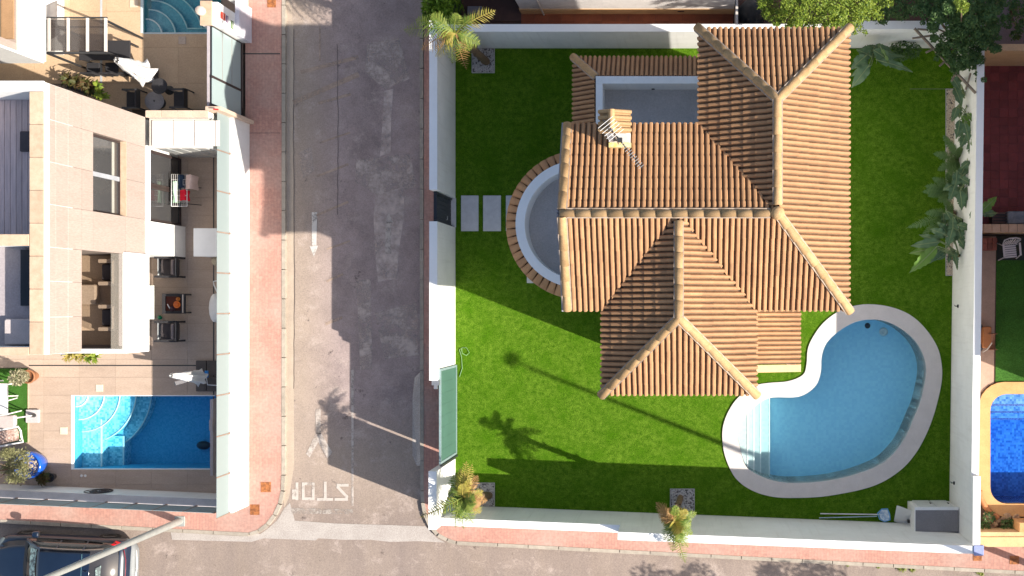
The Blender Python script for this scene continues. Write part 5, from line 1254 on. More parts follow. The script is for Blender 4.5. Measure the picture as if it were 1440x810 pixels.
t = thing('storage_shed', 'white terrace storage shed with three roof panels beside the near house', 'shed', P(260, 195, 0))
ys0, ys1 = Y(208, 2.6), yb0-.003
part('shed_wall', lambda b: (b.box(XF+.04, X(350)-.28, ys0+.04, ys0+.09, ZT, 2.52), b.box(X(350)-.34, X(350)-.28, ys0+.091, ys1, ZT, 2.52)), WHITE2, t)
for i in range(4):
    a, c = X((213, 243, 273, 302)[i], 2.6), X((243, 273, 302, 309)[i], 2.6)
    part('roof_panel', lambda b: b.cbox(max(a, XF+.04)+.012, c-.012, ys0+.06, ys1-.06, 2.56, 2.60, .012), M('cream_roof_panel', (.60, .565, .53), (.57, .54, .50), rough=.5, bmp=0, fine=.02) if i == 0 else bpy.data.materials['cream_roof_panel'], t)
part('roof_frame', lambda b: b.box(XF+.035, X(350)-.27, ys0, ys1, 2.521, 2.559), M('cream_frame', (.58, .52, .46)), t)
part('front_glazing', lambda b: [b.box(lerp(XF+.1, X(350)-.4, i/4)+.03, lerp(XF+.1, X(350)-.4, (i+1)/4)-.03, ys0+.01, ys0+.037, .2, 2.4) for i in range(4)], M('misty_glazing', (.38, .40, .40), (.5, .48, .44), rough=.2, bmp=0), t)
# second glass fence, gate, signboard wall
glass_fence((X(349), Y(12)), (X(349), Y(12)+5), 'white wall topped with frosted glass beside the teal pool at the top edge', 1.37, 2.35, 4)
xg = -14.88
t = thing('glass_gate', 'dark framed gate of long frosted glass panes by the pink pavement', 'gate', (xg, 7.5, 0))
gyA, gyM, gyB = Y(167), 7.19, Y(61)
part('gate_frame', lambda b: (b.box(xg-.03, xg+.03, gyA, gyA+.07, 0, 2.40), b.box(xg-.03, xg+.03, gyM-.035, gyM+.035, 0, 2.40), b.box(xg-.03, xg+.03, gyB-.03, gyB, 0, 2.40), b.box(xg-.03, xg+.03, gyA+.071, gyM-.036, .0, .10), b.box(xg-.03, xg+.03, gyM+.036, gyB-.031, .0, .10)), BROWNM, t)
FR2 = glass('frosted_gate_glass', (.34, .42, .42), .96, .35)
part('glass_pane', lambda b: b.box(xg-.012, xg+.012, gyA+.075, gyM-.04, .11, 2.38), FR2, t)
for i in range(3):
    z0, z1 = lerp(.11, 2.38, i/3), lerp(.11, 2.38, (i+1)/3)
    part('glass_pane', lambda b: b.box(xg-.012, xg+.012, gyM+.04, gyB-.035, z0+.015, z1-.015), FR2, t)
    if i: part('glazing_bar', lambda b: b.box(xg-.02, xg+.02, gyM+.036, gyB-.031, z0-.014, z0+.014), M('taupe_bar', (.30, .27, .25)), t)
part('gate_track', lambda b: b.box(xg-.10, xg-.04, gyA-.1, gyB, 0, 2.36), M('grey_pink_post', (.40, .36, .38)), t) if False else None
t = thing('inner_side_rail', 'slim grey rail standing inside the glass gate', 'rail', (xg-.2, 7.5, 0)); part('rail', lambda b: b.box(xg-.17, xg-.10, gyA, gyB, 1.9, 2.36), M('grey_pink_post', (.40, .36, .38)), t)
part('post', lambda b: (b.box(xg-.17, xg-.10, gyA, gyA+.08, ZT, 1.899)), DARKM, t)
t = thing('mailbox_wall', 'white block of wall with small coloured plates beside the glass gate', 'wall', (xg, 9.2, 0))
yw0, yw1 = gyB+.01, Y(60)+.72
part('wall_body', lambda b: b.box(xg-.32, X(348), yw0, yw1, 0, 2.40), WHITE, t)
part('cap_stone', lambda b: b.cbox(xg-.35, xg+.02, yw0-.01, yw1+.03, 2.402, 2.46, .01), CAPST, t)
part('base_ledge', lambda b: b.box(X(348)+.002, X(354), yw0, Y(12), 0, 1.05), M('shade_tinted_white', (.62, .60, .66)), t)  # lilac tint of shade painted into the colour of this white ledge
xs_ = X(348)
for (y0, y1, z0, z1, c, nm) in ((.28, .50, 1.85, 2.20, (.62, .06, .03), 'red_plate'), (.26, .48, 1.62, 1.78, (.20, .12, .22), 'purple_plate'), (.16, .42, 1.20, 1.38, (.14, .24, .08), 'green_plate'), (.14, .34, .86, 1.02, (.30, .28, .26), 'grey_plate')):
    pp = part(nm, lambda b: b.box(xs_+.001, xs_+.014, yw0+y0, yw0+y1, z0, z1), M(nm, c, rough=.5, bmp=0), t)
    part('white_stripe', lambda b: b.box(xs_+.0145, xs_+.016, yw0+y0+.03, yw0+y1-.03, (z0+z1)/2-.012, (z0+z1)/2+.012), PVC, pp)
t = props(MB().lathe((xg-.26, yw0+.4, 2.461), [(.10, 0), (.15, .10), (.15, .22), (.11, .26), (.01, .27)], 16).build('gate_lantern', M('cream_globe', (.62, .52, .44), rough=.4, bmp=0)), 'round cream lantern on top of the white wall by the glass gate', 'lantern')
# ---- white house in the corner
XB, YB = -19.9, Y(86, 2.8)
hB = thing('white_house', 'bright white overhanging house corner with a recessed window in the top left', 'house', (-21, 10, 0))
part('upper_walls', lambda b: (b.box(-32, XB-.06, YB+.02, 22, 2.8, 4.2), b.box(-32, XB-.06, YB+.02, Y(57, 4.5), 4.201, 8.4), b.box(-32, XB-.5, Y(57, 4.5)+.001, 22, 4.201, 8.4), b.box(XB-.5, XB-.06, Y(57, 4.5)+.001, 22, 6.9, 8.4)), CREAM, hB)
part('white_band', lambda b: (b.box(XB-.059, XB, YB, 22, 2.72, 4.15), b.box(-32, XB-.06, YB-.05, YB+.019, 2.72, 8.45)), WHITE2, hB)
wb = part('window', lambda b: b.box(XB-.499, XB-.46, Y(57, 4.5)+.12, 12, 4.3, 6.8), M('warm_dark_glass', (.17, .125, .09), (.24, .19, .15), rough=.15, bmp=0, scale=1.2), hB)
part('window_frame', lambda b: (b.box(XB-.455, XB-.40, Y(57, 4.5)+.02, Y(57, 4.5)+.11, 4.22, 6.88), b.box(XB-.455, XB-.1, Y(57, 4.5)+.111, 12, 4.21, 4.28), b.box(XB-.455, XB-.42, 9.75, 9.85, 4.3, 6.8)), M('tan_frame', (.36, .22, .12)), wb)
part('window_sill', lambda b: b.box(XB-.40, XB-.062, Y(57, 4.5)+.02, 12, 4.14, 4.19), M('pink_beige_sill', (.55, .40, .30)), wb)
part('ground_floor_wall', lambda b: b.box(-32, XB-.9, YB+.8, 22, 0, 2.799), WHITE, hB)
# glazed dining canopy
zcn = 2.45
cx0, cx1, cyS, cyN = X(60, zcn), X(151, zcn), Y(73, zcn), Y(26, zcn)
t = thing('glass_canopy', 'smoked glass canopy on pale bars over a dark dining corner', 'canopy', ((cx0+cx1)/2, (cyS+cyN)/2, ZT))
for px in (70, 97, 124, 149.5):
    part('canopy_bar', lambda b: b.box(X(px-1.6, zcn), X(px+1.6, zcn), cyS, cyN, zcn, zcn+.07), PVCL, t)
for a, c in ((60, 70), (70, 97), (97, 124), (124, 149.5)):
    part('glass_pane', lambda b: b.box(X(a, zcn)+.045, X(c, zcn)-.045, cyS+.03, cyN-.03, zcn+.01, zcn+.022), CLEARG, t)
part('edge_frame', lambda b: (b.box(cx0, cx1, cyS-.07, cyS-.002, zcn-.03, zcn+.06), b.box(cx0, cx1, cyN+.002, cyN+.04, zcn-.03, zcn+.05), b.box(cx0, cx1, cyN-.28, cyN-.24, zcn-.04, zcn-.001)), DARKM, t)
for xx, yy in ((cx0+.05, cyS), (cx1-.05, cyS), (cx0+.05, cyN-.06), (cx1-.05, cyN-.06)): part('post', lambda b: b.box(xx-.03, xx+.03, yy-.03, yy+.03, ZT, zcn-.03), DARKM, t)
t = thing('dining_table', 'dark table standing under the smoked glass canopy', 'table', (cx0+1.1, cyS+.55, ZT))
part('tabletop', lambda b: b.cbox(cx0+.25, cx1-.1, cyS+.1, cyS+.75, ZT+.70, ZT+.75, .01), DARKF, t)
for a in (cx0+.35, cx1-.2):
    for c in (cyS+.15, cyS+.7): part('leg', lambda b: b.box(a-.03, a+.03, c-.03, c+.03, ZT, ZT+.699), DARKM, t)
for i in range(3):
    a = cx0+.35+i*.62
    q = thing('dining_chair', ['dark dining chair under the left bay of the glass canopy', 'dark dining chair under the middle of the glass canopy', 'dark dining chair at the right end of the glass canopy'][i], 'chair', (a, cyS-.1, ZT), 'chairs under the glass canopy')
    part('seat', lambda b: b.cbox(a, a+.42, cyS-.32, cyS+.08, ZT+.42, ZT+.47, .01), DARKF, q)
    part('backrest', lambda b: b.cbox(a, a+.42, cyS-.37, cyS-.325, ZT+.42, ZT+.90, .01), DARKF, q)
    for xx in (a+.02, a+.40):
        for yy in (cyS-.30, cyS+.06): part('leg', lambda b: b.box(xx-.015, xx+.015, yy-.015, yy+.015, ZT, ZT+.419), DARKM, q)
item('white_bowl', [(.03, 0), (.10, .05), (.11, .07), (.02, .03)], X(77, 1), Y(43, 1), ZT+.75, PVC, 'small white bowl glowing through the smoked glass canopy', 'bowl')
t = thing('dark_trolley', 'small dark trolley at the right end of the glass canopy', 'trolley', P(160, 70, ZT))
part('body', lambda b: b.cbox(X(153), X(166), Y(78), Y(64), ZT+.1, .8, .02), GREYROOF, t)
for q in ((154, 77), (165, 65)): part('wheel', lambda b: b.lathe(P(*q, ZT+.05), [(.05, -.015), (.05, .015), (.01, .02)], 10, axis=(1, 0, 0)), DARKM, t)
parasol(P(214, 108, ZT), P(163, 84, 2.7), 'closed shaggy white parasol between the glass canopy and the black chairs', CLOTHW, (X(203), X(224), Y(117), Y(98)), seed=12, rr=.30)
def black_chair(px, py, label):
    x, y = X(px, .5), Y(py, .5); t = thing('black_chair', label, 'chair', (x, y, ZT), 'black garden chairs in the shade'); z = ZT
    part('seat', lambda b: b.cbox(x-.24, x+.20, y-.27, y+.25, z+.38, z+.44, .02), DARKF, t)
    part('backrest', lambda b: b.beam((x+.21, y, z+.44), (x+.27, y, z+.88), .58, .04, up=(1, 0, 0)), DARKF, t)
    for s_ in (-1, 1):
        part('arm', lambda b: b.box(x-.30, x+.24, y+s_*.30-.03, y+s_*.30+.03, z+.60, z+.63), DARKM, t)
        part('leg', lambda b: b.box(x-.30, x-.26, y+s_*.30-.02, y+s_*.30+.02, z, z+.599), M('taupe_leg', (.26, .22, .21)), t)
        part('leg', lambda b: b.box(x+.22, x+.26, y+s_*.30-.02, y+s_*.30+.02, z, z+.599), DARKM, t)
black_chair(187.5, 140, 'black garden chair left of the round dark table')
black_chair(254, 139.5, 'black garden chair right of the round dark table')
def rtable(px, py, r, h, label):
    c = P(px, py, 0); t = thing('round_table', label, 'table', (c.x, c.y, ZT))
    c = P(px, py, h)
    part('tabletop', lambda b: b.lathe((c.x, c.y, h-.03), [(r-.01, 0), (r, .01), (r, .03), (r-.01, .035), (.01, .036)], 26), GREYROOF if h < .6 else DARKF, t)
    part('stem', lambda b: b.lathe((c.x, c.y, ZT), [(r*.6, 0), (r*.6, .02), (.03, .04), (.03, h-.031)], 14), DARKM, t)
rtable(217, 142, .32, .48, 'round dark brown table between the two black chairs')
rtable(224, 121, .26, .80, 'smaller round black table above the brown one')
c = P(140, 120, ZT)
t = thing('long_planter', 'dark planter with bright yellow green and dark leaves along the slanted house wall', 'planter', c)
part('trough', lambda b: b.beam(P(100, 118, .3), P(138, 131, .3), .35, .4), DPOT, t)
part('leaves', lambda b: [blades(b, P(px, py, .5), 30, .42, .03, .5, int(px)) for px, py in ((97, 112), (108, 116), (120, 119), (128, 125))], L_RED, t)
part('bright_leaves', lambda b: [blades(b, P(px, py, .7), 14, .26, .05, .5, int(px)) for px, py in ((137, 121), (140, 131), (146, 136))], L_LIME, t)

# ================================================================== NORTH NEIGHBOUR
s = MB(); s.box(X(690), X(1033), Y(34)+.1, Y(34)+3, -.05, .0); s.sheet([[(X(640), NYI+.22), (X(640), 16), (X(1400), 16), (X(1400), NYI+.22)]], -.06); nf = s.build('north_yard', DARKFLOOR, kind='structure')
tiles(nf, [(X(733), X(1031), NYI+.24, Y(12))], .45, .45, .03, TCOTTAF, ox=X(733), oy=NYI)
nh = thing('low_white_house', 'long white house front with tan base behind the long wall at the top edge', 'house', (X(880), 11, 0))
hx0, hx1, hy = X(735), X(1031), Y(19)
part('wall', lambda b: b.box(hx0, hx1, hy, 20, .62, 4.6), M('pinkish_white_wall', (.72, .68, .66)), nh)
part('plinth', lambda b: b.box(hx0-.03, hx1+.03, hy-.03, 20, 0, .615), PEACH, nh)
part('vent', lambda b: b.box(X(953), X(962), hy-.045, hy-.031, .35, .45), BROWNM, nh)
part('downpipe', lambda b: b.tube([(X(765), hy-.05, 0), (X(765), hy-.05, 3.0), (X(768), hy-.05, 4.6)], .03, 6), PVCL, nh)
t = thing('side_wall', 'thin pale wall end standing beside the dark yard under the leafy tree', 'wall', (X(1032), 10, 0)); part('wall_body', lambda b: b.box(X(1031.5)+.03, X(1035), NYI+.24, 18, 0, 1.2), WHITE2, t); part('coping', lambda b: b.box(X(1031)+.03, X(1035.5), NYI+.24, 18, 1.202, 1.24), PVCL, t)
t = thing('covered_object', 'dark covered lump in the black shade beside the thin pale wall', 'cover', P(1055, 18, 0)); part('cover', lambda b: b.lathe(P(1057, 20, -.05), [(.5, 0), (.42, .4), (.3, .8), (.12, .95), (.01, .97)], 9), M('dark_tarp', (.04, .04, .045), (.02, .02, .02)), t); part('weight', lambda b: b.box(X(1050), X(1056), Y(26), Y(23), -.05, .08), DARKM, t)
t = thing('grey_step', 'small grey concrete step in the dark yard above the leaning palm', 'step', P(668, 16, 0)); part('slab', lambda b: b.cbox(X(658), X(679), Y(22), Y(10), -.05, .14, .02), M('blue_grey_concrete', (.20, .19, .22)), t); part('slab_edge', lambda b: b.box(X(658), X(679), Y(23), Y(22)-.002, -.05, .06), KERB, t)
# ================================================================== EAST PLOTS
ex0 = exi(250)+.23
s = MB(); s.sheet([[(exi(68)+.22, Y(330)), (exi(68)+.22, 16), (40, 16), (40, Y(330))]], -.03)
rb = s.build('east_terrace_floor', GROUT, kind='structure')
tiles(rb, [(exi(250)+.25, X(1475), Y(316), Y(93))], .30, .30, .02, BRICKRED, ox=X(1380), oy=Y(316))
t = thing('peach_wall', 'peach rendered wall across the top of the dark red tiled terrace', 'wall', P(1412, 85, 0))
part('wall_body', lambda b: b.box(exi(68)+.235, X(1600), Y(93), Y(93)+.18, 0, 2.3), PEACH, t); part('coping', lambda b: b.box(exi(68)+.235, X(1600), Y(93)-.01, Y(93)+.2, 2.302, 2.35), M('peach_cap', (.60, .38, .22)), t)
t = thing('low_tiled_wall', 'low wall topped with single peach coping tiles below the dark red terrace', 'wall', P(1410, 325, 0))
zl = .9; wy0, wy1 = Y(327, zl), Y(315, zl)
part('wall_body', lambda b: b.box(exi(320)+.235, X(1600), wy0+.02, wy1-.02, 0, zl-.04), PEACH, t)
for i in range(9):
    a = exi(320)+.24+i*.275
    part('coping_tile', lambda b: b.cbox(a, a+.268, wy0, wy1, zl-.038, zl, .012), M('coping_tile', (.58, .37, .25), (.50, .31, .20), rnd=.08, scale=6) if i == 0 else bpy.data.materials['coping_tile'], t)
t = thing('slatted_crate', 'dark slatted wooden crate behind the low tiled wall', 'crate', P(1405, 306, 0))
for i in range(4): part('slat', lambda b: b.box(X(1396, .5), X(1416, .5), Y(301+i*4.2, .5), Y(298.5+i*4.2, .5), .42, .46), M('brown_slat', (.13, .075, .065), rnd=.2) if i == 0 else bpy.data.materials['brown_slat'], t)
part('crate_body', lambda b: b.box(X(1396, .5), X(1416, .5), Y(314.5, .5), Y(298.5, .5), .03, .40), DARKM, t)
t = thing('covered_box', 'grey covered box at the right edge behind the low tiled wall', 'box', P(1430, 306, 0)); part('cover', lambda b: b.cbox(X(1417, .6), X(1460, .6), Y(315, .6), Y(297, .6), .03, .62, .03), M('mottled_grey_cover', (.17, .19, .22), (.30, .31, .34), scale=7, bmp=.3), t); part('strap', lambda b: b.box(X(1440, .6), X(1442, .6), Y(315, .6)-.01, Y(297, .6)+.01, .03, .635), DARKM, t)

s = MB(); s.sheet([[(exi(738)+.2, Y(740)), (exi(330)+.21, Y(332)), (40, Y(332)), (40, Y(760))], E_OUT], -.03); s.build('east_garden', M('brown_soil', (.13, .075, .045), (.07, .045, .03), scale=5, bmp=.5), kind='structure')
s = MB(); s.sheet([PX([(1377.5, 332), (1401, 332), (1397.5, 539), (1390, 542), (1380, 552), (1375, 566)])], -.01); s.build('garden_path', M('pinkish_path', (.44, .29, .22), (.36, .24, .18), scale=3, bmp=.2), kind='structure')
s = MB(); s.sheet([PX([(1401.5, 345), (1640, 345), (1640, 546), (1400, 537)])], -.008); s.build('east_turf', TURF2, kind='structure')
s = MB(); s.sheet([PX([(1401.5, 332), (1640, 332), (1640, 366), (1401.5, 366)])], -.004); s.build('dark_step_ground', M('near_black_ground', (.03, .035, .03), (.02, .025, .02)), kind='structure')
t = thing('brick_pier', 'small red brick pier top just below the low tiled wall', 'pier', P(1392, 342, 0))
for i in range(3):
    for j in range(2): part('brick', lambda b: b.cbox(X(1382+i*6.7, .5)+.004, X(1388.7+i*6.7, .5)-.004, Y(352-j*9, .5)+.004, Y(343-j*9, .5)-.004, .1, .5+.01*((i+j) % 2), .01), M('pier_brick', (.28, .09, .06), (.20, .06, .04), rnd=.2) if i+j == 0 else bpy.data.materials['pier_brick'], t)
# orange-rimmed pool
t = thing('orange_edged_pool', 'bright blue pool with a rounded orange stone rim at the right edge', 'swimming pool', ((E_OUT[0][0]+E_OUT[10][0])/2, Y(632), 0))
pool_shell(t, E_IN, 1.5, MOS_E)
coping(t, E_OUT, E_IN, -.3, .06, ORANGE)
ei0, ei1, ej0, ej1 = X(1392), X(1392)+5.4, Y(708), Y(554)
BAND = M('navy_mosaic_band', (.02, .05, .22), (.10, .16, .42), scale=30, bmp=0, lo=.45, hi=.55)
for k, (d, z) in enumerate(((17, -.30), (28, -.58), (39, -.86))):
    b = MB(); b.box(ei0+.10, ei1-.1, Y(554+d), ej1-.02, -1.49, z); b.build('pool_step', MOS_E, t)
    e = MB(); e.box(ei0+.10, ei1-.1, Y(554+d)-.02, Y(554+d)+.035, z-.03, z+.006); e.build('step_edge', BAND, t)
b = MB(); b.box(ei0+.01, X(1399.5), ej0+.5, Y(583), -1.48, -.60); b.build('pool_bench', MOS_E, t)
e = MB(); e.box(X(1399.5)-.04, X(1399.5)+.004, ej0+.5, Y(583), -.63, -.595); e.build('step_edge', BAND, t)
wv = MB(); wv.prism(E_IN, -1.49, -.10); props(wv.build('pool_water', W_E), kind='structure')
# rock bed and wall below that pool
t = thing('rockery', 'narrow bed of rough stones and dark plants below the orange pool rim', 'rockery', P(1400, 735, 0))
rng = random.Random(21)
for i in range(12):
    px, py = rng.uniform(1381, 1436), rng.uniform(722, 745)
    def rk_(b):
        r = rng.uniform(.10, .19); c = P(px, py, .0); n = 7; v = [(c.x+r*math.cos(k*.9)*rng.uniform(.7, 1.2), c.y+r*math.sin(k*.9)*rng.uniform(.7, 1.1), .0) for k in range(n)]+[(c.x+.6*r*math.cos(k*.9)*rng.uniform(.7, 1.2), c.y+.6*r*math.sin(k*.9)*rng.uniform(.7, 1.1), r*rng.uniform(.5, .8)) for k in range(n)]
        b.add(v, [tuple(range(n, 2*n))]+[(k, (k+1) % n, n+(k+1) % n, n+k) for k in range(n)])
    part('stone', rk_, M('rockery_stone', (.42, .28, .16), (.22, .13, .09), scale=6, rnd=.35, bmp=.5) if i == 0 else bpy.data.materials['rockery_stone'], t)
for x_, y_ in ((1417, 738), (1384, 741), (1391, 728)): part('low_plant', lambda b: leafball(b, P(x_, y_, .2), .24, 120, .05, int(x_), .6), L_DARK, t)
part('bed_rim', lambda b: b.tube([P(1378, 690, .1), P(1379, 700, .1), P(1385, 712, .1), P(1394, 722, .1), P(1404, 728, .1)], .09, 6), M('orange_red_edging', (.50, .20, .08), (.36, .13, .05), scale=8), t)
t = thing('peach_garden_wall', 'peach wall with a broad cap in the bottom right corner above the pavement', 'wall', P(1410, 765, 0))
pz = .8
part('wall_body', lambda b: b.box(exi(738)+.23, X(1640), Y(750), Y(742), -.02, pz-.04), PEACH, t)
part('coping', lambda b: b.cbox(exi(738)+.225, X(1640), Y(762), Y(750)+.04, pz-.039, pz, .01), M('sunny_peach_cap', (.66, .43, .22), (.58, .37, .18), scale=3), t)
part('front_wall', lambda b: b.box(exi(738)+.232, X(1640), Y(761.5), Y(750)-.003, -.02, pz-.041), PEACH, t)
part('stub_wall', lambda b: b.box(X(1434, .9), X(1640), Y(741), Y(728), 0, .9), ORANGE, t)
# hose reel
c = P(1386, 473, 0)
t = thing('hose_trolley', 'orange brown hose trolley parked on the pinkish path', 'hose trolley', (c.x, c.y, 0))
part('frame', lambda b: (b.cbox(X(1378), X(1390), Y(489), Y(459), .12, .40, .03)), M('orange_plastic', (.46, .17, .06), rough=.5), t)
part('drum', lambda b: b.lathe((X(1391), Y(480), .3), [(.06, -.28), (.19, -.27), (.19, -.25), (.11, -.24), (.11, .24), (.19, .25), (.19, .27), (.06, .28)], 16, axis=(0, 1, 0)), M('brown_drum', (.28, .12, .07)), t)
part('handle', lambda b: b.tube([P(1382, 495, .5), P(1388, 492, .6), P(1395, 482, .7)], .022, 6), M('cream_handle', (.6, .5, .42)), t)
for yy in (461, 488): part('wheel', lambda b: b.lathe((X(1378), Y(yy), .12), [(.12, -.03), (.12, .03), (.02, .035)], 12, axis=(1, 0, 0)), DARKM, t)
# plastic chair
cx_, cy_ = X(1421.5, .5), Y(352, .5)
t = thing('plastic_garden_chair', 'white slatted plastic garden chair at the right edge below the low tiled wall', 'chair', (cx_, cy_, 0))
def tr(p, a=.10): ca, sa = math.cos(a), math.sin(a); return Vector((cx_+p[0]*ca-p[1]*sa, cy_+p[0]*sa+p[1]*ca, p[2]))
CH = M('pinkish_white_plastic', (.62, .55, .55), rough=.45, bmp=0, fine=0)
for i in range(6):
    y0 = -.24+i*.072
    part('seat_slat', lambda b: b.add([tr((-.22, y0, .42)), tr((.20, y0, .42)), tr((.20, y0+.055, .425)), tr((-.22, y0+.055, .425)), tr((-.22, y0, .40)), tr((.20, y0, .40)), tr((.20, y0+.055, .405)), tr((-.22, y0+.055, .405))], [(0, 1, 2, 3), (7, 6, 5, 4), (0, 4, 5, 1), (1, 5, 6, 2), (2, 6, 7, 3), (3, 7, 4, 0)]), CH, t)
for i in range(7):
    x0 = -.20+i*.062; xt = x0*1.25-.0
    part('back_slat', lambda b: b.beam(tr((x0+.01, .20, .43)), tr((xt+.03, .36-.02*abs(i-3), .86)), .034, .018, up=(0, -1, .4)), CH, t)
part('back_rim', lambda b: b.tube([tr((-.23, .20, .42)), tr((-.27, .34, .84)), tr((-.12, .385, .90)), tr((.10, .385, .90)), tr((.25, .34, .84)), tr((.21, .20, .42))], .022, 6), CH, t)
for s_ in (-1, 1):
    part('arm', lambda b: b.beam(tr((s_*.27, -.20, .64)), tr((s_*.27, .22, .66)), .06, .025), CH, t)
    part('leg', lambda b: b.tube([tr((s_*.24, -.20, .63)), tr((s_*.30, -.28, .0))], .022, 6), CH, t)
    part('leg', lambda b: b.tube([tr((s_*.23, .18, .45)), tr((s_*.30, .30, .0))], .022, 6), CH, t)
# neighbouring house to the east (it stands just past the right edge of the photograph and shades the plots in front of it)
ehx, ehy = X(1500), Y(555)
t = thing('east_house', 'neighbouring house beyond the right edge that shades the turf and red terrace', 'house', (ehx+4, ehy+6, 0))
part('wall', lambda b: (b.box(ehx, ehx+9, ehy, 3.2, 0, 5.7), b.box(ehx, ehx+9, 3.203, 22, 0, 8.3)), PEACH, t)
part('roof', lambda b: (b.add([(ehx-.05, ehy-.05, 5.702), (ehx+9.3, ehy-.05, 5.702), (ehx+9.3, 3.2, 5.702), (ehx-.05, 3.2, 5.702), (ehx+4.5, 1.0, 7.2)], [(0, 1, 4), (1, 2, 4), (2, 3, 4), (3, 0, 4), (3, 2, 1, 0)]), b.add([(ehx-.05, 3.204, 8.302), (ehx+9.3, 3.204, 8.302), (ehx+9.3, 22, 8.302), (ehx-.05, 22, 8.302), (ehx+4.5, 9, 9.8), (ehx+4.5, 16, 9.8)], [(0, 1, 4), (1, 2, 5, 4), (2, 3, 5), (3, 0, 4, 5), (3, 2, 1, 0)])), ROOFDK, t)
for yy in (-1.2, 1.2, 5, 8, 11):
    ww = part('window', lambda b: b.box(ehx-.03, ehx-.002, yy, yy+1.2, 1.1, 2.2), DGLASS, t); part('window_frame', lambda b: (b.box(ehx-.05, ehx-.002, yy-.06, yy-.001, 1.04, 2.26), b.box(ehx-.05, ehx-.002, yy+1.201, yy+1.26, 1.04, 2.26)), WHITE2, ww)
# ================================================================== STREET LAMPS
def street_lamp(base, h, arm, label):
    t = thing('street_lamp', label, 'street lamp', base, 'tall galvanised street lamps'); b0 = Vector(base)
    part('base_plate', lambda b: b.cbox(b0.x-.17, b0.x+.17, b0.y-.17, b0.y+.17, .0, .03, .008), GALV, t)
    part('door_box', lambda b: b.cbox(b0.x-.12, b0.x-.08, b0.y-.06, b0.y+.06, .5, .9, .01), GALV, t)
    part('pole', lambda b: b.tube([b0, b0+Vector((0, 0, h*.5)), b0+Vector((0, 0, h))], [.115, .09, .06], 12), GALV, t)
    part('arm', lambda b: b.tube([b0+Vector((0, 0, h-.15)), b0+Vector((arm[0]*.5, arm[1]*.5, h)), b0+Vector((arm[0], arm[1], h+.02))], .035, 8), GALV, t)
    e = b0+Vector((arm[0], arm[1], h+.02)); d = Vector((arm[0], arm[1], 0)).normalized()
    lh = part('lamp_head', lambda b: b.lathe(e+Vector((0, 0, 0)), [(.03, -.06), (.20, -.05), (.26, .0), (.20, .07), (.05, .10), (.005, .10)], 16), M('grey_lamp_housing', (.22, .23, .24), rough=.5, bmp=0), t)
    part('lamp_lens', lambda b: b.lathe(e, [(.01, -.09), (.16, -.075), (.17, -.061)], 14), PVC, lh)
street_lamp(P(253, 733), 13.0, (-.2, -.9), 'tall grey street lamp rising over the dark car from the lower pavement')
street_lamp(P(1462, 799), 12.7, (-.5, .25), 'tall grey street lamp outside the right edge whose shadow crosses lawn and pool')
# ================================================================== CAR
BODY = M('dark_blue_car_paint', (.006, .014, .034), (.008, .018, .04), rough=.32, metal=.0, bmp=0, fine=0, spec=.45, coat=.25)
CGL = M('car_window_glass', (.03, .028, .028), (.05, .045, .045), rough=.05, bmp=0, fine=0, spec=1.0, scale=.5)
RED_L = M('red_lamp_glass', (.60, .01, .015), rough=.2, bmp=0, fine=0); CHROME = M('chrome_trim', (.45, .45, .45), rough=.35, metal=1, bmp=0, fine=0)
RUB = M('tyre_rubber', (.02, .02, .02), rough=.9); BLK = M('black_trim', (.02, .02, .022), rough=.5, bmp=0)
Lc, Wc = 4.40, 1.84
car = thing('parked_car', 'dark blue estate like car parked at the kerb under the slanting lamp post', 'car', (X(92, .4), Y(792, .4), -.12), rz=math.radians(-2.6))
# local frame: +x rear (right in the picture), y across, z up from the road
def superring(x, hw, z0, z1, n=14, p=2.6, flat=.0):
    out = []
    for k in range(n*2):
        a = math.pi*2*k/(n*2); cx = math.cos(a); sz = math.sin(a)
        out.append((x, hw*math.copysign(abs(cx)**(2/p), cx), (z0+z1)/2+(z1-z0)/2*math.copysign(abs(sz)**(2/p), sz)))
    return out
def loft(b, rings, mi=0, cap=True):
    n = len(rings[0]); v = [p for r in rings for p in r]
    f = [(i*n+k, i*n+(k+1) % n, (i+1)*n+(k+1) % n, (i+1)*n+k) for i in range(len(rings)-1) for k in range(n)]
    b.add(v, f, mi, True)
    if cap: b.add(rings[0], [tuple(range(n-1, -1, -1))], mi, True); b.add(rings[-1], [tuple(range(n))], mi, True)
h = Wc/2
part('body', lambda b: loft(b, [superring(x, w_, z0, z1, p=pp) for x, w_, z0, z1, pp in ((-2.20, .50, .42, .58, 2.4), (-2.16, .70, .30, .72, 3), (-2.02, .84, .24, .80, 3.5), (-1.75, .90, .22, .87, 4), (-1.3, .92, .2, .93, 4.5), (-.8, .925, .2, .98, 5), (0, .925, .2, 1.0, 5), (.9, .925, .2, 1.02, 5), (1.5, .92, .2, 1.03, 4.5), (1.9, .90, .22, 1.0, 4), (2.08, .86, .26, .95, 3.5), (2.17, .78, .32, .78, 3), (2.20, .66, .40, .66, 2.6))]), BODY, car)
GH = ((-1.05, .98, 1.0), (-.75, .99, 1.18), (-.42, 1.0, 1.37), (-.15, 1.0, 1.44), (.4, 1.0, 1.47), (1.0, 1.0, 1.45), (1.45, .98, 1.38), (1.75, .95, 1.22), (1.98, .90, 1.0))
part('greenhouse', lambda b: loft(b, [[(x, y*w_, z) for y, z in ((.88, .95), (.80, zt*.5+.5), (.67, zt-.06), (.52, zt-.014), (0, zt), (-.52, zt-.014), (-.67, zt-.06), (-.80, zt*.5+.5), (-.88, .95))] for x, w_, zt in GH]), CGL, car)
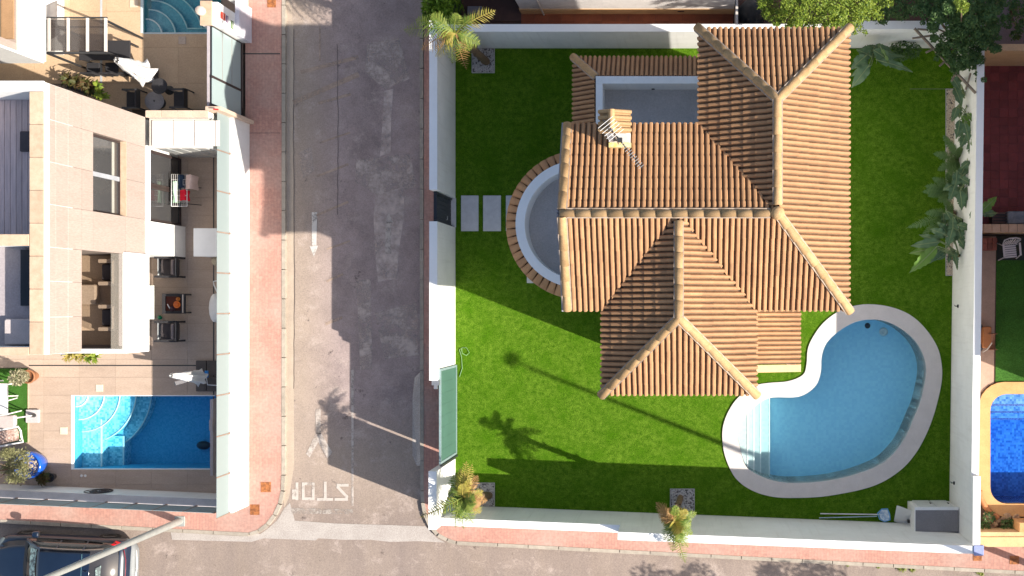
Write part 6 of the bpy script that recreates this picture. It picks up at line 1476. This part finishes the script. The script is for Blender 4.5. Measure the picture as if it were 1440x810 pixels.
part('roof_panel', lambda b: loft(b, [[(x, y*w_, z+.012) for y, z in ((.64, zt-.05), (.52, zt-.010), (0, zt+.004), (-.52, zt-.010), (-.64, zt-.05), (-.52, zt-.04), (0, zt-.03), (.52, zt-.04))] for x, w_, zt in ((-.40, .98, 1.375), (-.15, 1.0, 1.445), (.4, 1.0, 1.475), (1.0, 1.0, 1.455), (1.25, .99, 1.42))]), BODY, car)
for s_ in (-1, 1):
    part('roof_rail', lambda b: b.tube([(-.95, s_*.82, 1.04), (-.40, s_*.68, 1.34), (.0, s_*.685, 1.41), (.5, s_*.685, 1.43), (1.1, s_*.68, 1.40), (1.6, s_*.70, 1.24)], .02, 6), M('bronze_rail', (.30, .24, .20), rough=.3, metal=.6, bmp=0), car)
    for x0, x1, z0, z1 in ((-1.02, -.42, 1.0, 1.37), (.12, .17, .98, 1.43), (.98, 1.04, .98, 1.42)):
        part('pillar', lambda b: b.beam((x0, s_*.875, z0), (x1, s_*.69, z1), .05, .03, up=(0, 1, 0)), BODY, car)
    part('window_trim', lambda b: b.tube([(-.98, s_*.885, .985), (.3, s_*.90, 1.0), (1.9, s_*.84, 1.01)], .014, 5), BLK, car)
    mr_ = part('mirror', lambda b: b.cbox(-.86, -.64, s_*1.02-.10, s_*1.02+.10, .94, 1.08, .04), BODY, car); part('mirror_glass', lambda b: b.box(-.636, -.628, s_*1.02-.08, s_*1.02+.08, .96, 1.06), CHROME, mr_)
    part('headlight', lambda b: b.lathe((-1.98, s_*.66, .72), [(.02, -.04), (.13, -.03), (.13, .03), (.08, .05), (.01, .055)], 12, sx=1.0, sy=1.3), M('headlight_glass', (.10, .12, .13), rough=.25, bmp=0), car)
    part('taillight', lambda b: b.add([(1.72, s_*.80, 1.035), (1.82, s_*.84, 1.03), (2.06, s_*.74, .97), (2.08, s_*.66, .96), (1.93, s_*.70, 1.02), (1.72, s_*.80, .92), (1.82, s_*.90, .88), (2.12, s_*.78, .82), (2.14, s_*.66, .82), (1.93, s_*.66, .88)], [(0, 1, 2, 3, 4), (9, 8, 7, 6, 5), (0, 5, 6, 1), (1, 6, 7, 2), (2, 7, 8, 3), (3, 8, 9, 4), (4, 9, 5, 0)]), RED_L, car)
    for xw in (-1.36, 1.34):
        w_ = part('wheel', lambda b: b.lathe((xw, s_*.84, .33), [(.20, -.10), (.31, -.10), (.335, -.07), (.335, .07), (.31, .10), (.20, .10)], 24, axis=(0, 1, 0)), RUB, car)
        part('rim', lambda b: b.lathe((xw, s_*.845, .33), [(.02, -.085), (.20, -.08), (.215, -.10), (.215, .10), (.20, .08), (.02, .085)], 16, axis=(0, 1, 0)), STEEL, w_)
part('light_bar', lambda b: b.tube([(2.12, -.62, .94), (2.20, -.3, .95), (2.21, 0, .955), (2.20, .3, .95), (2.12, .62, .94)], .014, 6), M('dark_red_bar', (.20, .01, .02), rough=.3, bmp=0), car)
part('rear_bumper', lambda b: loft(b, [superring(x, w_, .26, z1, p=3.5) for x, w_, z1 in ((1.95, .90, .66), (2.16, .84, .64), (2.27, .72, .60), (2.31, .60, .54))]), M('silver_bumper', (.20, .21, .215), rough=.55, metal=0, bmp=0), car)
part('bumper_trim', lambda b: b.tube([(2.20, -.80, .44), (2.30, -.5, .44), (2.33, 0, .44), (2.30, .5, .44), (2.20, .80, .44)], .03, 6), CHROME, car)
part('bonnet', lambda b: loft(b, [[(x, y*w_, z) for y, z in ((1, z0-.03), (.6, z0+.008), (0, z0+.02), (-.6, z0+.008), (-1, z0-.03), (-.6, z0-.03), (0, z0-.03), (.6, z0-.03))] for x, w_, z0 in ((-2.02, .60, .80), (-1.7, .72, .885), (-1.35, .78, .945), (-1.06, .80, .985))]), BODY, car)
part('scuttle', lambda b: b.add([(-1.08, -.80, .985), (-.98, -.82, 1.02), (-.96, 0, 1.05), (-.98, .82, 1.02), (-1.08, .80, .985), (-1.12, 0, 1.0)], [(0, 1, 2, 5), (5, 2, 3, 4)]), BLK, car)
for s_ in (-1, 1): part('wiper', lambda b: b.tube([(-1.0, s_*.5-.1, 1.035), (-.93, s_*.2-.1, 1.08)], .012, 5), BLK, car)
part('dashboard_cover', lambda b: b.add([(-.78, -.62, 1.165), (-.52, -.60, 1.315), (-.52, .60, 1.315), (-.80, .62, 1.165), (-.84, 0, 1.15), (-.56, 0, 1.325)], [(0, 1, 5, 4), (4, 5, 2, 3)]), M('pale_green_reflective', (.36, .50, .46), (.10, .12, .12), scale=6, bmp=0, lo=.45, hi=.55), car)
part('roof_joint', lambda b: b.box(1.02, 1.03, -.55, .55, 1.462, 1.472), M('joint_line', (.10, .22, .26)), car)
part('window_sticker', lambda b: b.add([(1.46, -.38, 1.41), (1.58, -.42, 1.355), (1.60, .18, 1.35), (1.46, .10, 1.415)], [(0, 1, 2, 3)]), bpy.data.materials['pale_green_reflective'], car)
part('aerial_fin', lambda b: b.add([(1.05, -.03, 1.46), (1.05, .03, 1.46), (1.22, .02, 1.455), (1.22, -.02, 1.455), (1.19, 0, 1.53)], [(0, 1, 4), (1, 2, 4), (2, 3, 4), (3, 0, 4), (3, 2, 1, 0)]), BODY, car)
part('grille', lambda b: b.box(-2.215, -2.19, -.42, .42, .45, .60), BLK, car)

# ================================================================== PALMS
def frond(b, base, tip, arch, nl, ll, rng, droop=.35, wdt=.0145, vdown=.15):
    base = Vector(base); tip = Vector(tip); d = tip-base; L = d.length
    pts = [base+d*(k/12)+Vector((0, 0, arch*L*math.sin(math.pi*(k/12)**.85)*.9-.0)) for k in range(13)]
    b.tube(pts, [lerp(.022, .006, k/12) for k in range(13)], 5)
    up = Vector((0, 0, 1))
    for i in range(nl):
        t = .12+.88*i/(nl-1); k = min(11, int(t*12)); f_ = t*12-k; p = pts[k].lerp(pts[k+1], f_); ax = (pts[k+1]-pts[k]).normalized()
        sd_ = ax.cross(up)
        if sd_.length < .1: sd_ = Vector((1, 0, 0))
        sd_.normalize(); prof_ = math.sin(math.pi*min(1, .18+t*.85))**.6
        for s_ in (-1, 1):
            l = ll*prof_*rng.uniform(.8, 1.1); dr = (sd_*s_+ax*rng.uniform(.45, .75)+up*rng.uniform(-.05, .25)).normalized()
            m = p+dr*l*.55; e = p+dr*l+Vector((0, 0, -droop*l*rng.uniform(.5, 1.2))); w_ = ax*wdt*rng.uniform(.8, 1.3)
            b.add([p-w_, p+w_, m+w_*1.1, m-w_*1.1, e], [(0, 1, 2, 3), (3, 2, 4)])
def palm(base, crown, label, tips, mats, seed, ll=.32, nl=34, arch=.22, tr=(.13, .10)):
    rng = random.Random(seed); base = Vector(base); crown = Vector(crown)
    t = thing('palm_tree', label, 'palm tree', base, 'small palms in white gravel beds')
    def tk(b):
        n = 14; pts = [base.lerp(crown, k/n)+Vector((0, 0, -.04)) for k in range(n+1)]
        b.tube(pts, [lerp(tr[0], tr[1], k/n)*(1.12 if k % 2 else .94) for k in range(n+1)], 9)
        for k in range(1, 26):
            p = base.lerp(crown, .35+.62*k/26); a = k*2.4; dd = Vector((math.cos(a), math.sin(a), .8)).normalized(); r_ = lerp(tr[0], tr[1], k/26)
            b.beam(p+Vector((math.cos(a)*r_*.8, math.sin(a)*r_*.8, 0)), p+dd*(r_+.09), .05, .02)
    part('trunk', tk, PBARK, t)
    for i, (tx, ty, tz, mi) in enumerate(tips):
        def fr(b): frond(b, crown+Vector((rng.uniform(-.03, .03), rng.uniform(-.03, .03), 0)), P(tx, ty, tz), arch*rng.uniform(.7, 1.2), nl, ll*rng.uniform(.85, 1.1), rng)
        part('frond', fr, mats[mi], t)
    return t
PM = [L_PALM, L_PALMY, L_DRY]
palm(P(684, 87), P(641, 46, 4.6), 'tall palm leaning over the top left corner of the garden walls',
  [(567, 42, 4.2, 0), (584, 27, 4.7, 0), (592, 70, 3.7, 2), (606, 20, 5, 0), (612, 80, 3.7, 1), (636, 90, 3.6, 0), (662, 72, 3.8, 0), (676, 62, 4.1, 0), (697, 14, 4.9, 1), (668, 22, 5, 0), (642, 18, 5.2, 0), (656, 98, 3.2, 2), (622, 52, 4.6, 1)], PM, 5, ll=.36, nl=17)
palm(P(688, 697), P(652, 700, 3.4), 'shaggy yellowing palm at the street corner of the garden',
  [(590, 728, 2.7, 1), (602, 722, 3.0, 0), (640, 742, 2.9, 0), (652, 744, 2.8, 0), (666, 736, 2.9, 0), (676, 722, 3.0, 1), (686, 704, 3.0, 2), (680, 690, 3.2, 1), (672, 668, 3.4, 2), (664, 652, 3.5, 1), (656, 648, 3.6, 1), (648, 658, 3.5, 1), (637, 668, 3.4, 0), (630, 690, 3.2, 0), (634, 712, 3.0, 0), (660, 672, 3.9, 1), (664, 716, 3.6, 0), (644, 728, 3.4, 0), (676, 710, 3.4, 2), (650, 680, 4.0, 1), (668, 700, 3.9, 0)], PM, 8, ll=.30, nl=17, arch=.30)
palm(P(957, 699), P(948, 733, 4.0), 'slim palm in front of the long white wall by the street',
  [(922, 706, 3.7, 2), (926, 716, 3.5, 2), (930, 726, 3.7, 1), (936, 744, 3.6, 0), (934, 760, 3.4, 0), (946, 776, 3.6, 0), (964, 792, 3.3, 0), (968, 770, 3.6, 0), (974, 752, 3.8, 0), (972, 738, 4.0, 0), (980, 720, 3.8, 0), (966, 716, 4.3, 1), (950, 710, 4.5, 0), (940, 714, 4.4, 2), (956, 750, 4.5, 1), (958, 764, 4.2, 0), (944, 736, 4.8, 1)], PM, 11, ll=.27, nl=18, arch=.26, tr=(.10, .08))

# ================================================================== TREES, HEDGES, BIG-LEAVED PLANTS
def crown_leaves(b, clumps, n, ls, seed, flat=.75):
    rng = random.Random(seed)
    for (c, r) in clumps:
        k = int(n*r*r*1.3)
        for _ in range(k):
            d = Vector((rng.gauss(0, 1), rng.gauss(0, 1), rng.gauss(.25, .8))).normalized(); q = rng.uniform(.25, 1)**.5*rng.uniform(.85, 1.12)
            p = c+Vector((d.x*r*q, d.y*r*q, d.z*r*q*flat)); u = Vector((rng.gauss(0, 1), rng.gauss(0, 1), rng.gauss(0, .6))).normalized(); t_ = u.cross(Vector((rng.gauss(0, .6), rng.gauss(0, .6), 1))).normalized(); L = ls*rng.uniform(.6, 1.35)
            b.add([p-u*L, p-t_*L*.5+u*L*.1, p+u*L, p+t_*L*.5+u*L*.1], [(0, 1, 2, 3)])
def tree(base, clumps, label, mat, n, ls, seed, tr=.13, group=None, name='leafy_tree'):
    rng = random.Random(seed); base = Vector(base); t = thing(name, label, 'tree', base, group)
    zc_ = min(c.z for c, r in clumps); top = Vector((sum(c.x for c, r in clumps)/len(clumps), sum(c.y for c, r in clumps)/len(clumps), zc_-.1)); fk = base.lerp(top, .55)
    part('trunk', lambda b: b.tube([base, base.lerp(fk, .5)+Vector((.05, .03, 0)), fk], [tr, tr*.8, tr*.65], 9), BARK, t)
    for c, r in clumps[::(2 if len(clumps) < 30 else 8)]:
        part('limb', lambda b: b.tube([fk-Vector((0, 0, .1)), fk.lerp(c, .5)+Vector((rng.uniform(-.1, .1), rng.uniform(-.1, .1), .1)), c+Vector((0, 0, r*.2))], [tr*.45, tr*.3, tr*.1], 6), BARK, t)
    part('crown', lambda b: crown_leaves(b, clumps, n, ls, seed), mat, t); return t
def spray(lst, seed, k=7):
    rng = random.Random(seed); out = []
    for x, y, z, r in lst:
        c = P(x, y, z); out.append((c, r*.55))
        for _ in range(k):
            d = Vector((rng.gauss(0, 1), rng.gauss(0, 1), rng.gauss(0, .7))).normalized(); out.append((c+d*r*rng.uniform(.55, 1.0), r*rng.uniform(.22, .42)))
    return out
def cl(lst): return [(P(x, y, z), r) for x, y, z, r in lst]
tree(P(1120, 20), spray([(1085, 8, 4.2, .42), (1098, 22, 4.0, .42), (1112, 2, 4.6, .55), (1128, 20, 4.4, .55), (1140, 34, 4.0, .40), (1150, 4, 4.8, .6), (1165, 22, 4.5, .5), (1178, 8, 4.5, .5), (1195, 20, 4.0, .42), (1205, 4, 4.3, .5), (1224, 14, 3.8, .42), (1206, 38, 3.5, .30), (1235, 6, 3.6, .4), (1076, 0, 4.2, .35), (1160, 40, 3.9, .32), (1120, 40, 3.9, .3), (1183, 34, 4.0, .34)], 3), 'bright lime green leafy tree beyond the roof at the top edge', L_LIME, 2300, .040, 31)
tree(P(1255, -8), cl([(1252, 6, 3.2, .42), (1268, 18, 2.9, .30), (1240, 24, 2.9, .28), (1280, 2, 3.0, .4)]), 'dull green tree between the lime tree and the dark one', L_DARK, 2600, .042, 33)
tree(P(1352, 60), spray([(1335, 20, 4.2, .6), (1355, 8, 4.6, .7), (1375, 24, 4.2, .62), (1345, 42, 4.0, .6), (1366, 52, 3.8, .55), (1330, 56, 3.6, .42), (1312, 38, 3.8, .36), (1350, 74, 3.4, .46), (1372, 80, 3.2, .42), (1388, 60, 3.4, .42), (1392, 36, 3.8, .5), (1310, 8, 4.0, .5), (1400, 8, 4.0, .5), (1378, 104, 2.8, .26), (1322, 74, 3.1, .3), (1342, 92, 3.0, .28)], 4), 'big dark tree overhanging the wall corner with the cane trellis', L_DARK, 3600, .045, 35)

t = thing('sunlit_branch', 'small sunlit bright green branch sticking out above the big dark tree', 'branch', P(1352, 8, 4.5))
part('twig', lambda b: b.tube([P(1352, 30, 4.6), P(1352, 6, 5.6)], .02, 6), BARK, t); part('leaves', lambda b: crown_leaves(b, cl([(1351, 2, 5.6, .2), (1354, 10, 5.5, .2)]), 3600, .035, 3), L_LIME, t)
tree(P(1425, 10), cl([(1415, 30, 2.2, .26), (1432, 12, 2.4, .3), (1420, 0, 2.6, .3), (1438, 36, 2.0, .28), (1428, 50, 1.6, .2)]), 'thin dark shrub in the upper right corner over grey ground', L_DARK, 1800, .05, 37, name='thin_shrub')
s = MB(); s.sheet([PX([(1384, 62), (1384, -60), (1600, -60), (1600, 62)])], -.01); s.build('back_yard', M('mauve_grey_ground', (.22, .17, .18), (.17, .13, .14), scale=2), kind='structure')
t = thing('box_hedge', 'bright green conifer hedge at the top edge above the leaning palm', 'hedge', P(620, 5, 0))
hx0, hx1, hyy = X(591, 2.6), X(634, 2.6), Y(26, 2.6)
part('hedge_core', lambda b: b.cbox(hx0+.18, hx1-.18, hyy+.2, 18, 0, 2.35, .2), M('hedge_core', (.03, .06, .015)), t)
def hdg(b):
    rng = random.Random(50)
    for _ in range(9000):
        x, y = rng.uniform(hx0, hx1), rng.uniform(hyy, 13.2); z = 2.35+rng.uniform(0, .3)*(1-((x-(hx0+hx1)/2)/((hx1-hx0)/2))**4); 
        if rng.random() < .25: z = rng.uniform(.3, 2.4); 
        if z < 2.35:
            if rng.random() < .5: x = rng.choice((hx0+.08, hx1-.08))+rng.uniform(-.08, .08)
            else: y = hyy+rng.uniform(0, .2)
        u = Vector((rng.gauss(0, 1), rng.gauss(0, 1), rng.gauss(.6, .6))).normalized(); t_ = u.cross(Vector((rng.gauss(0, 1), rng.gauss(0, 1), .3))).normalized(); L = rng.uniform(.04, .09)
        b.add([Vector((x, y, z))-u*L, Vector((x, y, z))-t_*L*.45, Vector((x, y, z))+u*L, Vector((x, y, z))+t_*L*.45], [(0, 1, 2, 3)])
part('foliage', hdg, L_HEDGE, t)
# clipped bush and the banana leaves of the far corner
t = thing('round_bush', 'dark rounded bush at the foot of the far white wall', 'bush', P(1268, 72, 0))
part('foliage', lambda b: crown_leaves(b, cl([(1256, 74, .9, .30), (1270, 71, 1.0, .34), (1284, 72, .9, .28), (1263, 78, .7, .25)]), 3000, .036, 61), L_DARK, t)
part('stems', lambda b: b.tube([P(1268, 74, 0), P(1268, 72, .8)], .04, 6), BARK, t)
def bigleaf(b, base, tip, w_, arch, rng, fold=.18, torn=.0):
    base = Vector(base); tip = Vector(tip); d = tip-base; L = d.length; n = 24; s_ = d.cross(Vector((0, 0, 1))).normalized(); v = []; w_ *= .82
    wq = [0, .45, .78, .95, 1, 1, .97, .9, .8, .65, .45, .22, .02]; wp = [wq[k//2] if k % 2 == 0 else (wq[k//2]+wq[k//2+1])/2 for k in range(25)]; ph = rng.uniform(0, 6)
    for k in range(n+1):
        t = k/n; c = base+d*t+Vector((0, 0, arch*L*math.sin(math.pi*t*.9))); ww = w_*wp[k]/2*(1-torn*rng.random()*(2.2 if rng.random() < .25 else 1))
        wv_ = .03*math.sin(t*18+ph); v += [c-s_*ww+Vector((0, 0, fold*ww+wv_)), c-s_*ww*.5+Vector((0, 0, fold*ww*.7)), c, c+s_*ww*.5+Vector((0, 0, fold*ww*.7)), c+s_*ww+Vector((0, 0, fold*ww-wv_))]
    b.add(v, [(5*k+j, 5*k+j+1, 5*k+5+j+1, 5*k+5+j) for k in range(n) for j in range(4)], smooth=True)
    return [base+d*(k/12)+Vector((0, 0, arch*L*math.sin(math.pi*(k/12)*.9)+.006)) for k in range(13)]
MIDR = M('pale_leaf_midrib', (.22, .28, .12), rough=.5, bmp=0, fine=0)
def bigplant(base, leaves, label, seed, cat='plant', name='banana_plant', group='large leaved plants along the garden walls'):
    rng = random.Random(seed); base = Vector(base); t = thing(name, label, cat, base, group)
    part('stem', lambda b: b.tube([base, base+Vector((0, 0, .6)), base+Vector((.02, .02, 1.1))], [.09, .07, .04], 8), M('plant_stem', (.20, .17, .08), (.10, .09, .04)) if 'plant_stem' not in bpy.data.materials else bpy.data.materials['plant_stem'], t)
    more = []
    for (x0, y0, x1, y1, z0, z1, w_, mi) in leaves:
        a = rng.uniform(.35, .8)*rng.choice((-1, 1)); dx, dy = (x1-x0)*.75, (y1-y0)*.75
        more.append((x0+rng.uniform(-4, 4), y0+rng.uniform(-4, 4), x0+dx*math.cos(a)-dy*math.sin(a), y0+dx*math.sin(a)+dy*math.cos(a), z0-.35, z1-.35, w_*.8, mi if rng.random() < .3 else 0))
    for (x0, y0, x1, y1, z0, z1, w_, mi) in more+list(leaves):
        rib = []
        lf = part('leaf', lambda b: rib.extend(bigleaf(b, P(x0, y0, z0), P(x1, y1, z1), w_, .14, rng, torn=.22)), [L_BIG, L_BIGL][mi], t)
        part('midrib', lambda b: (b.tube(rib, [lerp(.017, .005, k/12) for k in range(13)], 5), b.tube([base+Vector((.02, .02, 1.0)), (base+Vector((0, 0, 1.1))).lerp(rib[0], .6)+Vector((0, 0, .25)), rib[0]], .016, 5)), MIDR, lf)
    return t
bigplant(P(1222, 78), [(1228, 70, 1258, 94, 2.2, 1.9, .55, 0), (1232, 84, 1283, 102, 2.2, 1.9, .34, 0), (1222, 92, 1197, 124, 2.3, 1.9, .50, 0), (1218, 78, 1196, 98, 2.1, 1.9, .50, 0), (1210, 72, 1240, 74, 1.9, 1.7, .42, 0), (1226, 80, 1204, 70, 2, 1.8, .4, 0), (1238, 66, 1252, 96, 2.4, 2.1, .12, 1)], 'banana plant with broad torn leaves beside the top right corner of the roof', 71)
def fernfrond(b, p0, p1, ll, rng, arch=.15, nl=26): frond(b, p0, p1, arch, nl, ll, rng, droop=.2, wdt=.019)
bigplant(P(1350, 150), [(1342, 122, 1352, 150, 2.0, 1.9, .42, 0), (1338, 108, 1350, 128, 2.2, 2.0, .4, 0), (1352, 162, 1366, 188, 2.2, 2.0, .30, 1)], 'banana plant under the cane trellis at the top of the pebble bed', 72)
bigplant(P(1352, 205), [(1358, 190, 1350, 208, 2.0, 1.9, .34, 0), (1364, 188, 1372, 176, 2.2, 2.1, .30, 0), (1366, 196, 1376, 214, 2.3, 2.2, .34, 1), (1362, 200, 1370, 224, 2.1, 1.9, .42, 0), (1358, 232, 1342, 262, 1.9, 1.7, .42, 0), (1360, 234, 1368, 250, 2.0, 1.8, .34, 0)], 'banana plant halfway along the upper part of the east wall', 73)
bigplant(P(1348, 268), [(1350, 262, 1364, 300, 1.8, 1.6, .44, 0), (1346, 240, 1342, 266, 2.0, 1.8, .40, 0), (1354, 286, 1362, 258, 1.9, 1.8, .34, 0), (1340, 264, 1356, 290, 1.6, 1.5, .36, 0)], 'banana plant in the middle of the pebble bed with dark drooping leaves', 74)
bigplant(P(1346, 318), [(1364, 306, 1378, 288, 2.3, 2.3, .34, 0), (1376, 300, 1402, 276, 2.6, 2.5, .40, 1), (1340, 305, 1338, 340, 1.7, 1.6, .42, 0), (1348, 322, 1352, 346, 1.7, 1.5, .40, 0), (1330, 296, 1342, 322, 1.5, 1.4, .34, 0)], 'banana plant whose bright leaf pokes over the east wall', 75)
bigplant(P(1338, 362), [(1340, 350, 1346, 380, 1.4, 1.3, .24, 0), (1322, 340, 1280, 346, 1.7, 1.5, .42, 0), (1318, 346, 1278, 384, 1.8, 1.5, .52, 1), (1322, 352, 1300, 372, 1.6, 1.4, .38, 0), (1330, 356, 1316, 366, 1.4, 1.3, .26, 0), (1334, 330, 1318, 312, 1.5, 1.5, .34, 0)], 'banana plant at the lower end of the pebble bed reaching over the lawn', 76)
def cycad(base, tips, label, seed):
    rng = random.Random(seed); base = Vector(base); t = thing('feather_palm', label, 'plant', base, 'low feathery palms in the pebble bed')
    part('trunk', lambda b: b.lathe(base, [(.12, 0), (.15, .2), (.13, .55), (.06, .7)], 10), PBARK, t)
    for (x, y, z) in tips: part('frond', lambda b: fernfrond(b, base+Vector((0, 0, .65)), P(x, y, z), .22, rng), L_FERN, t)
L_FERN = leafmat('fern_leaflet', (.12, .22, .07), (.20, .30, .10))
cycad(P(1340, 228), [(1326, 190, 1.6), (1312, 216, 1.5), (1334, 200, 1.8), (1350, 206, 1.4), (1318, 240, 1.3), (1330, 252, 1.2), (1346, 246, 1.0)], 'feathery palm frond cluster at the upper part of the pebble bed', 81)
cycad(P(1336, 270), [(1300, 262, 1.3), (1304, 276, 1.1), (1310, 250, 1.5), (1318, 284, 1.2), (1296, 270, 1.2), (1330, 244, 1.5)], 'feathery palm reaching left over the lawn in the middle of the bed', 82)
cycad(P(1334, 302), [(1274, 321, 1.4), (1300, 300, 1.4), (1296, 330, 1.2), (1318, 318, 1.2), (1326, 280, 1.4)], 'feathery palm with the long pale frond pointing left over the lawn', 83)
# cane trellis
t = thing('cane_trellis', 'leaning ladder of bleached canes over the dark lawn corner', 'trellis', P(1330, 85, 2))
part('main_cane', lambda b: b.tube([P(1286, 40, 2.9), P(1329, 86, 2.9), P(1372, 131, 2.9)], .045, 7), BAMBOO, t)
for a, c in (((1283, 54), (1310, 50)), ((1302, 74), (1314, 68)), ((1321, 93), (1338, 78)), ((1338, 114), (1349, 95)), ((1358, 126), (1365, 103)), ((1290, 41), (1305, 42))):
    part('cross_cane', lambda b: b.tube([P(*a, 2.95), P(*c, 2.95)], .032, 6), BAMBOO, t)
for q in ((1300, 55), (1368, 127)):
    pass
part('post', lambda b: (b.tube([P(1355, 112, 0), P(1355, 113, 2.9)], .035, 6)), BAMBOO, t)
# weeds along the kerb of the lower street
for i, (px, py, r) in enumerate(((1192, 793, .12), (1235, 797, .08), (1268, 797, .22), (1283, 800, .14), (1222, 792, .09), (1160, 790, .06), (1375, 803, .14), (1380, 807, .1))):
    b = MB(); blades(b, P(px, py, -.11), int(30+r*250), r*1.1, .012, .5, 90+i)
    props(b.build('weed_tuft', L_WEED), 'green weed tuft growing from the kerb joint, number %s from the left along the lower street' % ['three', 'five', 'six', 'seven', 'four', 'two', 'eight', 'nine'][i] if False else ['weed tuft at the kerb, third from the left by the lower street', 'weed tuft at the kerb, fifth from the left by the lower street', 'largest bushy weed tuft growing from the kerb of the lower street', 'weed tuft just right of the largest one at the kerb', 'weed tuft at the kerb, fourth from the left by the lower street', 'leftmost small weed tuft at the kerb of the lower street', 'weed tuft at the kerb below the brown cover by the wall corner', 'last weed tuft on the right at the edge of the street'][i], 'weed', 'weeds along the kerb')
# street trees south of the picture (their tops shade the lower edge of the street)
for i, (x, y, z, lb) in enumerate(((1235, 940, 5.0, 'street tree beyond the lower edge, shading the road below the slim palm'), (1430, 935, 5.0, 'street tree beyond the lower edge, farther right than the other'))):
    c = [(P(x, y, 0)+Vector((random.uniform(-1.2, 1.2), random.uniform(-.5, .5), z+random.uniform(-.5, .6))), random.uniform(.3, .6)) for _ in range(12)]
    tree(P(x, y, -.1), c, lb, L_DARK, 420, .07, 100+i, group='street trees beyond the lower edge')
bigplant(P(1352, 180), [(1350, 168, 1344, 196, 2.2, 2.0, .36, 0), (1356, 172, 1362, 202, 2.4, 2.2, .34, 0), (1360, 160, 1372, 172, 2.3, 2.2, .30, 1), (1346, 150, 1338, 172, 2.0, 1.8, .34, 0)], 'banana plant between the cane trellis and the first feathery palm', 91)
bigplant(P(1350, 244), [(1352, 236, 1364, 226, 2.2, 2.1, .32, 0), (1350, 250, 1368, 262, 2.2, 2.0, .34, 0), (1344, 256, 1334, 284, 1.9, 1.7, .40, 0), (1350, 268, 1352, 296, 2.1, 1.9, .44, 0)], 'banana plant beside the middle feathery palm, leaves against the wall', 92)
bigplant(P(1342, 336), [(1346, 316, 1366, 322, 1.9, 1.8, .34, 0), (1340, 320, 1330, 350, 1.8, 1.6, .38, 0), (1348, 336, 1358, 352, 1.7, 1.5, .30, 0), (1330, 330, 1306, 322, 1.8, 1.6, .34, 0)], 'banana plant just above the lowest one of the pebble bed', 93)
